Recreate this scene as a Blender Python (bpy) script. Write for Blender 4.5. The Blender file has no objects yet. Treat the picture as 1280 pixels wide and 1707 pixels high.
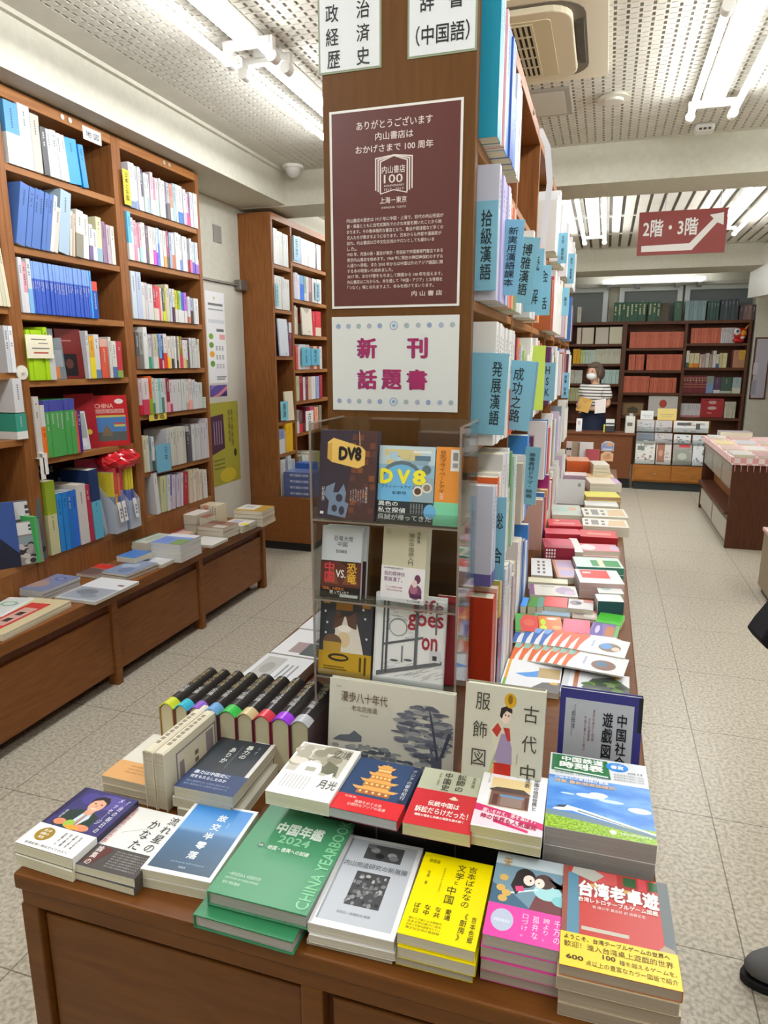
import bpy, math, random
from mathutils import Matrix, Euler, Vector
random.seed(7)
SC = bpy.context.scene
COL = SC.collection
R = math.radians
# ---------------- camera, world, exposure ----------------
cam = bpy.data.cameras.new('camera'); cam.sensor_fit = 'VERTICAL'; cam.sensor_height = 36; cam.lens = 24.04
cam.clip_start = 0.05; cam.clip_end = 60
co = bpy.data.objects.new('camera', cam); COL.objects.link(co)
co.location = (0, 0, 1.55); co.rotation_euler = (R(90-12.44), 0, R(17.58)); SC.camera = co
wd = bpy.data.worlds.new('world'); SC.world = wd; wd.use_nodes = True
wd.node_tree.nodes['Background'].inputs[0].default_value = (.95, .97, 1, 1)
wd.node_tree.nodes['Background'].inputs[1].default_value = .25
SC.view_settings.view_transform = 'Standard'; SC.view_settings.look = 'None'
SC.view_settings.exposure = 0.53; SC.view_settings.gamma = 1; SC.view_settings.use_curve_mapping = False
SC.render.engine = 'CYCLES'
SC.cycles.use_denoising = True; SC.cycles.max_bounces = 8; SC.cycles.diffuse_bounces = 5
SC.cycles.transparent_max_bounces = 16; SC.cycles.sample_clamp_indirect = 4
TUBE = 40.0        # strength of the fluorescent tubes

# ---------------- materials ----------------
def lin(h):
    h = h.lstrip('#'); o = []
    for i in (0, 2, 4):
        c = int(h[i:i+2], 16)/255
        o.append(c/12.92 if c <= .04045 else ((c+.055)/1.055)**2.4)
    return (o[0], o[1], o[2], 1)
M = {}
def mat(h, rough=.5, metal=0, spec=.35, emit=0):
    k = ('c', h, rough, metal, spec, emit)
    if k in M: return M[k]
    m = bpy.data.materials.new('colour_'+h); m.use_nodes = True
    b = m.node_tree.nodes['Principled BSDF']
    b.inputs['Base Color'].default_value = lin(h); b.inputs['Roughness'].default_value = rough
    b.inputs['Metallic'].default_value = metal; b.inputs['Specular IOR Level'].default_value = spec
    if emit:
        b.inputs['Emission Color'].default_value = lin(h); b.inputs['Emission Strength'].default_value = emit
    m.diffuse_color = lin(h); M[k] = m; return m
def nodes(m): return m.node_tree.nodes, m.node_tree.links, m.node_tree.nodes['Principled BSDF']
def noise_mat(key, a, b, scale=(1, 1, 1), ns=6, detail=4, rough=.5, lo=.35, hi=.65, bump=0, spec=.35):
    if key in M: return M[key]
    m = bpy.data.materials.new(key); m.use_nodes = True; N, L, P = nodes(m)
    tc = N.new('ShaderNodeTexCoord'); mp = N.new('ShaderNodeMapping'); nz = N.new('ShaderNodeTexNoise'); cr = N.new('ShaderNodeValToRGB')
    mp.inputs['Scale'].default_value = scale; nz.inputs['Scale'].default_value = ns; nz.inputs['Detail'].default_value = detail
    cr.color_ramp.elements[0].position = lo; cr.color_ramp.elements[1].position = hi
    cr.color_ramp.elements[0].color = lin(a); cr.color_ramp.elements[1].color = lin(b)
    L.new(tc.outputs['Object'], mp.inputs[0]); L.new(mp.outputs[0], nz.inputs['Vector']); L.new(nz.outputs[0], cr.inputs[0]); L.new(cr.outputs[0], P.inputs['Base Color'])
    P.inputs['Roughness'].default_value = rough; P.inputs['Specular IOR Level'].default_value = spec
    if bump:
        bp = N.new('ShaderNodeBump'); bp.inputs['Strength'].default_value = bump; bp.inputs['Distance'].default_value = .004
        L.new(nz.outputs[0], bp.inputs['Height']); L.new(bp.outputs[0], P.inputs['Normal'])
    m.diffuse_color = lin(a); M[key] = m; return m
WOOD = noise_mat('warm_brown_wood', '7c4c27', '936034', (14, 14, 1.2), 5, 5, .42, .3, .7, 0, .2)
WOODH = noise_mat('warm_brown_wood_lit', '8c5a30', 'a06d3d', (14, 1.2, 14), 5, 5, .4, .3, .7, 0, .2)  # rails and shelves: brown wood made lighter, light put into its colour
WOODC = noise_mat('counter_brown_wood', '7a4a24', '8a582e', (10, 1.5, 14), 5, 5, .38, .3, .7, 0, .2)
WOODT = noise_mat('table_brown_wood', '5f3512', '6e4217', (1.5, 14, 14), 5, 5, .36, .3, .7, 0, .22)
WOODP = noise_mat('pillar_brown_wood', '5c3a18', '67431e', (14, 14, 1.2), 5, 5, .45, .3, .7, 0, .2)
WOODD = noise_mat('dark_brown_wood', '4b2b1d', '5a3524', (14, 14, 1.5), 5, 5, .45, .3, .7, 0, .2)
WOODB = noise_mat('golden_brown_wood', '99622c', 'ac7238', (1.5, 14, 14), 5, 5, .4, .3, .7, 0, .2)
INNER = noise_mat('shelf_back_wood', '5d3018', '6c3b20', (14, 14, 1.2), 5, 5, .5, .3, .7)
PLASTER = noise_mat('painted_plaster', 'c8c6b6', 'd0cebf', (1, 1, 1), 30, 6, .75, .3, .7, .05)
CEIL = noise_mat('ceiling_paint', 'd0cdc1', 'd6d3c8', (1, 1, 1), 8, 3, .7)
def page_mat(c, axis):
    k = ('pg', c, axis)
    if k in M: return M[k]
    s = (2, 2, 420) if axis == 'z' else (2, 420, 2)
    a = lin(c); d = '%02x%02x%02x' % tuple(int(int(c[i:i+2], 16)*.88) for i in (0, 2, 4))
    m = noise_mat('page_edges_%s_%s' % (c, axis), d, c, s, 2, 2, .7, .3, .65); M[k] = m; return m
def floor_mat():
    m = bpy.data.materials.new('terrazzo_tiles'); m.use_nodes = True; N, L, P = nodes(m)
    tc = N.new('ShaderNodeTexCoord'); v = N.new('ShaderNodeTexNoise'); v.inputs['Scale'].default_value = 75; v.inputs['Detail'].default_value = 3
    cr = N.new('ShaderNodeValToRGB'); e = cr.color_ramp.elements
    e[0].position = .36; e[0].color = lin('aaa291'); e[1].position = .6; e[1].color = lin('d2cbba')
    n2 = N.new('ShaderNodeTexNoise'); n2.inputs['Scale'].default_value = 1.3; n2.inputs['Detail'].default_value = 3
    mx = N.new('ShaderNodeMix'); mx.data_type = 'RGBA'; mx.blend_type = 'MULTIPLY'; mx.inputs['Factor'].default_value = .35
    cr2 = N.new('ShaderNodeValToRGB'); cr2.color_ramp.elements[0].color = lin('dedad0'); cr2.color_ramp.elements[1].color = (1, 1, 1, 1)
    mp = N.new('ShaderNodeMapping'); mp.inputs['Location'].default_value = (.155, .1, 0)
    br = N.new('ShaderNodeTexBrick'); br.offset = 0; br.inputs['Scale'].default_value = 1; br.inputs['Brick Width'].default_value = .61
    br.inputs['Row Height'].default_value = .61; br.inputs['Mortar Size'].default_value = .0022; br.inputs['Mortar Smooth'].default_value = .1
    br.inputs['Color1'].default_value = br.inputs['Color2'].default_value = (1, 1, 1, 1); br.inputs['Mortar'].default_value = lin('8d8576')
    m2 = N.new('ShaderNodeMix'); m2.data_type = 'RGBA'; m2.blend_type = 'MULTIPLY'; m2.inputs['Factor'].default_value = .8
    L.new(tc.outputs['Object'], v.inputs['Vector']); L.new(v.outputs[0], cr.inputs[0]); L.new(tc.outputs['Object'], n2.inputs['Vector']); L.new(n2.outputs[0], cr2.inputs[0])
    L.new(cr.outputs[0], mx.inputs[6]); L.new(cr2.outputs[0], mx.inputs[7]); L.new(tc.outputs['Object'], mp.inputs[0]); L.new(mp.outputs[0], br.inputs['Vector'])
    L.new(mx.outputs[2], m2.inputs[6]); L.new(br.outputs['Color'], m2.inputs[7]); L.new(m2.outputs[2], P.inputs['Base Color'])
    P.inputs['Roughness'].default_value = .3; P.inputs['Specular IOR Level'].default_value = .45
    m.diffuse_color = lin('cfc8b8'); return m
def clear_mat(key, tint='f4f6f6', base=.05, edge=.55):
    if key in M: return M[key]
    m = bpy.data.materials.new(key); m.use_nodes = True; N = m.node_tree.nodes; L = m.node_tree.links
    N.clear(); o = N.new('ShaderNodeOutputMaterial'); t = N.new('ShaderNodeBsdfTransparent'); g = N.new('ShaderNodeBsdfGlossy'); mx = N.new('ShaderNodeMixShader')
    t.inputs[0].default_value = lin(tint); g.inputs['Roughness'].default_value = .04
    f = N.new('ShaderNodeFresnel'); f.inputs[0].default_value = 1.45; ad = N.new('ShaderNodeMath'); ad.operation = 'MULTIPLY_ADD'
    ad.inputs[1].default_value = edge; ad.inputs[2].default_value = base-.02
    L.new(f.outputs[0], ad.inputs[0]); L.new(ad.outputs[0], mx.inputs[0]); L.new(t.outputs[0], mx.inputs[1]); L.new(g.outputs[0], mx.inputs[2]); L.new(mx.outputs[0], o.inputs[0])
    M[key] = m; return m
def milky_mat(key, c, amount):
    if key in M: return M[key]
    m = bpy.data.materials.new(key); m.use_nodes = True; N = m.node_tree.nodes; L = m.node_tree.links; P = N['Principled BSDF']
    P.inputs['Base Color'].default_value = lin(c); P.inputs['Roughness'].default_value = .2
    t = N.new('ShaderNodeBsdfTransparent'); mx = N.new('ShaderNodeMixShader'); mx.inputs[0].default_value = amount
    L.new(t.outputs[0], mx.inputs[1]); L.new(P.outputs[0], mx.inputs[2]); L.new(mx.outputs[0], N['Material Output'].inputs[0]); M[key] = m; return m
ACRYL = clear_mat('clear_acrylic'); ACREDGE = milky_mat('acrylic_edge', 'a39488', .55); VINYL = milky_mat('milky_vinyl', 'dfe6ee', .42)
INK = '2a2a2c'

# ---------------- mesh helpers ----------------
class MB:
    def __init__(s): s.v = []; s.f = []; s.m = []
    def box(s, x0, y0, z0, x1, y1, z1, mi=0):
        n = len(s.v); s.v += [(x0,y0,z0),(x1,y0,z0),(x1,y1,z0),(x0,y1,z0),(x0,y0,z1),(x1,y0,z1),(x1,y1,z1),(x0,y1,z1)]
        s.f += [tuple(n+i for i in q) for q in ((0,3,2,1),(4,5,6,7),(0,1,5,4),(1,2,6,5),(2,3,7,6),(3,0,4,7))]; s.m += [mi]*6; return s
    def poly(s, pts, mi=0):
        n = len(s.v); s.v += list(pts); s.f.append(tuple(range(n, n+len(pts)))); s.m.append(mi); return s
    def prism(s, pts, d, mi=0):          # extrude polygon pts (3d) by vector d
        n = len(s.v); k = len(pts); d = Vector(d); s.v += [tuple(p) for p in pts]+[tuple(Vector(p)+d) for p in pts]
        s.f.append(tuple(range(n+k-1, n-1, -1))); s.f.append(tuple(range(n+k, n+2*k))); s.m += [mi]*2
        for i in range(k):
            j = (i+1) % k; s.f.append((n+i, n+j, n+k+j, n+k+i)); s.m.append(mi)
        return s
    def cyl(s, a, b, r, seg=12, mi=0, r2=None):
        a = Vector(a); b = Vector(b); r2 = r if r2 is None else r2; d = (b-a).normalized()
        u = d.orthogonal().normalized(); w = d.cross(u); n = len(s.v)
        for c, rr in ((a, r), (b, r2)):
            for i in range(seg):
                t = 2*math.pi*i/seg; s.v.append(tuple(c+u*(rr*math.cos(t))+w*(rr*math.sin(t))))
        s.f.append(tuple(range(n+seg-1, n-1, -1))); s.f.append(tuple(range(n+seg, n+2*seg))); s.m += [mi]*2
        for i in range(seg):
            j = (i+1) % seg; s.f.append((n+i, n+j, n+seg+j, n+seg+i)); s.m.append(mi)
        return s
    def ball(s, c, rx, ry, rz, seg=14, rings=8, mi=0, zmin=-1.0):
        n = len(s.v)
        for i in range(rings+1):
            p = math.pi*i/rings; zz = max(math.cos(p), zmin); rr = math.sin(p)
            for j in range(seg):
                t = 2*math.pi*j/seg; s.v.append((c[0]+rx*rr*math.cos(t), c[1]+ry*rr*math.sin(t), c[2]+rz*zz))
        for i in range(rings):
            for j in range(seg):
                k = (j+1) % seg; s.f.append((n+i*seg+j, n+(i+1)*seg+j, n+(i+1)*seg+k, n+i*seg+k)); s.m.append(mi)
        return s
    def build(s, name, mats, parent=None, loc=None, rot=None, bevel=0, smooth=False):
        me = bpy.data.meshes.new(name); me.from_pydata(s.v, [], s.f)
        for m in (mats if isinstance(mats, (list, tuple)) else [mats]): me.materials.append(m)
        if len(me.materials) > 1: me.polygons.foreach_set('material_index', s.m)
        if smooth: me.polygons.foreach_set('use_smooth', [True]*len(me.polygons))
        me.update(); o = bpy.data.objects.new(name, me); COL.objects.link(o)
        if parent: o.parent = parent
        if loc: o.location = loc
        if rot: o.rotation_euler = rot
        if bevel:
            b = o.modifiers.new('bevel', 'BEVEL'); b.width = bevel; b.segments = 2; b.limit_method = 'ANGLE'
        return o
USED = {}
def tag(o, label, cat, group=None, kind=None):
    n = len(label.split())
    if not 4 <= n <= 16: print('LABEL LENGTH', n, label)
    if label in USED: print('LABEL TWICE', label)
    USED[label] = 1; o['label'] = label; o['category'] = cat
    if group: o['group'] = group
    if kind: o['kind'] = kind
    return o
def thing(name, label, cat, loc=(0, 0, 0), rot=(0, 0, 0), group=None):
    o = bpy.data.objects.new(name, None); COL.objects.link(o); o.empty_display_size = .05
    o.location = loc; o.rotation_euler = rot; return tag(o, label, cat, group)
def struct(name, mb, m, **k):
    o = mb.build(name, m, **k); o['kind'] = 'structure'; return o
def art(root, w, h, z, shapes, name='cover_picture', step=.00001):
    z += .0001
    mb = MB(); cs = []
    def P(u, v, k): return (-w/2+u*w, -h/2+v*h, z+step*k)
    for k, s in enumerate(shapes, 1):
        c = s[-1]
        if c not in cs: cs.append(c)
        mi = cs.index(c)
        if s[0] == 'r': _, a, b, c2, d, _ = s; mb.poly([P(a,b,k), P(c2,b,k), P(c2,d,k), P(a,d,k)], mi)
        elif s[0] == 'e':
            _, a, b, rx, ry, _ = s; mb.poly([P(a+rx*math.cos(t*math.pi/10), b+ry*math.sin(t*math.pi/10), k) for t in range(20)], mi)
        else: mb.poly([P(a, b, k) for a, b in s[1]], mi)
    return mb.build(name, [mat(c, .35) if isinstance(c, str) else c for c in cs], root)
TXT = {}
def text_mesh(s, vert, bold, align):
    k = (s, vert, bold, align)
    if k in TXT: return TXT[k]
    cu = bpy.data.curves.new('lettering', 'FONT'); cu.body = '\n'.join(s.replace('ー', '｜')) if vert else s
    cu.size = 1; cu.align_x = 'CENTER' if vert else align; cu.resolution_u = 2
    if vert: cu.space_line = 1.02
    o = bpy.data.objects.new('lettering', cu); COL.objects.link(o)
    dg = bpy.context.evaluated_depsgraph_get(); me = bpy.data.meshes.new_from_object(o.evaluated_get(dg))
    bpy.data.objects.remove(o); bpy.data.curves.remove(cu)
    if bold:                                     # heavier strokes: the glyphs again, a little to each side
        vs = [tuple(v.co) for v in me.vertices]; fs = [tuple(p.vertices) for p in me.polygons]; V = []; F = []
        for dx, dy in ((-bold, 0), (bold, 0), (0, -bold), (0, bold)):
            n = len(V); V += [(x+dx, y+dy, len(V)/len(vs)*.00006) for x, y, _ in vs]; F += [tuple(n+i for i in f) for f in fs]
        me = bpy.data.meshes.new('lettering'); me.from_pydata(V, [], F)
    xs = [v.co.x for v in me.vertices]; ys = [v.co.y for v in me.vertices]
    TXT[k] = (me, min(xs), max(xs), min(ys), max(ys)); return TXT[k]
def txt(root, w, h, z, s, box, c=INK, vert=False, bold=0, name='lettering', rot=0, align='LEFT', stretch=1.6):
    me0, x0, x1, y0, y1 = text_mesh(s, vert, bold, align)
    me = me0.copy(); me.materials.clear(); me.materials.append(mat(c, .45))
    u0, v0, u1, v1 = box; bw = (u1-u0)*w; bh = (v1-v0)*h
    if rot in (90, -90): bw, bh = bh, bw
    sx = bw/(x1-x0); sy = bh/(y1-y0); sx = min(sx, sy*stretch); sy = min(sy, sx*stretch)
    o = bpy.data.objects.new(name, me); COL.objects.link(o); o.parent = root; o.scale = (sx, sy, 1); o.rotation_euler = (0, 0, R(rot))
    cx = -w/2+(u0+u1)/2*w; cy = -h/2+(v0+v1)/2*h
    c0 = Matrix.Rotation(R(rot), 3, 'Z') @ Vector(((x0+x1)/2*sx, (y0+y1)/2*sy, 0)); o.location = (cx-c0.x, cy-c0.y, z); return o
# ---------------- books ----------------
def flat_parts(r, w, h, t, cover, pages='e4dfc9', spine='L', hard=False, back=None, rough=.3):
    b = .0026 if hard else .0011; ov = .003 if hard else .0004; s = -1 if spine == 'L' else 1
    mb = MB(); mb.box(-w/2, -h/2, 0, w/2, h/2, b, 1).box(-w/2, -h/2, t-b, w/2, h/2, t, 0)
    x = s*w/2; mb.box(min(x, x-s*b), -h/2, b, max(x, x-s*b), h/2, t-b, 0)
    mb.build('cover', [mat(cover, rough), mat(back or cover, rough)], r, bevel=.0006)
    p = MB(); xa, xb = (-w/2+b, w/2-ov) if s < 0 else (-w/2+ov, w/2-b)
    p.box(xa, -h/2+ov, b, xb, h/2-ov, t-b); p.build('page_block', page_mat(pages, 'z'), r)
def band_part(r, w, h, t, c, frac, spine='L'):
    e = .0004; mb = MB(); ya, yb = (-h/2, -h/2+frac*h) if frac > 0 else (h/2+frac*h, h/2)
    s = -1 if spine == 'L' else 1; x = s*w/2
    mb.box(-w/2-e, ya, t, w/2+e, yb, t+e).box(-w/2-e, ya, -e*0, w/2+e, yb, e).box(min(x, x+s*e), ya, 0, max(x, x+s*e), yb, t+e)
    return mb.build('paper_band', mat(c, .3), r)
def book(name, label, loc, rz, w, h, t, cover, group=None, band=None, tilt=None, cat='book', **k):
    r = thing(name, label, cat, loc, (0, 0, R(rz)) if tilt is None else tilt, group)
    flat_parts(r, w, h, t, cover, **k)
    if band: band_part(r, w, h, t, band[0], band[1], k.get('spine', 'L'))
    return r
ORD = ['zeroth','first','second','third','fourth','fifth','sixth','seventh','eighth','ninth','tenth','eleventh','twelfth','thirteenth','fourteenth','fifteenth','sixteenth','seventeenth','eighteenth','nineteenth','twentieth','twenty-first','twenty-second','twenty-third','twenty-fourth','twenty-fifth','twenty-sixth','twenty-seventh','twenty-eighth','twenty-ninth','thirtieth','thirty-first','thirty-second','thirty-third']
def stand(name, label, x, y, z, w, h, t, cover, lean=12, rz=0, group=None, cat='book', **k):
    # a book shown face on: bottom back edge at (x, y, z), top tipped back by lean degrees
    e = Euler((R(90-lean), 0, R(rz))); p = Vector((x, y, z))-e.to_matrix() @ Vector((0, -h/2, 0))
    return book(name, label, p, 0, w, h, t, cover, group, None, tuple(e), cat, **k)
def hsl(c):
    r, g, b = (int(c[i:i+2], 16)/255 for i in (0, 2, 4)); mx, mn = max(r, g, b), min(r, g, b); d = mx-mn; l = (mx+mn)/2
    if d < .09: return 'white' if l > .86 else 'pale grey' if l > .72 else 'grey' if l > .42 else 'charcoal' if l > .15 else 'black'
    hh = (((g-b)/d) % 6 if mx == r else (b-r)/d+2 if mx == g else (r-g)/d+4)*60
    s = d/(1-abs(2*l-1)+1e-6)
    if 20 <= hh < 75 and l > .72 and s < .6: return 'cream'
    if (hh < 45 or hh > 345) and l < .55 and s < .45: return 'brown'
    n = 'red' if hh < 14 or hh >= 345 else 'orange' if hh < 38 else 'yellow' if hh < 62 else 'lime' if hh < 82 else 'green' if hh < 160 else 'teal' if hh < 192 else 'blue' if hh < 245 else 'purple' if hh < 290 else 'pink'
    return ('pale ' if l > .72 else 'dark ' if l < .3 else '')+n
def upright(name, label, group, loc, rz, t, h, d, c, obi=None, f=0, lean=0, cat='book', marks=True, pages='e4dfc9', markc=None):
    z = loc[2]+(math.sin(R(-lean))*t if lean < 0 else 0)
    r = thing(name, label, cat, (loc[0], loc[1], z+.0005), (R(lean), 0, R(rz)), group)
    b = min(.0014, t*.15); mb = MB(); mb.box(-d, 0, 0, 0, b, h).box(-d, t-b, 0, 0, t, h).box(-b, b, 0, 0, t-b, h)
    lum = sum(int(c[i:i+2], 16) for i in (0, 2, 4))/3
    mc = markc or ('%02x%02x%02x' % tuple(int(int(c[i:i+2], 16)*.62) for i in (0, 2, 4)) if lum > 120 else 'b9b8b8')
    if marks and t > .008:
        gold = c in ('2c5a44', '33604a'); mc = mc if not gold else 'd8d0a8'
        ww = min(t*.36, .008) if not gold else .02; zz = h*.9; lim = h*(f if obi and f > 0 else .12)+.02; top = h*(1+f)-.01 if obi and f < 0 else 9
        n = random.randint(4, 8); zz = min(zz, top)
        for i in range(n):
            if zz-ww < lim: break
            if random.random() < .9: mb.poly([(.0003, t/2-ww/2, zz-ww), (.0003, t/2+ww/2, zz-ww), (.0003, t/2+ww/2, zz-ww*.15), (.0003, t/2-ww/2, zz-ww*.15)], 1)
            zz -= ww*1.25
    mb.build('cover', [mat(c, .38), mat(mc, .5)], r)
    p = MB(); p.box(-d+.003, b, .001, -b, t-b, h-.002); p.build('page_block', page_mat(pages, 'y'), r)
    if obi:
        q = MB(); e = .0005
        for za, zb in (((0, f*h),) if f > 0 else ((h*(1+f), h),) if f < 0 else [(h*v, h*v+.006) for v in (.34, .5, .72, .86)]):
            q.box(-d, -e, za, e, 0, zb).box(-d, t, za, e, t+e, zb).box(0, 0, za, e, t, zb)
        q.build('paper_band' if f else 'gold_band', mat(obi, .38), r)
    return r
NAMES_OBI = lambda o, f: '' if not o else ' with gold bands' if not f else (' with %s %s' % (hsl(o), 'foot' if f > 0 else 'head'))
def soft(c):                                     # pale covers are ordinary off-white paper
    v = [int(c[i:i+2], 16) for i in (0, 2, 4)]
    return c if sum(v) < 560 else '%02x%02x%02x' % tuple(int(k*.9) for k in v)
def shelf_row(kind, ents, x, z, place, group, rz=0, x_is=None, d=.17, jit=.006, marks=True, noun='book', end='left', swap=False):
    for i, (p, t, h, c, o, f, lean) in enumerate(ents, 1):
        lab = '%s %s%s, %s from %s, %s' % (hsl(c), noun, NAMES_OBI(o, f), ORD[i], end, place)
        dd = min(d, h*.74); j = random.uniform(-jit, jit)
        loc = (x+j, p, z) if not swap else (p, x+j, z)
        if kind in ('paperback', 'hardback'): c = soft(c); o = soft(o) if o else o
        upright(kind, lab, group, loc, rz, (t-.0014)*math.cos(R(lean))-abs(lean)*.00012, h, dd, c, o, f, lean, marks=marks)

# ---------------- the room ----------------
XL, XR, YN, YF, ZC = -2.78, 2.6, -2.2, 11.3, 2.93
struct('floor', MB().box(XL-.1, YN-.1, -.1, XR+.1, YF+.1, 0), floor_mat())
struct('wall_left', MB().box(XL-.12, YN, 0, XL, YF, ZC), PLASTER)
struct('wall_right', MB().box(XR, YN, 0, XR+.12, YF, ZC), PLASTER)
struct('wall_near', MB().box(XL-.12, YN-.12, 0, XR+.12, YN, ZC), PLASTER)
struct('wall_far', MB().box(XL-.12, YF, 0, XR+.12, YF+.12, ZC), PLASTER)
struct('ceiling_slab', MB().box(XL-.12, YN-.12, ZC+.03, XR+.12, YF+.12, ZC+.13), CEIL)
def slotted(name, x0, x1, y0, y1, dx, dy, sx, sy, depth, groove=0):
    nx = int((x1-x0)/dx); ny = int((y1-y0)/dy); V = []; F = []; Mi = []
    def hole(a, b, c, d, p, q, r, s, dp, mi):        # cell (a,b)-(c,d) with a slot (p,q)-(r,s) sunk by dp
        n = len(V)
        V.extend([(a,b,ZC),(c,b,ZC),(c,d,ZC),(a,d,ZC),(p,q,ZC),(r,q,ZC),(r,s,ZC),(p,s,ZC),(p,q,ZC+dp),(r,q,ZC+dp),(r,s,ZC+dp),(p,s,ZC+dp)])
        F.extend([(n,n+4,n+5,n+1),(n+1,n+5,n+6,n+2),(n+2,n+6,n+7,n+3),(n+3,n+7,n+4,n),(n+4,n+8,n+9,n+5),(n+5,n+9,n+10,n+6),(n+6,n+10,n+11,n+7),(n+7,n+11,n+8,n+4),(n+8,n+11,n+10,n+9)]); Mi.extend([0]*8+[mi])
    for i in range(nx):
        for j in range(ny):
            a = x0+i*dx; b = y0+j*dy
            if groove:
                m = a+sx+.006; hole(a, b, m, b+dy, a+.003, b+(dy-sy)/2, a+.003+sx, b+(dy+sy)/2, depth, 1); hole(m, b, a+dx, b+dy, m+.001, b+dy-.008, a+dx-.001, b+dy-.003, .004, 1)
            else: hole(a, b, a+dx, b+dy, a+(dx-sx)/2, b+(dy-sy)/2, a+(dx+sx)/2, b+(dy+sy)/2, depth, 1)
    mb = MB(); mb.v = V; mb.f = F; mb.m = Mi
    return struct(name, mb, [CEIL, mat('77736a', .8)]), x0+nx*dx, y0+ny*dy  # slot bottoms painted darker, shade of the cavity put into the colour
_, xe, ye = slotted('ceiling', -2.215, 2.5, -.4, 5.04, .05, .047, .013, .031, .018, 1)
bm_ = MB()
for a, b, c, d in ((XL, YN, -2.215, 5.05), (xe, YN, XR, 5.05), (-2.215, YN, xe, -.4), (-2.215, ye, xe, 5.05)): bm_.box(a, b, ZC, c, d, ZC+.03)
struct('ceiling_border', bm_, CEIL)
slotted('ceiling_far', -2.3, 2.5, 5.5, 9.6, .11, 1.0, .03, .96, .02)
struct('ceiling_end', MB().box(XL, 9.6, ZC, XR, YF, ZC+.03).box(XL, 5.4, ZC, -2.3, 9.6, ZC+.03), CEIL)
struct('beam_left', MB().box(XL, YN, 2.70, -2.38, 5.05, ZC+.02), PLASTER)
struct('beam_cross', MB().box(XL, 5.05, 2.69, XR, 5.47, ZC+.02), PLASTER)
struct('beam_far', MB().box(XL, 9.63, 2.68, XR, 10.3, ZC+.02), PLASTER)
struct('trim_1', MB().box(-2.38, YN, ZC-.02, -2.355, 5.05, ZC), PLASTER)
struct('trim_2', MB().box(-2.12, 1.95, ZC-.012, -1.55, 2.0, ZC).box(-2.12, .6, ZC-.012, -2.08, 2.0, ZC), CEIL)
struct('baseboard_left', MB().box(XL, 4.2, 0, XL+.012, 5.0, .07), mat('3b3532'))
struct('baseboard_right', MB().box(XR-.012, YN, 0, XR, YF, .07), mat('3b3532'))
struct('column', MB().box(1.93, 10.85, 0, 2.3, 11.3, 2.7), PLASTER)
# the stair enclosure that hangs on the right
pr = [(1.72, 10.4, 2.36), (1.72, 10.4, 2.9), (1.72, 6.2, 2.9), (1.72, 6.9, 2.72), (1.72, 7.7, 2.5), (1.72, 8.2, 2.36), (1.72, 9.2, 2.3)]
struct('wall_stair', MB().prism(pr, (.6, 0, 0)), mat('dddbd2', .5))
struct('wall_stair_landing', MB().box(1.9, 8.5, 2.13, 2.6, 9.4, 2.36), mat('cfccc0', .6))
# shutters with blinds above the far bookcase
for i, (a, b) in enumerate(((-1.5, -.1), (.2, .93), (1.1, 2.0)), 1):
    o = struct('window_%d' % i, MB().box(a, 11.24, 2.05, b, 11.29, 2.6), mat('6f7678', .3))
    f = MB(); f.box(a-.07, 11.2, 2.05, a, 11.29, 2.68).box(b, 11.2, 2.05, b+.07, 11.29, 2.68).box(a, 11.2, 2.56, b, 11.29, 2.62)
    f.build('window_frame', mat('cfd6d8', .3, .2), o)
struct('trim_3', MB().box(-2.7, 11.12, 2.62, 2.5, 11.29, 2.67), mat('b9bab4', .4))
# door in the left wall, with its closer arm
dr = struct('door_1', MB().box(XL, 4.1, 0, XL+.02, 5.02, 2.13), mat('cfcdc0', .5))
MB().box(XL+.02, 4.2, 2.115, XL+.045, 4.95, 2.13).build('closer_arm', mat('8b8880', .4, .5), dr)
MB().box(XL+.02, 4.9, 2.085, XL+.075, 5.01, 2.16).build('closer_body', mat('7f7b74', .4, .5), dr, bevel=.006)
t = thing('wall_plate', 'small grey blank plate high on the left wall', 'plate', (XL, 4.66, 2.40)); MB().box(0, 0, 0, .008, .11, .12).build('plate', mat('8f8d86', .5), t, bevel=.002)
# posters on that wall
def poster_left(name, label, y0, y1, z0, z1, base):
    t = thing(name, label, 'poster', (XL+.021, (y0+y1)/2, (z0+z1)/2), (R(90), 0, R(90)))
    w, h = y1-y0, z1-z0; MB().box(-w/2, -h/2, 0, w/2, h/2, .001).build('sheet', mat(base, .4), t); return t, w, h
t, w, h = poster_left('notice_poster', 'white vertical notice with green and orange dots on left wall', 4.475, 4.735, 1.39, 2.045, 'eef0f2')
art(t, w, h, .0012, [('e', .45, .93, .035, .02, 'b9c95a'), ('r', .12, .85, .9, .875, '77797c'), ('r', .12, .80, .9, .815, 'a5a7a9'), ('r', .1, .66, .95, .70, 'd6dde2'), ('r', .5, .57, .9, .60, '77797c'),
  ('e', .2, .515, .12, .032, '7aa83a'), ('e', .2, .42, .12, .032, '6a9a3a'), ('e', .22, .32, .13, .034, 'e9a83a'), ('e', .22, .215, .12, .034, '6a9a3a'), ('r', .65, .485, .95, .54, 'e9a9a9')]
  +[('r', .42+.16*i, .4-.018*j+(-.1*k), .52+.16*i, .41-.018*j+(-.1*k), '8a8c8f') for k in range(3) for j in range(3) for i in range(3)]+[('r', .4, .06, .92, .075, '8a8c8f'), ('r', .4, .035, .85, .05, '8a8c8f')])
t, w, h = poster_left('flyer', 'small purple and pink flyer under the white notice', 4.475, 4.715, 1.29, 1.375, '5c4f94')
art(t, w, h, .0012, [('p', [(.1, .0), (.5, .3), (1, .9), (1, .6), (.6, .1), (.4, 0)], 'd8829a'), ('p', [(.6, 0), (.9, .35), (1, .3), (1, 0)], '37326a'), ('p', [(0, .6), (.3, .9), (.5, 1), (.1, 1)], '8f7ac0')])
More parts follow.
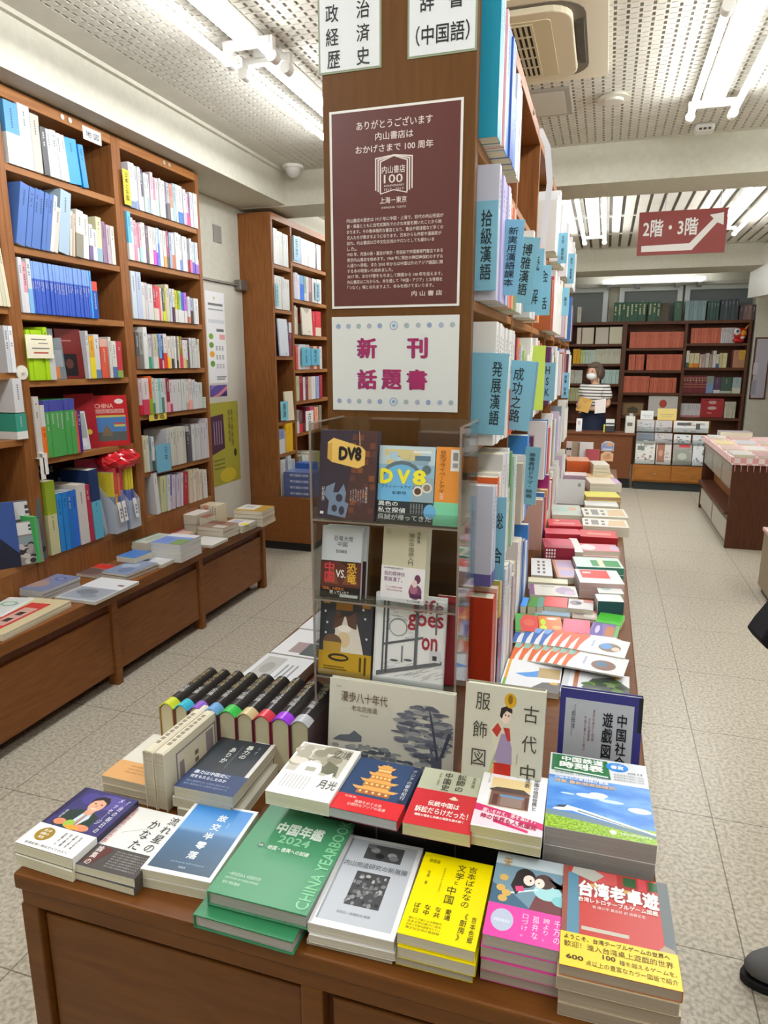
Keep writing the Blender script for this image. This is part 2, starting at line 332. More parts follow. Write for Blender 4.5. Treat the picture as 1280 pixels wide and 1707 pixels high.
t, w, h = poster_left('exhibition_poster', 'olive green poster with a dark purple square on wall', 4.445, 4.865, .62, 1.245, 'a8a33e')
art(t, w, h, .0012, [('p', [(.0, .38), (.48, .44), (.46, .86), (.0, .84)], '4a2c44'), ('e', .55, .1, .28, .09, 'cdb93a'), ('e', .84, .36, .05, .05, '3a3630')]+[('r', .12+.08*i, .5, .15+.08*i, .78, '9a86a0') for i in range(4)]+[('r', .08, .2+.05*i, .45, .215+.05*i, '6d6a2c') for i in range(3)])
for k, (u, v0, v1) in enumerate(((.72, .42, .94), (.62, .5, .9))): txt(t, w, h, .0016, '東方美術展', (u, v0, u+.08, v1), '3a3a24', vert=True)
t = thing('dome_camera', 'white dome security camera under the ceiling corner', 'camera', (-2.25, 4.92, ZC)); MB().cyl((0, 0, -.02), (0, 0, 0), .075, 20).build('base', mat('eceae2', .4), t)
MB().ball((0, 0, -.02), .058, .058, .062, 18, 8).build('dome', mat('d9d8d2', .15), t, smooth=True)
# ---------------- lamps ----------------
EM = mat('fbfdff', emit=TUBE); BACK = mat('dedfdc', .4)
def tube(t, p, q):                                # straight LED tube: lit lower side, opaque white back shaped to cut ceiling glare
    mb = MB().cyl(p, q, .0155, 20); o = None
    for i, f in enumerate(mb.f[2:], 2):
        z = sum(mb.v[k][2] for k in f)/4-p[2]; mb.m[i] = 1 if z > .0155*.35 else 0
    return mb.build('tube', [EM, BACK], t)
def twin(xa, xb, y0, y1, label, z=2.83):
    t = thing('fluorescent_light', label, 'lamp', ((xa+xb)/2, (y0+y1)/2, ZC), group='ceiling fluorescent lights')
    hl = (y1-y0)/2; hx = (xb-xa)/2
    MB().box(-.055, -hl-.03, -.04, .055, hl+.03, 0).build('housing', mat('e9e9e4', .4), t, bevel=.004)
    for s in (-1, 1):
        tube(t, (s*hx, -hl, z-ZC), (s*hx, hl, z-ZC))
        for e in (-1, 1):
            q = MB(); q.box(min(0, s*hx), e*hl-.018, -.06, max(0, s*hx), e*hl+.018, -.03)
            q.cyl((s*hx, e*(hl+.045), z-ZC), (s*hx, e*(hl-.005), z-ZC), .024, 14).box(s*hx-.014, e*hl-.016, z-ZC, s*hx+.014, e*hl+.016, -.03); q.build('socket', mat('e4e3dc', .4), t)
for i, y in enumerate((-.98, .4, 1.78, 3.155)):
    twin(-1.66, -1.45, y, y+1.2, ['twin fluorescent tubes of the left row, behind the viewpoint', 'twin fluorescent tubes of the left row, just overhead', 'twin fluorescent tubes of the left row, ending at a double socket', 'twin fluorescent tubes of the left row, disappearing behind the pillar'][i])
    twin(.345, .555, y-.01, y+1.19, ['twin fluorescent tubes of the right row, behind the viewpoint', 'twin fluorescent tubes of the right row, just overhead', 'twin fluorescent tubes of the right row, at top right corner', 'twin fluorescent tubes of the right row, nearest the cross beam'][i])
    if y > 1: twin(1.9, 2.11, y-.01, y+1.19, 'twin fluorescent tubes by the right wall, out of frame, number %s' % ORD[i+1])
twin(-.31, -.1, 6.0, 8.35, 'long twin tubes beyond the beam, left of the stairs sign')
twin(.95, 1.17, 5.95, 8.2, 'long twin tubes beyond the beam, right of the stairs sign')
twin(-1.9, -1.7, 6.0, 8.35, 'long twin tubes beyond the beam, hidden behind the pillar')
t = thing('wall_light', 'long horizontal tube over the green volumes at the back', 'lamp', (.57, 11.0, 2.68))
MB().box(-.72, -.03, -.04, .72, .1, 0).build('housing', mat('c9c9c4', .4), t)
tube(t, (-.68, -.03, .02), (.68, -.03, .02))
for x in (-.6, -.2, .33, .62): MB().box(x-.03, -.03, -.1, x+.03, .05, -.04).build('bracket', mat('5f6163', .4), t)
# ---------------- ceiling fittings ----------------
t = thing('ceiling_air_conditioner', 'cream ceiling air conditioner cassette above the centre bookcase', 'air conditioner', (-.5, 3.43, ZC))
def rrect(x0, y0, x1, y1, r, z):
    P = []
    for cx, cy, a in ((x1-r, y1-r, 0), (x0+r, y1-r, 90), (x0+r, y0+r, 180), (x1-r, y0+r, 270)):
        for k in range(6): P.append((cx+r*math.cos(R(a+18*k)), cy+r*math.sin(R(a+18*k)), z))
    return P
CR = mat('e6dfc8', .4)
MB().prism([(-.43, -.43, -.025), (.42, -.43, -.025), (.42, .43, -.025), (-.43, .43, -.025)], (0, 0, .03)).build('panel', CR, t)
MB().prism(rrect(-.38, -.38, .335, .37, .13, -.028), (0, 0, .004)).build('louvre_slot', mat('6d675a', .6), t)
MB().prism(rrect(-.36, -.36, .285, .335, .1, -.05), (0, 0, .03)).build('cover_plate', mat('e2d9bd', .4), t, bevel=.006)
MB().box(.295, -.2, -.04, .325, .2, -.027).build('vane', mat('4d493f', .5), t)
MB().prism(rrect(-.30, -.30, .20, .27, .02, -.053), (0, 0, .004)).build('grille_frame', mat('d9cfae', .45), t)
g = MB(); MB().box(-.28, -.28, -.0535, .12, .24, -.0532).build('grille_opening', mat('26231e', .8), t)
for k in range(19): g.box(-.283+.0222*k, -.28, -.057, -.272+.0222*k, .24, -.0535)
for k in range(6): g.box(-.283, -.283+.104*k, -.058, .128, -.275+.104*k, -.0535)
g.build('grille', mat('cfc5a6', .45), t)
t = thing('ceiling_hatch', 'grey square access hatch in ceiling beside air conditioner', 'hatch', (-.43, 4.2, ZC))
MB().box(-.16, -.2, -.012, .16, .2, 0).build('frame', mat('a5a197', .5), t); MB().box(-.13, -.17, -.014, .13, .17, -.012).build('lid', mat('c9c5b9', .6), t)
t = thing('smoke_detector', 'round cream smoke detector on the slotted ceiling', 'detector', (-.05, 4.22, ZC)); MB().cyl((0, 0, -.018), (0, 0, 0), .085, 24, 0, .07).build('base', mat('d9d5c6', .5), t)
MB().cyl((0, 0, -.03), (0, 0, -.018), .05, 20).build('sensor', mat('cfcbbc', .5), t)
t = thing('sensor_box', 'small white rounded box on ceiling near the beam', 'sensor', (.47, 4.86, ZC)); MB().box(-.055, -.05, -.045, .055, .05, 0).build('housing', mat('e4e3dd', .4), t, bevel=.015)
for x in (-.025, .0, .025): MB().box(x-.008, -.052, -.04, x+.008, -.049, -.028).build('slot', mat('4b4a46', .5), t)
t = thing('smoke_detector', 'round cream detector beyond beam above the stairs sign', 'detector', (.42, 6.15, ZC)); MB().cyl((0, 0, -.03), (0, 0, 0), .13, 24, 0, .11).build('base', mat('ddd8c4', .5), t)
t = thing('ceiling_air_conditioner', 'cream air conditioner beyond the beam, behind centre bookcase end', 'air conditioner', (-.75, 6.7, ZC)); MB().box(-.35, -.4, -.03, .32, .4, 0).build('panel', CR, t); MB().box(.22, -.2, -.034, .26, .2, -.03).build('vane', mat('4d493f', .5), t)
# hanging stairs sign
t = thing('hanging_sign', 'dark red hanging sign pointing to the upper floors', 'sign', (.455, 5.6, 2.45), (R(90), 0, 0))
w, h = .585, .295
MB().box(-w/2, -h/2, -.012, w/2, h/2, 0).build('board', mat('8d3f3a', .45), t)
art(t, w, h, .0003, [('p', [(.05, .08), (.63, .08), (.89, .68), (.96, .62), (.955, .9), (.8, .86), (.845, .77), (.6, .24), (.05, .22)], 'e9e6e2')], 'arrow')
txt(t, w, h, .001, '2階・3階', (.055, .42, .68, .82), 'ecebe8', bold=.02)
for x in (-.12, .24): MB().cyl((x, h/2, -.006), (x, ZC-2.447, -.006), .002, 6).build('hanging_wire', mat('9a9890', .4, .6), t)

# ---------------- left wall bookcase: three bays, one unit each ----------------
def bookcase(name, label, y0, y1, xb, xf, z0, z1, shelves, rail=.05, th=.03, kick=True, wood=None, left=True, right=True, sidew=.035):
    wood = wood or WOOD; t = thing(name, label, 'bookcase', (xb, y0, z0)); D = xf-xb; W = y1-y0; H = z1-z0
    for nm, a in (('side_panel', 0), ('side_panel', W-sidew)):
        MB().box(0, a, 0, D, a+sidew, H).build(nm, wood, t, bevel=.002)
    MB().box(0, sidew, 0, .012, W-sidew, H).build('back_panel', INNER, t)
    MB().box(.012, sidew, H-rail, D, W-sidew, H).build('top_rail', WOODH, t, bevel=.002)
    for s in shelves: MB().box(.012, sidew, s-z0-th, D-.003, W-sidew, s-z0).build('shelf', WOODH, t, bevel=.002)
    if kick: MB().box(D-.02, sidew, 0, D-.002, W-sidew, min(shelves)-z0-th).build('kick_panel', wood, t)
    return t
ZB = .48
ca = bookcase('bookcase', 'brown wall bookcase bay at the far left edge', 1.72, 2.50, XL, -2.5, ZB, 2.69, (2.22, 1.78, 1.50, 1.205, .632))
cb = bookcase('bookcase', 'brown wall bookcase bay with the blue volumes', 2.50, 3.272, XL, -2.5, ZB, 2.69, (2.38, 2.045, 1.762, 1.463, 1.10, .632))
cc = bookcase('bookcase', 'brown wall bookcase bay full of pale paperbacks', 3.272, 4.045, XL, -2.5, ZB, 2.69, (2.36, 2.087, 1.78, 1.507, 1.25, .92, .655))
for t, y in ((cb, .40), (cc, .42)):
    for k in (0, .05): MB().cyl((.279, y+k, 2.185), (.285, y+k, 2.185), .012, 10).build('shelf_screw', mat('c9c3b4', .3, .6), t)
# counter below it
t = thing('counter_cabinet', 'long low brown counter under the wall bookcase', 'counter', (XL+.002, .1, 0))
CW = WOODC; D = -2.167-XL; L_ = 4.13-.1
MB().box(0, 0, .425, D, L_, ZB).build('worktop', CW, t, bevel=.004)
MB().box(0, 0, .06, D-.03, L_-.01, .425).build('carcass', INNER, t)
ps = [.10, .94, 1.765, 2.565, 3.315, 4.10]
for y in ps: MB().box(D-.06, y-.115, 0, D-.004, y-.075, .425).build('post', CW, t, bevel=.003)
for a, b in zip(ps, ps[1:]): MB().box(D-.03, a-.075, .07, D-.016, b-.115, .376).build('flap_door', CW, t, bevel=.003)
for y in ps: MB().cyl((D-.12, y-.15, 0), (D-.12, y-.15, .07), .02, 10).build('foot', mat('2c2a28', .5), t)
# bookcase beyond the door
t = thing('bookcase', 'tall brown bookcase past the door, end panel facing us', 'bookcase', (XL, 5.03, 0)); D = .28
MB().box(0, 0, .45, D, .03, 2.66).build('side_panel', WOOD, t, bevel=.002)
MB().box(0, .345, .45, D, .375, 2.62).build('divider', WOOD, t, bevel=.002)
MB().box(0, 1.17, .45, D, 1.2, 2.66).build('side_panel', WOOD, t, bevel=.002)
MB().box(0, .03, .45, .012, 1.17, 2.66).build('back_panel', INNER, t)
MB().box(.012, .03, 2.61, D, 1.17, 2.66).build('top_rail', WOODH, t, bevel=.002)
for z in (2.288, 1.953, 1.59, 1.064, .803): MB().box(.012, .03, z-.03, D-.003, .345, z).build('shelf', WOODH, t, bevel=.002)
for z in (2.345, 2.056, 1.77, 1.48, 1.215, .94): MB().box(.012, .375, z-.03, D-.003, 1.17, z).build('shelf', WOODH, t, bevel=.002)
MB().box(0, 0, .07, .57, 1.2, .45).build('base_cabinet', CW, t, bevel=.003); MB().box(0, .02, 0, .54, 1.2, .07).build('plinth', mat('1f1d1b', .5), t)
# ---------------- centre display table and bookcase ----------------
TX0, TX1, TY0, TY1, TZ = -.905, .137, .765, 5.75, .70
t = thing('display_table', 'long brown display table carrying the centre bookcase', 'table', (0, 0, 0))
MB().box(TX0, TY0, TZ-.03, TX1, TY1, TZ).build('tabletop', WOODT, t, bevel=.004)
MB().box(TX0+.02, TY0+.03, .1, TX1-.02, TY1-.02, TZ-.03).build('carcass', INNER, t)
MB().box(TX0+.01, TY0+.004, TZ-.062, TX1-.01, TY0+.03, TZ-.03).build('top_rail', WOODT, t, bevel=.003)
for x in (TX0+.006, -.375, TX1-.036): MB().box(x, TY0+.003, .05, x+.036, TY0+.03, TZ-.06).build('post', WOODT, t, bevel=.003)
for a, b in ((TX0+.046, -.378), (-.328, TX1-.04)): MB().box(a, TY0+.014, .1, b, TY0+.029, TZ-.078).build('front_panel', WOODT, t, bevel=.003)
for k in range(6):
    y = TY0+.06+k*.82
    for x in (TX0+.004, TX1-.014): MB().box(x, y, .1, x+.01, y+.76, TZ-.075).build('side_panel', WOODC, t, bevel=.003)
for x in (TX0+.05, TX1-.09):
    for y in (TY0+.06, 3.2, TY1-.1): MB().box(x, y, 0, x+.04, y+.04, .1).build('leg', mat('2c2a28', .5), t)
t = thing('riser', 'black step riser under the second row of books', 'riser', (0, 0, 0)); q = MB()
MB().box(-.43, .995, TZ+.0005, -.052, 1.13, .79).build('step', mat('1d1a19', .35), t, bevel=.002)
for x in (-.33, -.19): MB().box(x, .9935, TZ+.001, x+.002, .995, .79).build('joint', mat('5a5552', .4), t)
PX0, PX1, PY = -.614, -.28, 1.5
BY1 = 5.62; HT = 2.365
t = thing('centre_bookcase', 'tall brown double sided bookcase standing on the display table', 'bookcase', (0, 0, 0))
MB().box(PX0, PY, TZ+.0005, PX1, PY+.03, HT).build('end_panel', WOODP, t, bevel=.003)
MB().box(PX0, BY1-.03, TZ+.0005, PX1, BY1, HT).build('end_panel', WOOD, t, bevel=.003)
MB().box(-.452, PY+.03, TZ+.0005, -.442, BY1-.03, HT).build('back_panel', INNER, t)
MB().box(PX0, PY+.03, HT-.04, PX1, BY1-.03, HT).build('top_panel', WOOD, t, bevel=.002)
UPS = [2.17, 2.78, 3.39, 4.0, 4.61, 5.2]
for y in UPS:
    MB().box(-.442, y, TZ+.0005, PX1, y+.022, HT-.04).build('upright', WOOD, t, bevel=.002)
    MB().box(PX0, y, TZ+.0005, -.452, y+.022, HT-.04).build('upright', WOOD, t, bevel=.002)
for z in (2.0, 1.68, 1.36, 1.03):
    for a, b in zip([PY+.03]+[y+.022 for y in UPS], UPS+[BY1-.03]):
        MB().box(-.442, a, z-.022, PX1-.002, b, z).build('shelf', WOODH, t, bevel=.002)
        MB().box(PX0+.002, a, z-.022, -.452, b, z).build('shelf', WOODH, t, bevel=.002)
# signs on the end panel
def sheet(name, label, cx, cz, w, h, base, cat='sign', edge=None, y=PY):
    t = thing(name, label, cat, (cx, y-.0006, cz), (R(90), 0, 0))
    MB().box(-w/2, -h/2, 0, w/2, h/2, .0012).build('sheet', mat(base, .3), t)
    if edge: MB().box(-w/2-.004, -h/2-.004, -.0003, w/2+.004, h/2+.004, .0006).build('backing', mat(edge, .4), t)
    return t, w, h

# ---------------- signs on the end panel ----------------
t, w, h = sheet('shelf_sign', 'white sign 政治経済歴史 at the top left of the pillar', -.55, 2.228, .131, .165, 'dfe2e4', edge='8f9a80')
txt(t, w, h, .0016, '現代中国', (.08, .82, .92, .96), INK, bold=.01)
for s, u, v in (('政', .1, .55), ('治', .62, .55), ('経', .1, .29), ('済', .62, .29), ('歴', .12, .03), ('史', .62, .03)): txt(t, w, h, .0016, s, (u, v, u+.22, v+.2), INK, bold=.01)
t, w, h = sheet('shelf_sign', 'white sign 辞書 at the top right of the pillar', -.354, 2.236, .134, .165, 'dfe2e4', edge='8f9a80')
txt(t, w, h, .0016, '字典', (.16, .78, .8, .95), INK, bold=.01)
txt(t, w, h, .0016, '辞', (.16, .46, .38, .68), INK, bold=.01); txt(t, w, h, .0016, '書', (.6, .46, .82, .68), INK, bold=.01); txt(t, w, h, .0016, '（中国語）', (.1, .1, .92, .32), INK, bold=.01)
t, w, h = sheet('anniversary_poster', 'maroon anniversary poster in white border on the pillar', -.452, 1.867, .291, .403, 'e6e3df', 'poster')
art(t, w, h, .0013, [('r', .018, .012, .982, .988, '5e3330')], 'printed_field')
PW = 'e2d6d0'; B = (-.452-w/2, 1.867-h/2)
def pb(x0, z0, x1, z1): return ((x0-B[0])/w, (z0-B[1])/h, (x1-B[0])/w, (z1-B[1])/h)
for s, b in (('ありがとうございます', (-.536, 2.027, -.37, 2.044)), ('内山書店は', (-.494, 2.004, -.411, 2.0195)), ('おかげさまで 100 周年', (-.538, 1.981, -.368, 1.9965)), ('上海－東京', (-.484, 1.879, -.424, 1.892))): txt(t, w, h, .0018, s, pb(*b), PW, bold=.012)
txt(t, w, h, .0018, 'SHANGHAI  TOKYO', pb(-.48, 1.869, -.426, 1.873), PW)
def lw(x): return (x-B[0])/w
def lh(z): return (z-B[1])/h
em = []
for k, dx in enumerate((0, .0055, .0105)):
    e = .002
    for sgn in (-1, 1):
        xo = -.453+sgn*(.0415-dx); xi = -.453+sgn*(.0415-dx-.0028)
        em += [('p', [(lw(xo), lh(1.968-k*.0035)), (lw(xi), lh(1.968-k*.0035)), (lw(xi), lh(1.906-k*.003)), (lw(xo), lh(1.906-k*.003))], PW),
               ('p', [(lw(xo), lh(1.970-k*.0035)), (lw(-.453), lh(1.9745-k*.001)), (lw(-.453), lh(1.973-k*.001)), (lw(xo), lh(1.967-k*.0035))], PW)]
em += [('p', [(lw(-.483), lh(1.8975)), (lw(-.453), lh(1.9045)), (lw(-.423), lh(1.8975)), (lw(-.423), lh(1.8995)), (lw(-.453), lh(1.9065)), (lw(-.483), lh(1.8995))], PW)]
art(t, w, h, .0016, em, 'emblem')
txt(t, w, h, .0019, '内山書店', pb(-.479, 1.938, -.428, 1.953), PW, bold=.01); txt(t, w, h, .0019, '100', pb(-.475, 1.919, -.433, 1.936), PW, bold=.01)
txt(t, w, h, .0019, 'ANNIVERSARY', pb(-.475, 1.912, -.43, 1.916), PW); txt(t, w, h, .0019, '1917 - 2017', pb(-.474, 1.904, -.431, 1.909), PW)
BODY = ['内山書店の歴史は 1917 年に中国・上海で、初代の内山完造が', '妻・美喜とともに自宅玄関先で小さな本屋を開いたことから始', 'まります。その後本格的な書店となり、魯迅や郭沫若など多くの', '文人たちが集まるようになります。日本からも作家や漫画家が', '訪れ、内山書店は日中文化交流のサロンとしても賑わいま', 'した。', '1935 年、完造の弟・嘉吉が東京・世田谷で中国書専門書店である', '東京内山書店を始めます。1968 年に現在の神田神保町のすずら', 'ん通りへ移転。また 2010 年からは中国以外のアジア諸国に関', 'する本の取扱いも始めました。', '2017 年、おかげ様をもちまして開業から 100 年を迎えます。', '内山書店はこれからも、本を通して「中国・アジア」とお客様を', '「つなぐ」場となれますよう、歩みを続けてまいります。']
for i, s in enumerate(BODY):
    z = 1.8475-i*.0116; n = min(1, len(s)/28.5); txt(t, w, h, .0018, s, pb(-.56, z-.0025, -.56+.216*n, z+.0055), PW, bold=.006)
txt(t, w, h, .0018, '内 山 書 店', pb(-.412, 1.688, -.344, 1.699), PW, bold=.012)
t, w, h = sheet('new_release_sign', 'white sign 新刊話題書 with magenta characters on the pillar', -.452, 1.5435, .294, .208, 'dadcdb')
MG = 'a02a60'; X0, Z0 = -.452-w/2, 1.5435-h/2
for s, x, z in (('新', -.537, 1.556), ('刊', -.42, 1.556), ('話', -.537, 1.487), ('題', -.479, 1.487), ('書', -.42, 1.487)):
    txt(t, w, h, .0015, s, ((x-X0-.002)/w, (z-Z0)/h, (x-X0+.044)/w, (z-Z0+.045)/h), '4a3f7a', bold=.02)
    txt(t, w, h, .0018, s, ((x-X0)/w, (z-Z0)/h, (x-X0+.046)/w, (z-Z0+.045)/h), MG, bold=.03)
ds = []
for v in (.9, .1):
    for i, u in enumerate((.055, .137, .22, .305, .39, .5, .6, .69, .775, .865, .95)):
        r = .033 if i == 5 else .019
        ds += [('e', u, v, r, r*w/h, ['8f9fc0', 'a3adc6', '9fb0b4', 'a9b0bd'][i % 4])]
        if i == 5: ds += [('e', u, v, r*.72, r*.72*w/h, 'cfd9e2'), ('e', u, v, r*.4, r*.4*w/h, '7f9fb4')]
art(t, w, h, .0014, ds, 'printed_dots')
# ---------------- clear acrylic rack ----------------
AX0, AX1, AY, AB = -.552, -.245, 1.25, 1.44
t = thing('acrylic_rack', 'clear acrylic three tier book rack against the pillar', 'rack', (0, 0, 0))
for x in (AX0, AX1-.003):
    MB().box(x, AY, TZ+.001, x+.003, AB, 1.43).build('side_panel', ACRYL, t)
    MB().box(x-.0006, AY-.001, TZ+.001, x+.0036, AY+.0014, 1.431).build('panel_edge', ACREDGE, t)
    MB().box(x-.0006, AY, 1.4285, x+.0036, AB, 1.431).build('panel_edge', ACREDGE, t)
MB().box(AX0+.003, AB-.003, TZ+.001, AX1-.003, AB, 1.43).build('back_panel', ACRYL, t)
TIERS = ((1.236, 1.262), (1.066, 1.084), (.893, .91))
for z, zl in TIERS:
    MB().box(AX0+.003, AY, z-.003, AX1-.003, AB-.004, z).build('tier', ACRYL, t)
    MB().box(AX0+.003, AY-.0012, z-.0032, AX1-.003, AY+.0012, z+.0004).build('tier_edge', ACREDGE, t)
    MB().box(AX0+.003, AY, z, AX1-.003, AY+.002, zl).build('front_lip', ACRYL, t)
# books in the rack
def rk(name, label, x0, x1, z, h, t, cover, y=None, lean=9, **k):
    return stand(name, label, (x0+x1)/2, y or AY+.006+t, z+.0005, x1-x0, h, t, cover, lean, 0, 'books in the acrylic rack', **k)
zt = 1.236
w, h, d = .121, .178, .026
r = rk('novel', 'dark DV8 novel with yellow signboard on the cover, rack top tier', -.537, -.416, zt, h, d, '382f3a', spine='R', y=AY+.022)
art(r, w, h, d, [('p', [(.4, 0), (1, 0), (1, 1), (.72, 1)], '4a3230')]+[('r', .55+.11*((i*7+j) % 4)+.02*(j % 2), .08+.09*j, .64+.11*((i*7+j) % 4)+.02*(j % 2), .145+.09*j, ['6a4030', '593a35', '7c4a2c'][(i+j) % 3]) for j in range(10) for i in range(2)]
 +[('p', [(.14, .68), (.14, .86), (.24, .91), (.74, .82), (.8, .78), (.8, .62), (.68, .58), (.22, .64)], 'e0b964'), ('p', [(.22, .64), (.22, .86), (.14, .84), (.14, .68)], 'c79d4a'), ('p', [(.7, .82), (.715, .82), (.69, .99), (.68, .99)], 'c9a06a'),
 ('p', [(.18, .05), (.2, .2), (.12, .26), (.14, .36), (.3, .41), (.27, .3), (.36, .3), (.45, .4), (.5, .3), (.48, .2), (.55, .18), (.5, .02)], '6f7f96'), ('e', .38, .24, .06, .045, '3c3846'), ('e', .3, .12, .05, .04, '3c3846'), ('e', .43, .1, .05, .05, '3c3846'), ('r', .05, .05, .11, .08, 'd9d9d9')])
txt(r, w, h, d+.0009, 'DV8', (.34, .66, .74, .82), '1c1a1c', bold=.06)
txt(r, w, h, d+.0009, '紀蔚然', (.07, .2, .12, .36), 'd6d3cf', vert=True); txt(r, w, h, d+.0009, '台北私立探偵', (.83, .2, .87, .38), 'd6d3cf', vert=True)
for i in range(6): txt(r, w, h, d+.0009, '都市の闇と光'[:4+i % 3], (.57+.043*i, .2, .595+.043*i, .35), 'b9aeb4', vert=True)
w, h, d = .113, .15, .024
r = rk('novel', 'bright blue DV8 novel with yellow title, rack top tier', -.414, -.301, zt, h, d, '8fb7cf', spine='R')
random.seed(3)
art(r, w, h, d, [('r', 0, .76, 1, 1, 'b9cdd6')]+[('r', random.random()*.9, .74+.22*random.random(), random.random()*.1+.05+.8*random.random(), .78+.2*random.random(), random.choice(['5f7a8c', 'dfe4e2', '8aa9bd', 'cfc08a', '3f5566', 'a8c6d6'])) for _ in range(16)]
 +[('e', .42, .5, .42, .31, '5f6f78'), ('e', .42, .5, .36, .26, '6fb1dc'), ('r', 0, .27, .62, .5, '6fb1dc'), ('r', .62, .28, 1, .6, '93a9b4'), ('e', .86, .7, .08, .06, '5f7076'), ('e', .72, .42, .09, .065, 'ded9cf'), ('e', .72, .42, .06, .045, '5a3f2f'), ('e', .88, .47, .09, .065, 'ded9cf'), ('e', .88, .47, .065, .045, '8c806f'), ('r', 0, 0, 1, .28, '2e3437'), ('e', .95, .16, .11, .1, '6fb1dc')])
for s, a in (('D', .03), ('V', .34), ('8', .62)): txt(r, w, h, d+.0009, s, (a, .5, a+.24, .7), 'f2e53a', bold=.05)
txt(r, w, h, d+.0009, 'プライベートアイ２', (.06, .445, .66, .49), '1f3f66'); txt(r, w, h, d+.0009, '紀蔚然', (.27, .37, .52, .41), '24384c')
for s, b in (('異色の', (.02, .21, .38, .275)), ('私立探偵', (.02, .12, .52, .195)), ('呉誠が帰ってきた', (.02, .03, .98, .105))): txt(r, w, h, d+.0009, s, b, 'e9eceb', bold=.015)
for i in range(5): txt(r, w, h, d+.0009, '名探偵の事件', (.6+.05*i, .12, .63+.05*i, .26), 'b9bdbd', vert=True)
w, h, d = .05, .152, .018
r = rk('novel', 'orange and mint novel at the right end, rack top tier', -.299, -.249, zt, h, d, 'e0913f', spine='R', y=AY+.024); band_part(r, w, h, d, '7fd0a8', .3)
txt(r, w, h, d+.001, '台北プライベートアイ', (.15, .42, .4, .96), '6a4218', vert=True); txt(r, w, h, d+.001, '紀蔚然', (.2, .33, .38, .42), 'f3e3d0', vert=True)
art(r, w, h, d+.0003, [('r', .58, .7, .95, .97, 'e6e3df'), ('r', .66, .83, .86, .93, '8a8a8c'), ('r', .66, .74, .86, .8, '9a9a9c')], 'price_sticker')
zt = 1.066
for k in (1, 0):
    w, h, d = .088, .15, .011
    r = rk('paperback', ['grey and red dinosaur paperback, front copy, rack middle tier', 'rear copy behind the dinosaur paperback, rack middle tier'][k], -.54+.007*k, -.452+.007*k, zt, h, d, 'c6cbd2', y=AY+.02+.013*k, spine='R')
    band_part(r, w, h, d, '3d2320', .52)
    if k: continue
    art(r, w, h, d+.0004, [('p', [(0, .14), (1, .14), (1, .52), (.7, .44), (.4, .52), (0, .5)], '5a2f28'), ('p', [(.1, .2), (.3, .46), (.45, .2)], '7a4a34'), ('p', [(.55, .2), (.75, .48), (.95, .2)], '7a4a34'), ('r', 0, 0, 1, .16, '1f1a1a'), ('r', .5, .02, .95, .06, 'dadada')])
    txt(r, w, h, d+.0006, '恐竜大陸', (.3, .8, .78, .87), '55585e'); txt(r, w, h, d+.0006, '中国', (.4, .72, .64, .79), '55585e'); txt(r, w, h, d+.0006, '安田峰俊', (.36, .63, .64, .68), '55585e')
    for s, c, b in (('中', 'd8404a', (.1, .36, .34, .5)), ('国', 'd8404a', (.1, .22, .34, .36)), ('恐', 'e0b23a', (.66, .36, .9, .5)), ('竜', 'e0b23a', (.66, .22, .9, .36)), ('VS.', 'f0efe9', (.38, .29, .63, .4)), ('「恐竜」の歴史は', 'd8803a', (.05, .11, .6, .155)), ('眠っていた？', 'e9e6e0', (.25, .055, .72, .105))): txt(r, w, h, d+.0009, s, b, c, bold=.015)
w, h, d = .094, .155, .03
r = stand('paperback', 'thick beige 闇の中国語入門 paperback, rack middle tier', -.362, AY+.047, zt+.0005, w, h, d, 'cfc9b2', 8, -5, 'books in the acrylic rack', spine='L')
band_part(r, w, h, d, 'eceaee', .47)
txt(r, w, h, d+.0006, '闇の中国語入門', (.6, .5, .72, .92), '5c5a50', vert=True); txt(r, w, h, d+.0006, '楊駿驍', (.78, .8, .85, .95), '5c5a50', vert=True)
art(r, w, h, d+.0004, [('e', .12, .92, .07, .045, 'bcb69e'), ('e', .8, .16, .15, .1, '7a4a6a'), ('e', .76, .2, .09, .07, 'a86a84'), ('e', .84, .33, .07, .06, '6a3a52'), ('e', .78, .27, .06, .05, 'e6cfd0'), ('r', .68, .08, .95, .13, '5a3050')])
for s, c, b in (('私の精神状態が崩壊寸前', '6a6668', (.05, .43, .5, .455)), ('我的精神快', '8a5a8a', (.07, .34, .55, .4)), ('要崩潰了。', '8a5a8a', (.07, .265, .5, .325)), ('ちくま新書', '4a4a4c', (.62, .02, .92, .05)), ('もっとも実用的な中国語', 'b05a7a', (.12, .18, .5, .205)), ('言葉から見る現代中国', 'b05a7a', (.14, .14, .5, .165))): txt(r, w, h, d+.0009, s, b, c)
zt = .893
w, h, d = .118, .17, .014
r = rk('picture_book', 'picture book with a brown and white cat, rack bottom tier', -.547, -.429, zt, h, d, '3c3d44', spine='R')
art(r, w, h, d, [('r', .02, .9, 1, 1, '4c4638'), ('r', .3, .83, .62, .93, '9a6a2a'), ('r', .06, .9, .18, .99, 'a88a2c'), ('r', .8, .88, .95, .97, 'a06c2a'), ('p', [(.25, .3), (.3, .55), (.28, .72), (.32, .82), (.42, .77), (.58, .77), (.68, .82), (.7, .7), (.78, .5), (.85, .3)], 'd9d2c8'), ('p', [(.25, .58), (.28, .72), (.32, .84), (.42, .77), (.58, .77), (.68, .83), (.71, .7), (.7, .6), (.55, .63), (.48, .78), (.42, .64)], '5c4238'), ('e', .48, .6, .13, .045, 'efe8e2'), ('e', .47, .46, .12, .1, 'd8c09c'), ('e', .25, .42, .18, .1, '6a5140'), ('r', .08, .3, .42, .42, 'b08d3a')]
 +[('e', u, v, .02, .015, 'd9d9da') for u, v in ((.14, .66), (.1, .8), (.86, .75), (.9, .5), (.82, .86), (.12, .53))])
band_part(r, w, h, d, 'b99324', .3)
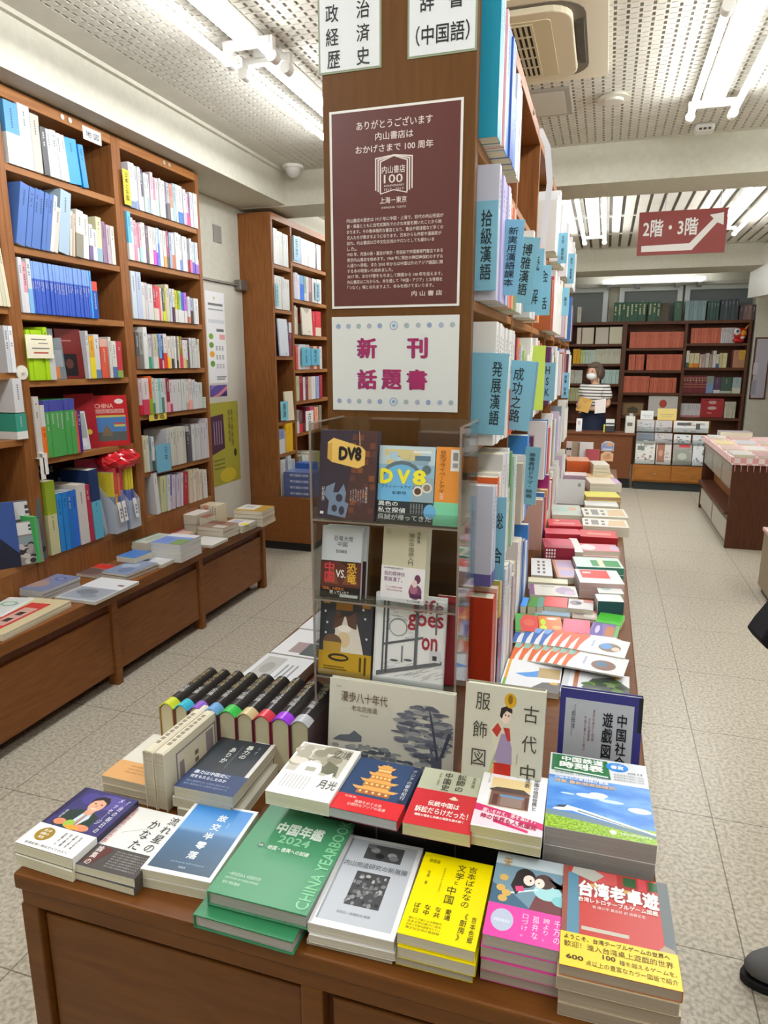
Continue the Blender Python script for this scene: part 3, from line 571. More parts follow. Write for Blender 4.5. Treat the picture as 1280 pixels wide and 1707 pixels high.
art(r, w, h, d+.0004, [('e', .38, .23, .2, .05, '2d2a24'), ('r', .1, .1, .5, .115, '6a5414'), ('r', .1, .07, .55, .085, '6a5414'), ('r', .78, .08, .82, .26, '4a3c14'), ('r', .87, .04, .91, .27, '4a3c14'), ('e', .39, .23, .15, .022, 'b99324')], 'band_print')
w, h, d = .15, .19, .011
r = rk('picture_book', 'white sketch picture book Life goes on, rack bottom tier', -.423, -.273, zt, h, d, 'd5d7da', spine='R', y=AY+.014)
sk = [('r', .03, .05, .97, .97, 'e2e4e6')]
random.seed(5)
for i in range(70):
    u = .15+.5*random.random(); v = .52+.4*random.random(); sk.append(('r', u, v, u+.04+.05*random.random(), v+.006, random.choice(['b9bbbe', '9c9ea2', 'c6c8ca'])))
for i in range(26):
    u = .1+.8*random.random(); v = .06+.18*random.random(); sk.append(('p', [(u, v), (u+.12, v+.04), (u+.12, v+.046), (u, v+.006)], 'aeb0b3'))
sk += [('e', .34, .64, .13, .1, '8e9094'), ('e', .34, .635, .115, .085, 'dfe1e3'), ('p', [(.05, .08), (.97, .28), (.97, .32), (.05, .13)], '63666b'), ('r', .12, .12, .145, .97, '55585d'), ('r', .17, .12, .2, .97, '4d5055'), ('p', [(.12, .42), (.7, .54), (.7, .565), (.12, .445)], '5a5d62'), ('r', .58, .2, .625, .97, '63666b'), ('p', [(.4, .26), (.42, .26), (.42, .44), (.4, .44)], '707378'), ('e', .3, .27, .06, .012, '54575c'), ('e', .5, .29, .06, .012, '54575c'), ('r', .8, .3, .95, .42, 'd0d2d5'), ('r', .84, .32, .9, .37, '3d3f44'), ('r', .86, .6, .885, .95, '6b6e73')]
art(r, w, h, d, sk)
for s, b in (('Life', (.55, .82, .97, .97)), ('goes', (.47, .62, .97, .8)), ('on', (.68, .42, .9, .56))): txt(r, w, h, d+.0009, s, b, '9c2f3c', bold=.02)
rk('picture_book', 'red cover behind the sketch picture book, rack bottom tier', -.3, -.255, zt, .185, .01, '9a3038', y=AY+.045)
# large landscape picture book in front of the rack
w, h, d = .268, .2, .016
r = stand('picture_book', 'wide cream picture book with an ink drawn tree before the rack', -.376, 1.222, TZ+.0008, w, h, d, 'd6d3c6', 8, 0, hard=True, spine='R')
random.seed(11); tr = []
for i in range(150):
    u = .02+.8*random.random(); v = .02+.3*random.random()*(1-.2*abs(u-.4)); tr.append(('e', u, v, .02+.025*random.random(), .012+.016*random.random(), random.choice(['8f949a', '6d737c', 'a9aba9', '5a606a', '979b9c'])))
tr += [('p', [(.04, .34), (.1, .4), (.18, .42), (.22, .47), (.28, .42), (.28, .36), (.18, .34)], '6b717b')]
tr += [('p', [(.86, .02), (.93, .02), (.92, .35), (.97, .5), (.9, .42), (.86, .55), (.86, .4), (.78, .55), (.83, .38)], '5c5f70')]
for i in range(150):
    a = random.random()*math.pi; q = random.random()**.5; tr.append(('e', .78+.21*q*math.cos(a*2), .62+.27*q*math.sin(a*2)-(.05 if q > .8 else 0), .035+.03*random.random(), .014+.012*random.random(), random.choice(['7d8089', '9a9ca0', '5d606e', 'b3b3ae', '6f7280'])))
tr += [('p', [(.88, .3), (.9, .3), (.83, .75), (.8, .85), (.82, .7)], '4b4d5c'), ('p', [(.9, .32), (.93, .35), (.99, .6), (.96, .6)], '4b4d5c')]
tr = [s if s[0] != 'e' else ('e', min(max(s[1], s[3]), 1-s[3]), max(s[2], s[4]), s[3], s[4], s[5]) for s in tr]
art(r, w, h, d, tr, step=.000004)
txt(r, w, h, d+.0015, '漫歩八十年代', (.1, .77, .48, .88), '6b5140', bold=.005); txt(r, w, h, d+.0015, '老北京拾遺', (.19, .68, .4, .74), '6b5140'); txt(r, w, h, d+.0015, '刘鸿 绘著', (.26, .63, .33, .65), '8a7a6a'); txt(r, w, h, d+.0015, '新世界', (.06, .91, .1, .93), '8a8278')
# two books standing on the riser
w, h, d = .142, .193, .02
r = stand('picture_book', 'pale green costume book with a lady in red, standing on the riser', -.132, 1.122, .7905, w, h, d, 'cfd0c2', 9, 0, hard=True, spine='R', back='8f8c78')
art(r, w, h, d, [('r', 0, 0, .3, .07, '8db45a'), ('p', [(.3, 0), (.36, .2), (.4, .42), (.34, .6), (.42, .68), (.5, .62), (.52, .3), (.5, 0)], 'd6d6bf'), ('p', [(.32, .05), (.36, .25), (.42, .4), (.4, .2), (.36, .05)], 'a8bf8a'), ('p', [(.4, .3), (.48, .56), (.56, .56), (.62, .44), (.63, .28), (.5, .26)], '9d8fb4'), ('p', [(.38, 0), (.4, .28), (.62, .28), (.63, 0)], 'b5281f'), ('p', [(.36, 0), (.37, .2), (.41, .28), (.41, 0)], 'd99a6a'), ('p', [(.36, .58), (.43, .66), (.48, .6), (.43, .52)], 'b93a34'), ('p', [(.5, .62), (.58, .62), (.6, .5), (.56, .5)], 'b93a34'), ('e', .525, .73, .065, .07, 'ecd9c9'), ('p', [(.45, .72), (.46, .8), (.54, .83), (.6, .8), (.6, .76), (.53, .78), (.49, .74), (.48, .7)], '2d2826'), ('e', .57, .88, .075, .07, 'd0a52a'), ('e', .57, .89, .03, .045, '8f6a14'), ('e', .72, .14, .045, .035, '9c2a2c'), ('e', .72, .08, .05, .035, '9c2a2c'), ('e', .56, .735, .008, .01, '3a2f2c'), ('e', .52, .74, .008, .01, '3a2f2c')])
for s, u, v in (('服', .14, .76), ('飾', .12, .49), ('図', .12, .22), ('古', .74, .7), ('代', .74, .42), ('中', .74, .15)): txt(r, w, h, d+.0009, s, (u, v, u+.18, v+.16), '45443c')
txt(r, w, h, d+.0009, '（精装彩図）', (.68, .28, .7, .4), '77766a', vert=True); txt(r, w, h, d+.0009, '古代中国', (.1, .02, .26, .055), '4a6a2c')
w, h, d = .152, .226, .018
r = stand('picture_book', 'navy framed 中国社会遊戯図譜 book standing at the table edge', .034, 1.262, TZ+.0006, w, h, d, '35357c', 9, 0, hard=True, spine='L')
art(r, w, h, d, [('r', .07, 0, .9, .92, 'b9bcc4'), ('r', .95, .7, 1, 1, '1d1c24')])
txt(r, w, h, d+.001, '中国社会・', (.7, .28, .83, .84), '1f1e24', vert=True, bold=.02); txt(r, w, h, d+.001, '遊戯図譜', (.53, .3, .66, .84), '1f1e24', vert=True, bold=.02); txt(r, w, h, d+.001, '［相田洋］', (.15, .6, .2, .87), '3a3a42', vert=True)
for i, s in enumerate(('庶民の遊びと娯楽', '古今の遊戯図', '中国の暮らしと遊び')): txt(r, w, h, d+.001, s, (.41-.05*i, .55-.08*i, .44-.05*i, .87), '8f4a5a', vert=True)
random.seed(9)
art(r, w, h, d+.0004, [('e', .1+.35*random.random(), .2+.2*random.random(), .02+.05*random.random(), .01+.02*random.random(), random.choice(['8a8c92', '6d6f76', '5a5c63', '9c9ea4'])) for _ in range(40)], 'ink_plants', step=.000008)

# ---------------- front rows of flat books ----------------
def pile(name, labels, x, y, z, rz, w, h, ts, covers, group, jit=.0025, **k):
    # labels from the top copy down; returns the top book
    zz = z+.0006; out = None
    for i in range(len(ts)-1, -1, -1):
        a = (random.uniform(-jit, jit), random.uniform(-jit, jit), random.uniform(-.8, .8)) if i else (0, 0, 0)
        kk = dict(k); kk['back'] = kk.get('back')
        o = book(name, labels[i], (x+a[0], y+a[1], zz), rz+a[2], w, h, ts[i], covers[0] if i == 0 else covers[-1], group if len(ts) > 1 else None, **kk)
        zz += ts[i]+.0006; out = o
    return out
Z = TZ
# 1 portrait book
w, h, d = .124, .165, .022
r = pile('hardback', ['book with a smiling man in a suit on the cover, top copy, left corner', 'lower copy under the smiling man book at the left corner'], -.849, .866, Z, -2, w, h, [d, .02], ['2c2a48', 'e3dfca'], 'books at the left corner of the table', spine='R')
art(r, w, h, d, [('r', .05, .35, 1, 1, '3d3a6e'), ('p', [(.06, .5), (.06, 1), (.09, 1), (.09, .5)], '2a2440'), ('e', .62, .85, .3, .12, '5a4f96'), ('e', .3, .85, .15, .1, '4a4488'), ('p', [(.14, .36), (.16, .6), (.34, .66), (.55, .66), (.72, .6), (.74, .36)], '2a3a34'), ('p', [(.38, .4), (.44, .66), (.56, .66), (.6, .55), (.5, .36)], 'c9d9e4'), ('p', [(.44, .38), (.49, .62), (.53, .62), (.52, .38)], 'b08a84'), ('r', .43, .6, .57, .7, 'd8a184'), ('e', .5, .77, .125, .115, 'e2ac8e'), ('p', [(.36, .74), (.36, .86), (.44, .92), (.58, .92), (.65, .85), (.64, .74), (.61, .83), (.5, .87), (.4, .83)], '2d2524'), ('e', .45, .79, .02, .008, '3a2c28'), ('e', .56, .79, .02, .008, '3a2c28'), ('p', [(.44, .715), (.5, .695), (.57, .715), (.5, .71)], 'f1ece8'), ('p', [(.49, .77), (.52, .77), (.53, .74), (.48, .74)], 'd09376'), ('e', .24, .42, .1, .05, 'd98a66'), ('e', .64, .4, .13, .05, 'd98a66'), ('e', .4, .42, .08, .06, '9ac04a'), ('e', .5, .38, .12, .035, 'e6a03a')])
band_part(r, w, h, d, 'edecea', .34, 'R')
txt(r, w, h, d+.0009, '『台の明日の', (.86, .36, .93, .96), 'e9e6ee', vert=True, bold=.01); txt(r, w, h, d+.0009, 'メッセージ', (.75, .5, .82, .96), 'e9e6ee', vert=True, bold=.01); txt(r, w, h, d+.0009, '衛藤孝', (.15, .44, .19, .62), 'd9d6de', vert=True)
art(r, w, h, d+.0005, [('e', .26, .2, .14, .1, '9c7f2c')], 'gold_seal')
for s, b in (('愛と絆', (.2, .23, .32, .27)), ('感動の', (.19, .18, .33, .22)), ('実話', (.21, .13, .31, .17))): txt(r, w, h, d+.0008, s, b, 'f3ead2', bold=.02)
for i, s in enumerate(('台湾の未来', '感動と勇気', '初の著書', '話題の人')): txt(r, w, h, d+.0008, s, (.8-.09*i, .1, .84-.09*i, .29), '3f3f44', vert=True)
txt(r, w, h, d+.0008, '台湾を深く知るすべての人へ', (.12, .03, .85, .065), '4a4a50')
# 2 nagareboshi
w, h, d = .118, .16, .015
r = pile('paperback', ['white 流れ星のかなた paperback with a dark band, top copy', 'lower copy under the white 流れ星のかなた paperback'], -.732, .866, Z, 0, w, h, [d, .0145], ['e9e8e4', '55504c'], 'white shooting star paperbacks', spine='R')
band_part(r, w, h, d, '4a4543', .33, 'R')
txt(r, w, h, d+.0009, '流れ星の', (.74, .37, .9, .95), '2a2a2a', vert=True); txt(r, w, h, d+.0009, 'かなた', (.5, .36, .66, .84), '2a2a2a', vert=True)
art(r, w, h, d+.0003, [('p', [(.2, .55), (.6, .72), (.6, .725), (.2, .56)], 'b9b9b6')], 'line')
txt(r, w, h, d+.0009, '台湾映画の名作集', (.05, .36, .13, .96), 'cf7a74', vert=True)
art(r, w, h, d+.0006, [('p', [(.05, .04), (.12, .31), (.36, .3), (.22, .05)], '5c2f2a')], 'band_print'); txt(r, w, h, d+.0009, '論集の', (.1, .03, .2, .31), 'e4e0da', vert=True, bold=.01)
for i in range(7): txt(r, w, h, d+.0009, '流れる星と記憶の物語をたどる', (.42, .27-.036*i, .93, .29-.036*i), 'b9b6b2')
# 3 blue sea book
w, h, d = .128, .182, .017
r = pile('paperback', ['blue sea 故交半零落 paperback in a white frame, top copy', 'lower copy under the blue sea paperback'], -.617, .900, Z, 3, w, h, [d, .017], ['e9eaec', 'e6e2cf'], 'blue sea paperbacks', spine='L')
SEA = bpy.data.materials.new('sea_and_sky_print'); SEA.use_nodes = True; N, L, P = nodes(SEA)
tc = N.new('ShaderNodeTexCoord'); sp = N.new('ShaderNodeSeparateXYZ'); mr = N.new('ShaderNodeMapRange'); cr = N.new('ShaderNodeValToRGB')
mr.inputs[1].default_value = -.09; mr.inputs[2].default_value = .09; e = cr.color_ramp.elements; e[0].color = lin('3d4f60'); e[1].color = lin('3583d2')
for p, c in ((.42, '3f6384'), (.55, '44709c'), (.60, '6f9cc9'), (.66, '5f9ad4')): q = e.new(p); q.color = lin(c)
L.new(tc.outputs['Object'], sp.inputs[0]); L.new(sp.outputs[1], mr.inputs[0]); L.new(mr.outputs[0], cr.inputs[0]); L.new(cr.outputs[0], P.inputs['Base Color']); P.inputs['Roughness'].default_value = .3
art(r, w, h, d, [('r', .055, .05, .945, .965, SEA)])
for i, s in enumerate('故交半零落'): txt(r, w, h, d+.0004, s, (.5-.01*i, .76-.135*i, .64-.01*i, .86-.135*i), 'eef2f5', bold=.03)
txt(r, w, h, d+.0004, '李長声', (.7, .68, .725, .76), 'e3eaf0', vert=True); txt(r, w, h, d+.0004, '李長声', (.46, .09, .56, .115), 'd9e2ea'); txt(r, w, h, d+.0004, 'old friends half withered', (.3, .15, .78, .17), '9fb6c9')
# 4 yearbook
w, h, d = .168, .232, .026
G = '2f8a55'
r = book('yearbook', 'green hardcover 中国年鑑 2024 yearbook, lower copy sticking out', (-.462, .874, Z+.0006), -.5, w, h, .024, '2f7a50', 'green yearbooks', hard=True, spine='L', pages='b4b0ae')
r = book('yearbook', 'green hardcover 中国年鑑 2024 yearbook, top copy', (-.452, .897, Z+.0256), .5, w, h, d, '468a62', 'green yearbooks', hard=True, spine='L', pages='b9b5b3')
txt(r, w, h, d+.0004, '中国年鑑', (.24, .655, .76, .785), 'e3ede2', bold=.035); txt(r, w, h, d+.0004, '2024', (.33, .565, .67, .645), '8fcaa0', bold=.02)
txt(r, w, h, d+.0004, '岐国・復興への試練', (.28, .48, .72, .525), 'd9e6da', bold=.02); art(r, w, h, d+.0002, [('e', .2, .505, .035, .026, '2d5a3c')], 'dot'); txt(r, w, h, d+.0004, '特集', (.175, .49, .225, .52), 'd9e6da')
txt(r, w, h, d+.0004, 'CHINA YEARBOOK', (.85, .03, .975, .93), '86c79a', rot=90, bold=.012)
for s, b in (('一般社団法人 中国研究所', (.08, .175, .42, .205)), ('INSTITUTE OF CHINA AFFAIRS', (.08, .14, .42, .158)), ('発行 明石書店', (.08, .095, .26, .12))): txt(r, w, h, d+.0004, s, b, 'cfe2d2')
# 5 grey
w, h, d = .132, .2, .017
r = pile('paperback', ['grey 内山完造研究 paperback in a white frame, top copy', 'second copy under the grey 内山完造研究 paperback', 'bottom copy under the grey 内山完造研究 paperback'], -.304, .884, Z, 2, w, h, [d, .014, .008], ['e6e6e8', 'dedbd4'], 'grey research paperbacks', spine='L', pages='d6d0c4')
random.seed(21)
ph = [('r', .06, .06, .94, .96, 'b9bdc4'), ('r', .06, .06, .085, .96, '8f9399'), ('r', .3, .75, .78, .93, '4b4b4d'), ('r', .3, .24, .72, .6, '454547')]
for i in range(60):
    u = .31+.37*random.random(); v = .26+.3*random.random(); ph.append(('e', u, v, .012+.02*random.random(), .008+.016*random.random(), random.choice(['8a8a8c', '6a6a6c', 'a9a9aa', '2f2f31', '77777a'])))
for u, v, c in ((.42, .86, '8c8c8e'), (.65, .83, '9a9a9c'), (.68, .8, '77777a'), (.5, .8, '2c2c2e'), (.36, .9, '707072')): ph.append(('e', u, v, .06, .03, c))
art(r, w, h, d, ph, step=.000008)
txt(r, w, h, d+.0009, '内山完造研究の新展開', (.1, .635, .9, .695), '63666b'); txt(r, w, h, d+.0009, '孫安石・柳澤和也 編著', (.26, .145, .66, .17), '75787d')
# 6 yellow
w, h, d = .112, .172, .0185
Y1 = 'f0dc00'
r = pile('paperback', ['bright yellow 吉本ばななの文学と中国 paperback, top copy', 'second copy down of the bright yellow paperbacks', 'third copy, lowest of the bright yellow paperbacks'], -.175, .874, Z, .4, w, h, [d, .0185, .0185], [Y1, 'e0cc08'], 'bright yellow paperbacks', jit=.004, spine='R', pages='cfc8b8')
TY = '3c3a14'
for s, b in (('吉本ばななの', (.68, .42, .8, .92)), ('文学', (.52, .72, .64, .92)), ('と', (.53, .66, .58, .7)), ('中国', (.46, .42, .58, .63)), ('吉本色郷', (.87, .06, .94, .34)), ('《厨房》', (.73, .06, .82, .36))): txt(r, w, h, d+.0004, s, b, TY, vert=True, bold=.004)
for i, s in enumerate(('愛通', 'な共', 'な中', 'ば日')): txt(r, w, h, d+.0004, s, (.52-.14*i, .24, .6-.14*i, .36), TY, vert=True, bold=.01)
txt(r, w, h, d+.0004, '徐暁 著', (.13, .55, .17, .8), TY, vert=True); txt(r, w, h, d+.0004, '吉本文学から始まる', (.34, .45, .37, .92), '7a7410', vert=True); txt(r, w, h, d+.0004, '読者論', (.1, .87, .26, .92), '6a640e')
for i, s in enumerate(('優れた才能による新時代', '吉本文学の魅力に迫る', '日本と中国の読者をむすぶ', '異文化交流の最前線')): txt(r, w, h, d+.0004, s, (.08, .17-.035*i, .52, .195-.035*i), '5a5410')
# 7 pink band
w, h, d = .113, .17, .0185
r = pile('paperback', ['pink banded comic novel with two embracing figures, top copy', 'second copy down of the pink banded novels', 'third copy down of the pink banded novels', 'fourth copy, lowest of the pink banded novels'], -.056, .888, Z, 1, w, h, [d]*4, ['7f9aa8', 'd8479c'], 'pink banded novels', spine='R', pages='b9aea6')
art(r, w, h, d, [('r', 0, .35, 1, 1, '6d8b9c'), ('r', 0, .85, 1, 1, 'b9c4ca'), ('p', [(.0, .35), (.0, .6), (.3, .5), (.55, .35)], '3f6078'), ('p', [(.5, .35), (.6, .6), (.75, .62), (.95, .45), (.98, .35)], '6a3a3c'), ('e', .72, .6, .18, .1, '9fd0d4'), ('e', .9, .52, .12, .06, '7fc0c4'), ('p', [(.25, .5), (.6, .6), (.6, .62), (.25, .52)], 'cfe0e6'), ('e', .42, .72, .14, .12, '2b2224'), ('p', [(.3, .78), (.24, .6), (.32, .5), (.4, .6)], '2b2224'), ('e', .47, .7, .075, .065, 'efd9cf'), ('e', .67, .72, .13, .09, '4d3a36'), ('p', [(.7, .78), (.95, .6), (1, .68), (.95, .78), (.8, .66)], '4d3a36'), ('e', .61, .69, .065, .06, 'efd9cf'), ('e', .49, .7, .012, .014, '3a2a2a'), ('e', .6, .69, .01, .01, '3a2a2a'), ('p', [(.3, .6), (.4, .62), (.42, .56), (.32, .54)], 'd8477a')]+[('e', u, v, .06, .04, 'c9a45a') for u, v in ((.14, .68), (.12, .55), (.2, .5), (.16, .43))])
band_part(r, w, h, d, 'e0479f', .36, 'R')
txt(r, w, h, d+.0009, '天', (.1, .82, .22, .93), 'b98a4a', bold=.02)
art(r, w, h, d+.0005, [('e', .2, .19, .14, .12, 'b3bcd0')], 'seal')
for i, s in enumerate(('千万の', '誇より、', '孤弁な', '口づけ。')): txt(r, w, h, d+.0008, s, (.83-.13*i, .06, .91-.13*i, .3), 'f6dcec', vert=True)
txt(r, w, h, d+.0008, '中国古風百合', (.1, .16, .3, .2), 'e9edf3'); 
# 8 taiwan board games
w, h, d = .15, .188, .017
r = pile('paperback', ['red 台湾老卓遊 board game book with yellow band, top copy', 'second copy down of the red board game books', 'third copy down of the red board game books', 'fourth copy, lowest of the red board game books'], .066, .876, Z, 1.5, w, h, [d, .0205, .0205, .0205], ['b5332c', 'bfae94'], 'red board game books', spine='R', pages='a99a8a')
art(r, w, h, d, [('r', 0, 0, .06, 1, '8a4a3c'), ('r', .05, .3, .16, .93, '4f7f96'), ('r', .15, .72, .85, 1, '9c3a36'), ('r', .58, .88, .7, .98, '2f5a34'), ('r', .82, .88, .9, .98, '2f5a34'), ('r', .28, .86, .52, .99, 'c05050'), ('r', .72, .86, .8, .99, 'c24a52'), ('p', [(.08, .93), (.3, .86), (.4, .95), (.3, 1), (.1, 1)], 'a9a9a0'), ('r', .9, 0, 1, 1, '62696a'), ('r', .18, .35, .6, .385, 'b9b2a4'), ('e', .3, .82, .05, .02, 'c9a05a'), ('e', .62, .82, .05, .02, 'c9a05a'), ('p', [(.82, .28), (.9, .36), (.98, .33), (1, .28)], 'a9967f')])
band_part(r, w, h, d, 'e9c93a', .3, 'R')
txt(r, w, h, d+.0009, '台湾老卓遊', (.15, .68, .9, .86), 'f2efe9', bold=.045); txt(r, w, h, d+.0009, '台湾レトロテーブルゲーム図鑑', (.15, .625, .88, .675), 'efece6', bold=.02); txt(r, w, h, d+.0009, '著 陳介宇 戴志珍 訳 齋藤正志', (.28, .575, .76, .605), 'e3d9d0')
BT = '4a3a10'
for s, b, bo in (('ようこそ、台湾テーブルゲームの世界へ', (.03, .235, .93, .28), .015), ('歓迎！進入台湾桌上遊戯的世界', (.03, .165, .95, .22), .0), ('100', (.36, .115, .47, .155), .03), ('種を超えるゲームを、', (.5, .1, .97, .14), 0), ('600', (.05, .06, .2, .1), .03), ('点以上の豊富なカラー図版で紹介', (.22, .035, .97, .08), 0)): txt(r, w, h, d+.0009, s, b, BT, bold=bo)
# ---------- second row, on the riser ----------
Z2 = .79; AYL = 'books in the second row on the riser'
w, h, d = .12, .166, .026
r = book('hardback', 'white hardback with a faint landscape, left end of the second row', (-.46, 1.034, Z2+.0006), 0, w, h, d, 'e9e8e4', AYL, spine='R')
r2 = r; random.seed(31)
art(r, w, h, d, [('r', .04, .42, .9, .97, 'bdb8a8')]+[('e', .1+.6*random.random(), .55+.38*random.random(), .08+.08*random.random(), .04+.05*random.random(), random.choice(['d2cdbf', 'a59f8c', 'c4beae', '8f8b78'])) for _ in range(26)]+[('p', [(.55, .48), (.62, .7), (.82, .62), (.86, .44)], '6a6a58'), ('p', [(.2, .42), (.22, .58), (.34, .66), (.54, .62), (.6, .5), (.58, .4)], 'eceae6'), ('r', .34, .46, .5, .54, 'a9a694'), ('p', [(.68, .42), (.8, .5), (.82, .36), (.7, .3)], 'eceae6')]+[('r', .12+.055*i, .12, .135+.055*i, .36, 'b9b8b4') for i in range(8)], step=.000008)
txt(r, w, h, d+.0009, '月光', (.68, .2, .96, .36), '3a3a3a'); txt(r, w, h, d+.0009, '辺境', (.62, .78, .9, .94), '55554f')
w, h, d = .122, .158, .019
r = book('paperback', 'navy paperback with a golden tiered tower, second row', (-.338, 1.03, Z2+.0006), -1, w, h, d, '2c3f60', AYL, spine='R', pages='b9bcc0')
GO = 'c9833f'; rf = []
for k, (hw, v) in enumerate(((.36, .33), (.3, .48), (.23, .62), (.15, .76))):
    rf += [('r', .48-hw*.7, v, .48+hw*.7, v+.09, ['a8623a', 'b97a3c', 'c9803c', 'd08a44'][k]), ('p', [(.48-hw, v+.13), (.48-hw*.8, v+.08), (.48+hw*.8, v+.08), (.48+hw, v+.13), (.48+hw*.6, v+.125), (.48+hw*.45, v+.16), (.48-hw*.45, v+.16), (.48-hw*.6, v+.125)], 'e0a45a')]
    rf += [('e', .48+hw*.6*(i-2)/2.2, v+.045, .02, .02, 'f3cf8a') for i in range(5)]
art(r, w, h, d, [('r', 0, .28, 1, 1, '2e4468'), ('r', .87, .28, 1, 1, '23304a')]+rf+[('p', [(.47, .9), (.49, .9), (.48, .97)], 'e0a45a')])
band_part(r, w, h, d, 'd22f34', .28, 'R')
txt(r, w, h, d+.0009, 'アジアの都市紀行', (.88, .35, .95, .92), 'dfe4ec', vert=True)
for s, b in (('建築をめぐる旅', (.3, .15, .7, .2)), ('幻想的なアジアの風景', (.22, .09, .78, .14)), ('写真集', (.12, .22, .3, .25))): txt(r, w, h, d+.001, s, b, 'f3dcd4')
w, h, d = .112, .164, .022
r = book('paperback', 'sage green 訟師の中国史 paperback with a red band, second row', (-.214, 1.03, Z2+.0006), 1, w, h, d, 'b4b69e', AYL, spine='R', pages='d0cca6')
band_part(r, w, h, d, 'c62f36', .6, 'R')
art(r, w, h, d+.0006, [('e', .62, .5, .07, .02, 'd9c9b0'), ('e', .62, .52, .035, .022, 'e3d6c2')], 'band_print')
txt(r, w, h, d+.001, '訟師の', (.58, .64, .72, .95), '3f4034', vert=True, bold=.01); txt(r, w, h, d+.001, '中国史', (.37, .62, .5, .95), '3f4034', vert=True, bold=.01); txt(r, w, h, d+.001, '国家と裁判', (.28, .68, .32, .94), '6b6c58', vert=True); txt(r, w, h, d+.001, '夫馬進', (.82, .75, .88, .94), '4a4b3e', vert=True)
for s, b in (('伝統中国は', (.26, .33, .74, .42)), ('訴訟だらけだった！', (.1, .2, .9, .31)), ('儒教の理念と民衆の現実を読み解く', (.12, .14, .86, .18))): txt(r, w, h, d+.001, s, b, 'f6efe6', bold=.02)
w, h, d = .112, .162, .019
r = pile('paperback', ['white 道教 paperback with a pink banner, top copy', 'lower copy under the pink bannered 道教 paperback'], -.104, 1.04, Z2, 1, w, h, [d, .016], ['eae9ea', 'd6d2bc'], AYL, spine='R', pages='d0cca6')
art(r, w, h, d, [('r', .16, .34, .76, .86, 'd9d2c4'), ('r', .16, .68, .76, .86, 'e6cf98'), ('p', [(.14, .64), (.26, .69), (.66, .7), (.78, .62), (.7, .6), (.2, .6)], '5a4a44'), ('r', .18, .36, .76, .61, '7a5a4c'), ('r', .34, .38, .66, .55, '8f7a72'), ('r', .32, .53, .68, .57, '6a8fb4'), ('r', .22, .38, .3, .56, '5c3a34'), ('r', .7, .38, .75, .58, '5c3a34'), ('p', [(0, .36), (.5, .29), (1, .2), (1, .1), (.5, .2), (0, .25)], 'c92f66'), ('p', [(0, .24), (.5, .2), (1, .1), (1, .0), (0, .02)], 'efd3dc'), ('p', [(.3, .1), (.8, .02), (.8, .06), (.3, .15)], 'c92f66')])
txt(r, w, h, d+.0009, '中国の信仰世界と', (.8, .38, .88, .93), '3a3638', vert=True, bold=.01); txt(r, w, h, d+.0009, '道教', (.66, .74, .74, .93), '55504e', vert=True); txt(r, w, h, d+.0009, '神々の世界', (.1, .72, .13, .92), '77726e', vert=True)
txt(r, w, h, d+.0009, '願いを叶え、悪を滅ぼす。', (.12, .2, .9, .27), 'f3e3e8', bold=.01, rot=-6); txt(r, w, h, d+.0009, '神の世界も人気爆発', (.1, .1, .92, .18), 'a8284f', bold=.03, rot=-6)
w, h, d = .168, .218, .034
w, h, d = .168, .218, .034
r = pile('timetable', ['thick 中国鉄道時刻表 timetable with a white train, top copy', 'second copy of the railway timetable stack at the table edge', 'third copy of the railway timetable stack at the table edge', 'lowest copy of the railway timetable stack at the table edge'], .036, 1.096, Z, 1.5, w, h, [.034, .032, .032, .03], ['dfe2e4', 'c4c0bc'], AYL, spine='L', pages='a39e9c')
SKY = noise_mat('sky_print', '3f7fd0', '7fb4e6', (10, 26, 1), 1.2, 3, .3, .42, .75); GRS = noise_mat('grass_print', '5f8f1e', 'a8c63a', (60, 60, 1), 4, 3, .3)
art(r, w, h, d, [('r', 0, .12, 1, .67, SKY), ('r', 0, .0, 1, .15, GRS), ('p', [(0, .15), (0, .21), (.3, .2), (1, .1), (1, .07), (.5, .12)], '6d8496'), ('e', .42, .45, .14, .03, 'dbe7f2'), ('e', .5, .48, .09, .03, 'e9f0f6'), ('e', .62, .42, .12, .02, 'c9ddf0'), ('e', .88, .36, .11, .035, 'd6e4f2'), ('e', .2, .44, .07, .012, 'bcd6ee'),
  ('p', [(.06, .22), (.1, .26), (.2, .29), (.35, .265), (1, .12), (1, .1), (.4, .2), (.25, .23), (.12, .215)], 'eef1f3'), ('p', [(.08, .245), (.12, .28), (.2, .29), (.17, .255)], '2f4050'), ('p', [(.3, .235), (.95, .105), (.95, .11), (.3, .25)], '55788c'), ('r', .55, .2, .553, .27, '5a6a78'), ('r', .78, .14, .783, .2, '5a6a78'),
  ('p', [(.02, .74), (.02, .985), (.6, .975), (.63, .715)], '25713f'), ('p', [(.05, .775), (.6, .75), (.6, .735), (.05, .76)], 'e9edea'), ('e', .7, .91, .115, .065, '3a8fe0'), ('e', .62, .06, .03, .025, 'e9f0dc')])
txt(r, w, h, d+.0009, '中国鉄道', (.12, .885, .56, .965), 'eef2ee', bold=.04); txt(r, w, h, d+.0009, '時刻表', (.1, .785, .56, .885), 'eef2ee', bold=.05)
txt(r, w, h, d+.0009, '春夏', (.63, .875, .77, .93), 'e9f3fb', bold=.05); txt(r, w, h, d+.0009, '2024年', (.65, .935, .75, .955), 'dcebf8')
txt(r, w, h, d+.0009, '中国国鉄 13万キロ全路線', (.06, .7, .62, .73), '5a6a8a'); txt(r, w, h, d+.0009, '2780キロの新路線が開業', (.06, .625, .6, .665), 'e9eef6', bold=.02); txt(r, w, h, d+.0009, '特集 最新開業路線図', (.06, .57, .66, .615), 'e0b98a', bold=.02)
txt(r, w, h, d+.0009, 'vol.13', (.8, .83, .95, .86), '6a6a6e', bold=.01)
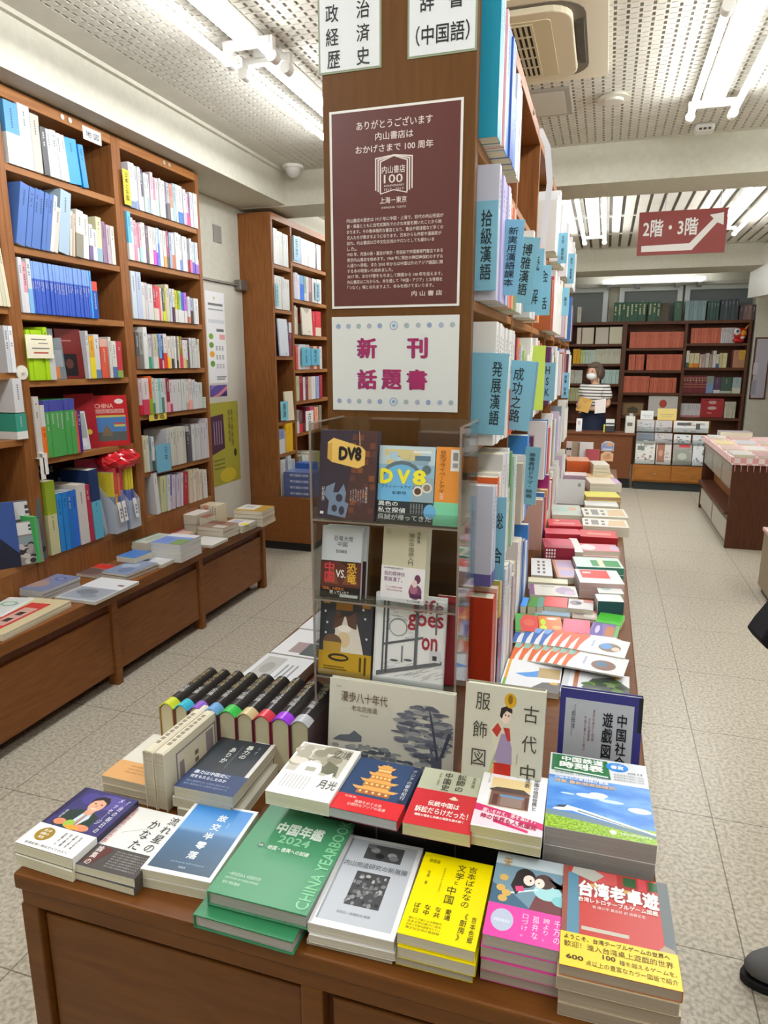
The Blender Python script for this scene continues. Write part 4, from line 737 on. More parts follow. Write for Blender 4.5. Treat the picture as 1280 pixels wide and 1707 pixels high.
for i in range(3): txt(r, w, h, d+.0009, '高速鉄道の時刻と路線', (.66, .785-.035*i, .96, .81-.035*i), '8a8c92')
txt(r, w, h, d+.0009, '中国鉄道時刻研究会', (.68, .045, .96, .07), 'e9f0dc')
# ---------- left part of the table ----------
w, h, d = .118, .165, .016
r = pile('paperback', ['cream paperback with an orange band, top copy, left table edge', 'second copy under the cream paperback with orange band', 'lowest copy under the cream paperback with orange band'], -.842, 1.07, Z, -1, w, h, [d, .015, .013], ['d9d6c8', 'cfc8b4'], 'cream paperbacks with orange bands', spine='R', pages='c9c0aa')
band_part(r, w, h, d, 'd9a56a', .36, 'R')
txt(r, w, h, d+.001, '清詩選集', (.76, .5, .84, .92), '77725f', vert=True)
for i in range(3): txt(r, w, h, d+.001, '古典の世界へのいざない', (.3, .14+.06*i, .8, .17+.06*i), 'a8783f')
w, h, d = .124, .186, .022
r = pile('hardback', ['dark navy 暴力のありか hardback, top copy of its stack', 'second copy under the dark navy 暴力のありか hardback', 'lowest copy under the dark navy 暴力のありか hardback'], -.668, 1.074, Z, 1, w, h, [d, .021, .019], ['d9d8d2', 'd6d2c4'], 'navy violence hardbacks', jit=.006, spine='L', pages='cfc9b2')
art(r, w, h, d, [('r', .0, .0, .93, .97, '33383f')]); band_part(r, w, h, d, '35456a', .33, 'L')
txt(r, w, h, d+.001, '暴力の', (.58, .62, .7, .88), 'e6e6e2', vert=True, bold=.02); txt(r, w, h, d+.001, 'ありか', (.34, .5, .45, .8), 'e6e6e2', vert=True, bold=.02); txt(r, w, h, d+.001, '竹元 規人', (.78, .74, .82, .88), 'b9bcc2', vert=True)
art(r, w, h, d+.0003, [('r', .5, .42, .505, .86, '9a9da3')], 'line')
txt(r, w, h, d+.001, '暴力は中国史に', (.1, .255, .72, .315), 'e9ecf2', bold=.02); txt(r, w, h, d+.001, '何をもたらしたのか', (.1, .18, .72, .235), 'e9ecf2', bold=.02)
for i in range(2): txt(r, w, h, d+.001, '秩序と無秩序をめぐる思想と歴史のゆくえ', (.1, .11-.05*i, .84, .14-.05*i), '9aa6c2')
# two ivory volumes standing on edge, spines up, between the stacks
for k, x in enumerate((-.7815, -.7565)):
    t = thing('slipcase_volume', ['ivory volume standing spine up, left of the pair', 'ivory volume standing spine up, right, with ornament frame'][k], 'book', (x, 1.078, Z+.0006), (0, 0, R(-2)), 'ivory volumes standing on edge')
    a, b, hh = .0115, .095, .124
    mb = MB(); mb.prism([(-a, -b, 0), (-a, -b, hh-.003), (-a*.6, -b, hh), (a*.6, -b, hh), (a, -b, hh-.003), (a, -b, 0), (a-.0015, -b, 0), (a-.0015, -b, hh-.004), (-a+.0015, -b, hh-.004), (-a+.0015, -b, 0)], (0, 2*b, 0))
    mb.build('cover', mat('d9d0b9', .5), t); MB().box(-a+.0015, -b+.002, .002, a-.0015, b-.002, hh-.004).build('page_block', page_mat('cbc2ae', 'z'), t)
    q = MB()
    for i in range(9): q.box(-.004, -b+.03+.014*i, hh, .004, -b+.04+.014*i, hh+.0004)
    q.build('spine_lettering', mat('8f8676', .5), t)
    if k:
        f = MB(); X = a+.0003
        for y0, z0, y1, z1 in ((-.06, .03, .075, .034), (-.06, .1, .075, .104), (-.06, .03, -.056, .104), (.071, .03, .075, .104), (.04, .05, .066, .095), (-.05, .038, -.035, .08)): f.poly([(X, y0, z0), (X, y1, z0), (X, y1, z1), (X, y0, z1)])
        f.build('ornament', mat('8f8388', .5), t)
        f = MB(); [f.poly([(X+.0002, .0, .05+.016*i), (X+.0002, .012, .05+.016*i), (X+.0002, .012, .06+.016*i), (X+.0002, 0, .06+.016*i)]) for i in range(2)]; f.build('title', mat('6f675c', .5), t)
# nine thick dark novels standing spine up
NC = [('c9cf3a', 'yellow', '8f6a2c'), ('3fb4c9', 'turquoise', '6a3a34'), ('8a5fc0', 'violet', '4a3a4c'), ('6f9fd0', 'pale blue', '3f3a44'), ('3fb44f', 'green', '7a2f3c'), ('c9b98a', 'beige', '6a2f3a'), ('d0404c', 'red', '7a2430'), ('9a3fd6', 'purple', '8a2440'), ('b4b6bc', 'silver', '4a3c40')]
NX = [-.877, -.841, -.807, -.772, -.737, -.695, -.656, -.617, -.574, -.531]
for i, (c, nm, side) in enumerate(NC):
    x0, x1 = NX[i], NX[i+1]; tt = x1-x0-.001; hh = .128; Ln = .185
    t = thing('novel', 'thick black novel standing spine up with %s edge, %s from left' % (nm, ORD[i+1]), 'book', ((x0+x1)/2, 1.148+.018*i/8, Z+.0006), (0, 0, 0), 'dark novels standing spine up')
    K = 8; prof = [(-tt/2+tt*k/K, hh-.012*(abs(2*k/K-1)**2.2)) for k in range(K+1)]; inn = [(p*.93, q-.0022) for p, q in prof]
    mb = MB(); y1 = .03
    for a, b, mi in ((0, y1, 1), (y1, Ln, 0)):
        for (p, q), (r2, s) in zip(prof, prof[1:]): mb.poly([(p, a, q), (r2, a, s), (r2, b, s), (p, b, q)], mi)
    for (p, q), (r2, s), (p2, q2), (r3, s3) in zip(prof, prof[1:], inn, inn[1:]): mb.poly([(p, 0, q), (p2, 0, q2), (r3, 0, s3), (r2, 0, s)], 1); mb.poly([(p, Ln, q), (r2, Ln, s), (r3, Ln, s3), (p2, Ln, q2)], 0)
    z1 = prof[0][1]
    mb.box(-tt/2, 0, 0, -tt/2+.0022, Ln, z1, 2).box(tt/2-.0022, 0, 0, tt/2, Ln, z1, 2)
    mb.build('cover', [mat('2f2c2b', .25), mat(c, .25), mat(side, .3)], t)
    pg = MB(); pg.prism([(p*.88, .003, min(q, hh)-.004) for p, q in prof]+[(tt/2*.88, .003, .002), (-tt/2*.88, .003, .002)], (0, Ln-.006, 0)); pg.build('page_block', page_mat('d3cbaa', 'y'), t)
    for s, y, c2, sz in (('怪奇小説', .55, '9c8a5a', .38), ('全集', .3, 'b9b9b4', .18)):
        o = txt(t, tt, Ln, hh+.0005, s, (.3, y, .7, y+sz), c2, vert=True); o.location.y += Ln/2

# rows of books on shelves: kind, axis, plane, shelf height, place, (start, thickness, height, colour, band colour, band share, lean), group
SHELVES = [
('paperback', 'X', -2.492, 2.38, 'top shelf, wall bookcase left bay', 'books on the top shelf of the left bay', [(2.553,0.0742,0.25,'4f93c8','eceae4',0.5,0),(2.627,0.0665,0.26,'d5daf0',0,0,0),(2.693,0.0517,0.24,'cfc8bb',0,0,0),(2.748,0.0354,0.2,'46474a',0,0,2),(2.784,0.0331,0.2,'dfe4e6',0,0,3),(2.817,0.0338,0.205,'cfd8dc',0,0,3),(2.85,0.0282,0.2,'e2e6e4',0,0,4),(2.879,0.0286,0.2,'f0efe9',0,0,5),(2.91,0.0822,0.2,'2b93cf',0,0,5),(2.996,0.0375,0.19,'1c86c8',0,0,6)], 0.18),
('paperback', 'X', -2.492, 2.045, 'second shelf, wall bookcase left bay', 'books on the second shelf of the left bay', [(2.538,0.0516,0.27,'4d6fb0',0,0,-13),(2.59,0.0334,0.265,'4d6fb0',0,0,-13),(2.623,0.0284,0.265,'4d6fb0',0,0,-13),(2.652,0.0289,0.265,'4d6fb0',0,0,-13),(2.681,0.0264,0.26,'4d6fb0',0,0,-13),(2.707,0.0268,0.26,'4d6fb0',0,0,-13),(2.734,0.0242,0.26,'e9ecea',0,0,-13),(2.758,0.0308,0.21,'ddd6cb',0,0,-12),(2.792,0.0698,0.29,'9db4c6',0,0,-10),(2.865,0.0196,0.21,'e6d9c9',0,0,-8),(2.886,0.0145,0.2,'c9b9a6',0,0,-7),(2.902,0.051,0.22,'e8e3da','8a8474',0.5,-6),(2.958,0.0415,0.21,'efede8',0,0,-4),(3.0,0.026,0.17,'e7e3ea','6d5a86',0.4,-3),(3.028,0.0308,0.15,'e6e9ea',0,0,-2),(3.06,0.0401,0.215,'e8e3b8','9fc3d3',0.3,-2),(3.104,0.0298,0.2,'8f6f8d',0,0,0),(3.137,0.028,0.19,'b9a7b4',0,0,0),(3.171,0.0309,0.19,'ece6d6',0,0,0)], 0.18),
('paperback', 'X', -2.492, 1.762, 'third shelf, wall bookcase left bay', 'books on the third shelf of the left bay', [(2.538,0.021,0.235,'e8e6ea',0,0,0),(2.559,0.0241,0.22,'f0a9b9','f0eef0',0.4,0),(2.583,0.0245,0.235,'dfe6ea','7fb4dd',0.45,0),(2.608,0.0125,0.228,'3f5fc0','7fa2e0',-0.33,0),(2.62,0.0126,0.228,'3f5fc0','7fa2e0',-0.33,0),(2.633,0.0127,0.228,'3f5fc0','7fa2e0',-0.33,0),(2.645,0.0128,0.228,'3f5fc0','7fa2e0',-0.33,0),(2.658,0.0129,0.228,'3f5fc0','7fa2e0',-0.33,0),(2.671,0.013,0.228,'3f5fc0','7fa2e0',-0.33,0),(2.685,0.0131,0.228,'3f5fc0','7fa2e0',-0.33,0),(2.698,0.0132,0.228,'3f5fc0','7fa2e0',-0.33,0),(2.712,0.0133,0.228,'3f5fc0','7fa2e0',-0.33,0),(2.725,0.0134,0.228,'3f5fc0','7fa2e0',-0.33,0),(2.739,0.0135,0.228,'3f5fc0','7fa2e0',-0.33,0),(2.753,0.0137,0.228,'3f5fc0','7fa2e0',-0.33,0),(2.767,0.0138,0.228,'3f5fc0','7fa2e0',-0.33,0),(2.781,0.0139,0.228,'3f5fc0','7fa2e0',-0.33,0),(2.796,0.014,0.228,'3f5fc0','7fa2e0',-0.33,0),(2.81,0.0141,0.228,'3f5fc0','7fa2e0',-0.33,0),(2.825,0.0142,0.228,'3f5fc0','7fa2e0',-0.33,0),(2.839,0.0143,0.228,'3f5fc0','7fa2e0',-0.33,0),(2.854,0.0145,0.228,'3f5fc0','7fa2e0',-0.33,0),(2.869,0.0146,0.228,'3f5fc0','7fa2e0',-0.33,0),(2.884,0.0147,0.228,'3f5fc0','7fa2e0',-0.33,0),(2.899,0.0148,0.228,'3f5fc0','7fa2e0',-0.33,0),(2.914,0.015,0.228,'3f5fc0','7fa2e0',-0.33,0),(2.929,0.0151,0.228,'3f5fc0','7fa2e0',-0.33,0),(2.945,0.0152,0.228,'3f5fc0','7fa2e0',-0.33,0),(2.961,0.0153,0.228,'3f5fc0','7fa2e0',-0.33,0),(2.978,0.0128,0.228,'49a6ee',0,0,0),(2.992,0.0383,0.18,'1f55b5','d84a44',-0.25,0)], 0.18),
('paperback', 'X', -2.492, 1.463, 'fourth shelf, wall bookcase left bay', 'books on the fourth shelf of the left bay', [(2.538,0.0239,0.225,'a8d020',0,0,0),(2.562,0.0243,0.225,'a8d020',0,0,0),(2.586,0.0247,0.225,'a8d020',0,0,0),(2.611,0.025,0.225,'a8d020',0,0,0),(2.636,0.0254,0.24,'a8d020',0,0,0),(2.661,0.0376,0.235,'6d7478','dcdcda',0.5,0),(2.912,0.0193,0.235,'dfe3e8',0,0,0),(2.935,0.0378,0.21,'d9a43a','e3cf2e',0.5,0),(2.976,0.0386,0.22,'e8e6e6','5d7fa8',0.2,0),(3.017,0.0571,0.2,'d0583f','e9b9a6',-0.2,0),(3.078,0.0203,0.21,'e9e6dd',0,0,0),(3.1,0.0354,0.19,'eceadf','54719c',0.3,0),(3.14,0.0421,0.19,'c23a45','8fae5b',0.2,0)], 0.18),
('paperback', 'X', -2.492, 1.1, 'fifth shelf, wall bookcase left bay', 'books on the fifth shelf of the left bay', [(2.538,0.0335,0.29,'e6e2d8',0,0,0),(2.571,0.0262,0.25,'e5742b','e9e7e4',-0.4,0),(2.598,0.0308,0.27,'4fa055','4a4fa0',-0.2,0),(2.628,0.0313,0.27,'4fa055','4a4fa0',-0.2,0),(2.66,0.0319,0.27,'4fa055','4a4fa0',-0.2,0),(2.692,0.0325,0.27,'4fa055','4a4fa0',-0.2,0),(2.724,0.0332,0.27,'4fa055','4a4fa0',-0.2,0),(2.757,0.0338,0.27,'4fa055','4a4fa0',-0.2,0),(2.791,0.0172,0.21,'d8534a',0,0,0),(2.808,0.0211,0.21,'4a2f78',0,0,0)], 0.18),
('paperback', 'X', -2.492, 0.632, 'lowest shelf, wall bookcase left bay', 'books on the sixth shelf of the left bay', [(2.549,0.06,0.36,'c8c597','8fa32f',-0.45,0),(2.615,0.0318,0.29,'2f86cc',0,0,0),(2.648,0.0324,0.29,'2b7fc9',0,0,0),(2.681,0.033,0.29,'2470c0',0,0,0),(2.715,0.0336,0.29,'2f6fd0',0,0,0),(2.751,0.0651,0.31,'e9e2da',0,0,1),(2.82,0.0335,0.3,'b23047',0,0,2),(2.858,0.0678,0.37,'5fb0c8','1f3560',-0.45,2)], 0.18),
('paperback', 'X', -2.492, 2.36, 'top shelf, wall bookcase right bay', 'books on the top shelf of the right bay', [(3.349,0.0495,0.225,'f0f1f4','7d8fae',0.15,0),(3.402,0.0253,0.22,'e7eaf2','8f9cc0',0.2,0),(3.428,0.0239,0.22,'eef0ef',0,0,0),(3.453,0.0219,0.215,'6b6577','e9eeec',0.35,0),(3.476,0.021,0.2,'e8f0ee',0,0,0),(3.498,0.0271,0.2,'e4ebee','9fb9c9',0.4,0),(3.53,0.0263,0.22,'f4d9e2',0,0,-3),(3.559,0.0267,0.2,'e39ab4','f0e0e6',0.4,0),(3.587,0.0283,0.2,'e6e3e6','cfe6da',0.4,0),(3.616,0.0187,0.205,'ecece9',0,0,0),(3.636,0.0334,0.2,'e9e7ea',0,0,0),(3.673,0.0192,0.2,'8a8494','4b4750',0.4,0),(3.693,0.0278,0.2,'c9c6cc','6f6b70',0.45,0),(3.724,0.0276,0.2,'e79a8a','eadfda',0.35,0),(3.755,0.0239,0.21,'bcd9e4',0,0,0),(3.781,0.0188,0.21,'f1f1ee',0,0,0),(3.801,0.0492,0.21,'f3f1ec','4a7fc0',0.3,0),(3.853,0.0313,0.2,'ece8f2','d2c6ea',0.35,0),(3.887,0.0176,0.18,'efe3ea','e3608f',0.4,0),(3.906,0.0235,0.18,'9b6a9a','c75a8a',0.3,0),(3.933,0.0281,0.2,'eef0f2',0,0,0),(3.962,0.0447,0.2,'eceff3',0,0,0)], 0.18),
('paperback', 'X', -2.492, 2.087, 'second shelf, wall bookcase right bay', 'books on the second shelf of the right bay', [(3.31,0.0295,0.245,'5fb4e6','e9ece6',0.35,0),(3.34,0.0207,0.22,'efd9dc',0,0,0),(3.36,0.0233,0.21,'e7b6c4','e08aa0',0.4,0),(3.384,0.0194,0.2,'e08fa4','f0eaea',0.35,0),(3.404,0.0226,0.2,'ecc3c9','9fc7c9',0.4,0),(3.428,0.0326,0.21,'eff0ec',0,0,0),(3.462,0.019,0.2,'6b5566',0,0,0),(3.483,0.0392,0.2,'ece6da',0,0,0),(3.526,0.024,0.2,'ece9ec','e04fc0',0.4,0),(3.552,0.0147,0.2,'e9e9f0','7a57c9',0.35,0),(3.568,0.0245,0.205,'5a8ae0','9fc3ee',-0.4,0),(3.595,0.0307,0.2,'e3edf0',0,0,0),(3.629,0.0306,0.2,'efe3dc','e8a05f',0.3,0),(3.662,0.0188,0.205,'a2506a','4b4f4c',0.3,0),(3.683,0.0252,0.2,'9aa6c2',0,0,0),(3.711,0.029,0.2,'efefec','c9764f',0.4,0),(3.742,0.04,0.21,'eef0f2',0,0,0),(3.786,0.025,0.205,'ecece9','6f86d0',0.3,0),(3.813,0.0486,0.2,'f1f1ee',0,0,0),(3.866,0.0281,0.19,'7b8790','8f2342',0.38,0),(3.896,0.0217,0.2,'f0e9ee','e37f96',0.38,0),(3.921,0.0273,0.185,'cfe0ee','6a5ac0',0.35,0),(3.951,0.0307,0.185,'e9eef0','8a6ad0',0.3,0),(3.983,0.0179,0.09,'b83a4a',0,0,0)], 0.18),
('paperback', 'X', -2.492, 1.78, 'third shelf, wall bookcase right bay', 'books on the third shelf of the right bay', [(3.31,0.0405,0.25,'dbe6f0',0,0,0),(3.351,0.0432,0.25,'c9d5ee',0,0,0),(3.394,0.0302,0.2,'ecebe6',0,0,0),(3.424,0.0215,0.2,'e3d9dc',0,0,0),(3.445,0.0487,0.195,'e6e8e8',0,0,0),(3.494,0.0216,0.195,'b8293a','efe0c4',0.35,0),(3.516,0.0257,0.19,'c94a50','efeae6',0.35,0),(3.541,0.0221,0.19,'e8535f',0,0,0),(3.564,0.0184,0.185,'ece3d8',0,0,0),(3.582,0.0213,0.185,'566052','c9d83a',0.3,0),(3.605,0.0148,0.19,'d8c93a',0,0,0),(3.621,0.0326,0.21,'e6e0c2',0,0,0),(3.657,0.0206,0.19,'dfe3ee',0,0,0),(3.679,0.0188,0.19,'eeeeee','5b3a52',0.45,0),(3.703,0.0253,0.185,'c9c22a','f0efec',0.4,0),(3.73,0.0206,0.185,'9fae2a','f0efec',0.4,0),(3.752,0.0201,0.185,'7cc9a8','f0efec',0.4,0),(3.773,0.0239,0.18,'5a68d0','f0efec',0.4,0),(3.799,0.0286,0.18,'b06ad0','f0efec',0.4,0),(3.839,0.0254,0.16,'f0eef0','c9826a',0.25,0),(3.865,0.0333,0.155,'9fa6c0','4a3a3a',0.5,0),(3.906,0.0503,0.155,'f2f2ef',0,0,0)], 0.18),
('paperback', 'X', -2.492, 1.507, 'fourth shelf, wall bookcase right bay', 'books on the fourth shelf of the right bay', [(3.31,0.0302,0.2,'55524f','7b5a48',0.35,0),(3.34,0.0336,0.2,'8a8a86','6f6f6c',0.4,0),(3.374,0.0354,0.23,'f0f0ed',0,0,0),(3.409,0.024,0.19,'d9dbd6','3f9a5f',0.35,0),(3.433,0.0218,0.19,'b9a9c0','6fa9c4',0.35,0),(3.455,0.0456,0.195,'b9b7a2','e8e6d5',0.35,0),(3.501,0.0176,0.19,'6b6255','c23040',0.35,0),(3.518,0.0222,0.195,'6aa6e6','a01f45',0.3,0),(3.54,0.0218,0.19,'45506f','ece0e2',0.25,0),(3.562,0.0306,0.2,'f2e6e6','d8452f',0.45,0),(3.593,0.0257,0.185,'efe6da','f2c230',0.35,0),(3.618,0.022,0.185,'f1f1ee',0,0,0),(3.641,0.0182,0.19,'efe9dd','4a4038',0.3,0),(3.663,0.0191,0.19,'f1f1ee',0,0,0),(3.685,0.0172,0.19,'7c7a82','3f3a3c',0.25,0),(3.705,0.0166,0.19,'e9e3a8',0,0,0),(3.724,0.0294,0.19,'8f7320','d8405a',0.4,0),(3.758,0.0342,0.17,'f0e9e2','ead9a0',0.35,0),(3.793,0.0158,0.17,'eef0f2','7f8a4a',0.3,0),(3.811,0.0182,0.18,'5b3248',0,0,0),(3.832,0.0213,0.185,'e2e2df',0,0,0),(3.855,0.0215,0.185,'dcdcd9',0,0,0),(3.878,0.0209,0.185,'e4e4e2',0,0,0),(3.901,0.0227,0.18,'dadad2','8a8f80',-0.2,0),(3.925,0.0229,0.18,'e6e6d2',0,0,0)], 0.18),
('paperback', 'X', -2.492, 1.25, 'fifth shelf, wall bookcase right bay', 'books on the fifth shelf of the right bay', [(3.31,0.0212,0.2,'e9d3d8','c8283a',0.28,0),(3.331,0.058,0.205,'f3e6e8','c8405a',0.42,0),(3.389,0.0382,0.215,'e0602a','8fae1a',0.4,0),(3.427,0.0215,0.205,'d9ead8','4f8f6a',0.3,0),(3.449,0.0266,0.2,'eef0ee',0,0,0),(3.475,0.035,0.2,'8fd0c8',0,0,0),(3.51,0.0293,0.2,'ece4ea','6f7570',0.45,0),(3.54,0.0221,0.2,'e6e6e2',0,0,0),(3.562,0.0268,0.2,'8f2a3f','e3a0ac',0.3,0),(3.589,0.0272,0.19,'f0e0e0','b84060',0.25,0),(3.616,0.0515,0.19,'e9e7ea',0,0,0),(3.672,0.0405,0.19,'e9e9e4',0,0,0),(3.715,0.0455,0.19,'e4e6e8',0,0,0),(3.763,0.0273,0.175,'e6e6de','b9a58f',0.25,0),(3.793,0.0341,0.19,'efe2e0','f0a09a',0.3,0),(3.83,0.0361,0.185,'e4e6e8',0,0,0),(3.868,0.0271,0.17,'e6e8ea',0,0,0),(3.897,0.0537,0.165,'dfe4e4',0,0,0),(3.953,0.0288,0.07,'dcead2',0,0,0)], 0.18),
('paperback', 'X', -2.492, 0.92, 'sixth shelf, wall bookcase right bay', 'books on the sixth shelf of the right bay', [(3.31,0.0222,0.21,'e8dfb5',0,0,0),(3.332,0.0256,0.21,'e6e4d8',0,0,0),(3.358,0.019,0.2,'7f9a9f',0,0,0),(3.377,0.0249,0.2,'ecebe8','3d5a52',0.3,0),(3.402,0.0155,0.13,'e9e7df',0,0,0),(3.417,0.0216,0.13,'e6e2dc','b07850',0.4,0),(3.54,0.0244,0.225,'e6e6ea',0,0,0),(3.566,0.0318,0.23,'e0ded2',0,0,0),(3.598,0.0323,0.23,'d9d8cb',0,0,0),(3.631,0.0328,0.23,'dedcd0',0,0,0),(3.665,0.0333,0.23,'e3e1d6',0,0,0),(3.699,0.0338,0.23,'d8d6c8',0,0,0),(3.736,0.0259,0.23,'4a454c','c9c6c9',-0.15,0),(3.765,0.0285,0.235,'5a5560',0,0,0),(3.803,0.0306,0.23,'dfe3e0',0,0,0),(3.834,0.031,0.23,'d6d6d8',0,0,0),(3.866,0.0314,0.23,'dcdadf',0,0,0),(3.898,0.0318,0.23,'d4d2d8',0,0,0),(3.93,0.0322,0.23,'dddbe0',0,0,0),(3.963,0.0327,0.26,'dbd3da',0,0,0)], 0.18),
('paperback', 'X', -2.492, 0.655, 'lowest shelf, wall bookcase right bay', 'books on the lowest shelf of the right bay', [(3.386,0.0374,0.25,'eeeef0',0,0,4),(3.433,0.0549,0.22,'c3c79a',0,0,-3),(3.491,0.0256,0.22,'e6eae4',0,0,-5),(3.52,0.0184,0.22,'dfe0ee','6a6ab8',-0.6,-5),(3.541,0.0345,0.21,'ddd3e2',0,0,-5),(3.592,0.0424,0.2,'d8cfe0',0,0,-5),(3.639,0.0252,0.21,'e3dde6',0,0,-5),(3.671,0.0498,0.21,'a92a35',0,0,-4),(3.727,0.0367,0.215,'e6d8bb',0,0,-3),(3.775,0.0213,0.19,'efe3d8',0,0,-2),(3.797,0.0246,0.21,'ecdcc8',0,0,-2),(3.824,0.0249,0.21,'e8d8c2',0,0,-2),(3.85,0.0267,0.2,'efe0cc',0,0,-2),(3.899,0.0483,0.19,'e8e8e0',0,0,0)], 0.18),
('hardback', 'X', -2.495, 2.288, 'top shelf, door bookcase narrow bay', 'books on the top narrow shelf past the door', [(5.062,0.063,0.26,'f0f0ee',0,0,0),(5.125,0.05,0.25,'ecece6',0,0,0),(5.175,0.05,0.25,'e3e8de',0,0,0),(5.225,0.052,0.245,'e6e9e2',0,0,0),(5.277,0.047,0.245,'dfe3dc',0,0,0)], 0.19),
('hardback', 'X', -2.495, 1.953, 'second shelf, door bookcase narrow bay', 'books on the second narrow shelf past the door', [(5.062,0.069,0.25,'efefec',0,0,0),(5.131,0.051,0.25,'ecece8',0,0,0),(5.182,0.044,0.25,'e6e6e2',0,0,0),(5.226,0.048,0.24,'eceae6',0,0,0),(5.274,0.051,0.24,'e9e9e6',0,0,0)], 0.19),
('hardback', 'X', -2.495, 1.59, 'third shelf, door bookcase narrow bay', 'books on the third narrow shelf past the door', [(5.251,0.044,0.27,'5a5378',0,0,0),(5.298,0.048,0.27,'7a3040','e9e6e6',-0.3,0)], 0.19),
('hardback', 'X', -2.495, 0.803, 'fifth shelf, door bookcase narrow bay', 'books on the fifth narrow shelf past the door', [(5.062,0.092,0.2,'7f8fb8','e3e4e0',0.6,0),(5.154,0.025,0.18,'e6c9b4',0,0,0),(5.179,0.129,0.24,'dcae1c',0,0,0)], 0.19),
('hardback', 'X', -2.495, 0.45, 'sixth shelf, door bookcase narrow bay', 'books on the sixth narrow shelf past the door', [(5.062,0.046,0.3,'d9d9d2',0,0,0),(5.108,0.047,0.3,'e3e3de',0,0,0),(5.155,0.037,0.29,'8f8c94',0,0,0),(5.192,0.065,0.32,'d6d8d2',0,0,0),(5.257,0.085,0.28,'a9b6bd',0,0,0)], 0.19),
('hardback', 'X', -2.495, 2.345, 'top shelf, door bookcase wide bay', 'books on the top wide shelf past the door', [(5.408,0.116,0.2,'e9e9ea',0,0,0),(5.524,0.053,0.215,'a9a9c4',0,0,0),(5.577,0.065,0.21,'efefec',0,0,0),(5.643,0.068,0.21,'e6e6e0',0,0,0),(5.719,0.155,0.21,'efecec',0,0,0),(5.879,0.028,0.21,'5a3f3c',0,0,0),(5.911,0.092,0.21,'ecece9',0,0,0)], 0.19),
('hardback', 'X', -2.495, 2.056, 'second shelf, door bookcase wide bay', 'books on the second wide shelf past the door', [(5.408,0.027,0.2,'e0c9cc',0,0,0),(5.435,0.059,0.21,'dcdcee',0,0,0),(5.494,0.042,0.2,'eceef0',0,0,0),(5.536,0.076,0.2,'2f6fd8','6fa0d0',-0.35,0),(5.617,0.041,0.2,'8fa9a6','e0e4e2',0.3,0),(5.663,0.047,0.2,'eceeec',0,0,0),(5.715,0.065,0.2,'b98a90','8a5f66',0.4,0),(5.786,0.102,0.2,'e6e6e4',0,0,0),(5.895,0.093,0.205,'eeeeec',0,0,0)], 0.19),
('hardback', 'X', -2.495, 1.77, 'third shelf, door bookcase wide bay', 'books on the third wide shelf past the door', [(5.408,0.028,0.23,'e3d9c9',0,0,0),(5.436,0.04,0.22,'d6c3a6',0,0,0),(5.742,0.035,0.21,'efe0cc','d8564a',-0.5,0),(5.787,0.055,0.21,'c42f3c',0,0,0),(5.848,0.126,0.215,'c9303c','e9d9c4',0.35,0)], 0.19),
('hardback', 'X', -2.495, 1.48, 'fourth shelf, door bookcase wide bay', 'books on the fourth wide shelf past the door', [(5.408,0.046,0.2,'c24a48',0,0,0),(5.454,0.039,0.19,'ecdcd4',0,0,0),(5.493,0.062,0.21,'dfe6e8',0,0,0),(5.555,0.069,0.21,'d2dde2',0,0,0),(5.628,0.071,0.21,'d9b9b4',0,0,0),(5.704,0.072,0.2,'8a5a5c',0,0,0),(5.783,0.074,0.2,'d8b07c',0,0,0),(5.863,0.055,0.2,'a04a4c',0,0,0),(5.924,0.056,0.2,'e3e0e0',0,0,0)], 0.19),
('hardback', 'X', -2.495, 1.215, 'fifth shelf, door bookcase wide bay', 'books on the fifth wide shelf past the door', [(5.408,0.061,0.21,'c9cfa0',0,0,0),(5.469,0.073,0.21,'9a2440',0,0,0),(5.542,0.043,0.2,'efe9e6',0,0,0),(5.591,0.057,0.2,'7a3a48',0,0,0),(5.654,0.068,0.2,'e3c3a8',0,0,0),(5.734,0.092,0.2,'efefec',0,0,0),(5.834,0.07,0.2,'9aa6d0',0,0,0),(5.912,0.065,0.21,'a03040',0,0,0)], 0.19),
('hardback', 'X', -2.495, 0.94, 'sixth shelf, door bookcase wide bay', 'books on the sixth wide shelf past the door', [(5.408,0.043,0.2,'9a938c','e3e3df',0.5,0),(5.451,0.077,0.19,'5a4038','c42a3a',0.4,0),(5.687,0.092,0.21,'c04a6a','e6b9b4',0.3,0),(5.787,0.086,0.2,'e0a080',0,0,0),(5.881,0.061,0.21,'8f8f80',0,0,0)], 0.19),
('hardback', 'X', -2.495, 0.45, 'lowest shelf, door bookcase wide bay', 'books on the lowest wide shelf past the door', [(5.408,0.048,0.29,'8a7a60',0,0,0),(5.456,0.037,0.29,'7a8a70',0,0,0),(5.493,0.059,0.28,'e3e6e4',0,0,0),(5.552,0.062,0.28,'e9ecea',0,0,0),(5.623,0.072,0.29,'cfc4b4',0,0,0),(5.703,0.088,0.29,'d9d2c4',0,0,0),(5.797,0.11,0.28,'b9b96a',0,0,0)], 0.19),
('boxed_volume', 'Y', 10.91, 1.8, 'top shelf, far bookcase left bay', 'volumes on the top shelf of the far bookcase left bay', [(-0.435,0.06,0.235,'d6c6ba',0,0,0),(-0.363,0.167,0.235,'d9d0be',0,0,0),(-0.17,0.182,0.235,'d6cdc2',0,0,0),(0.025,0.179,0.24,'d9d6c0',0,0,0)], 0.2),
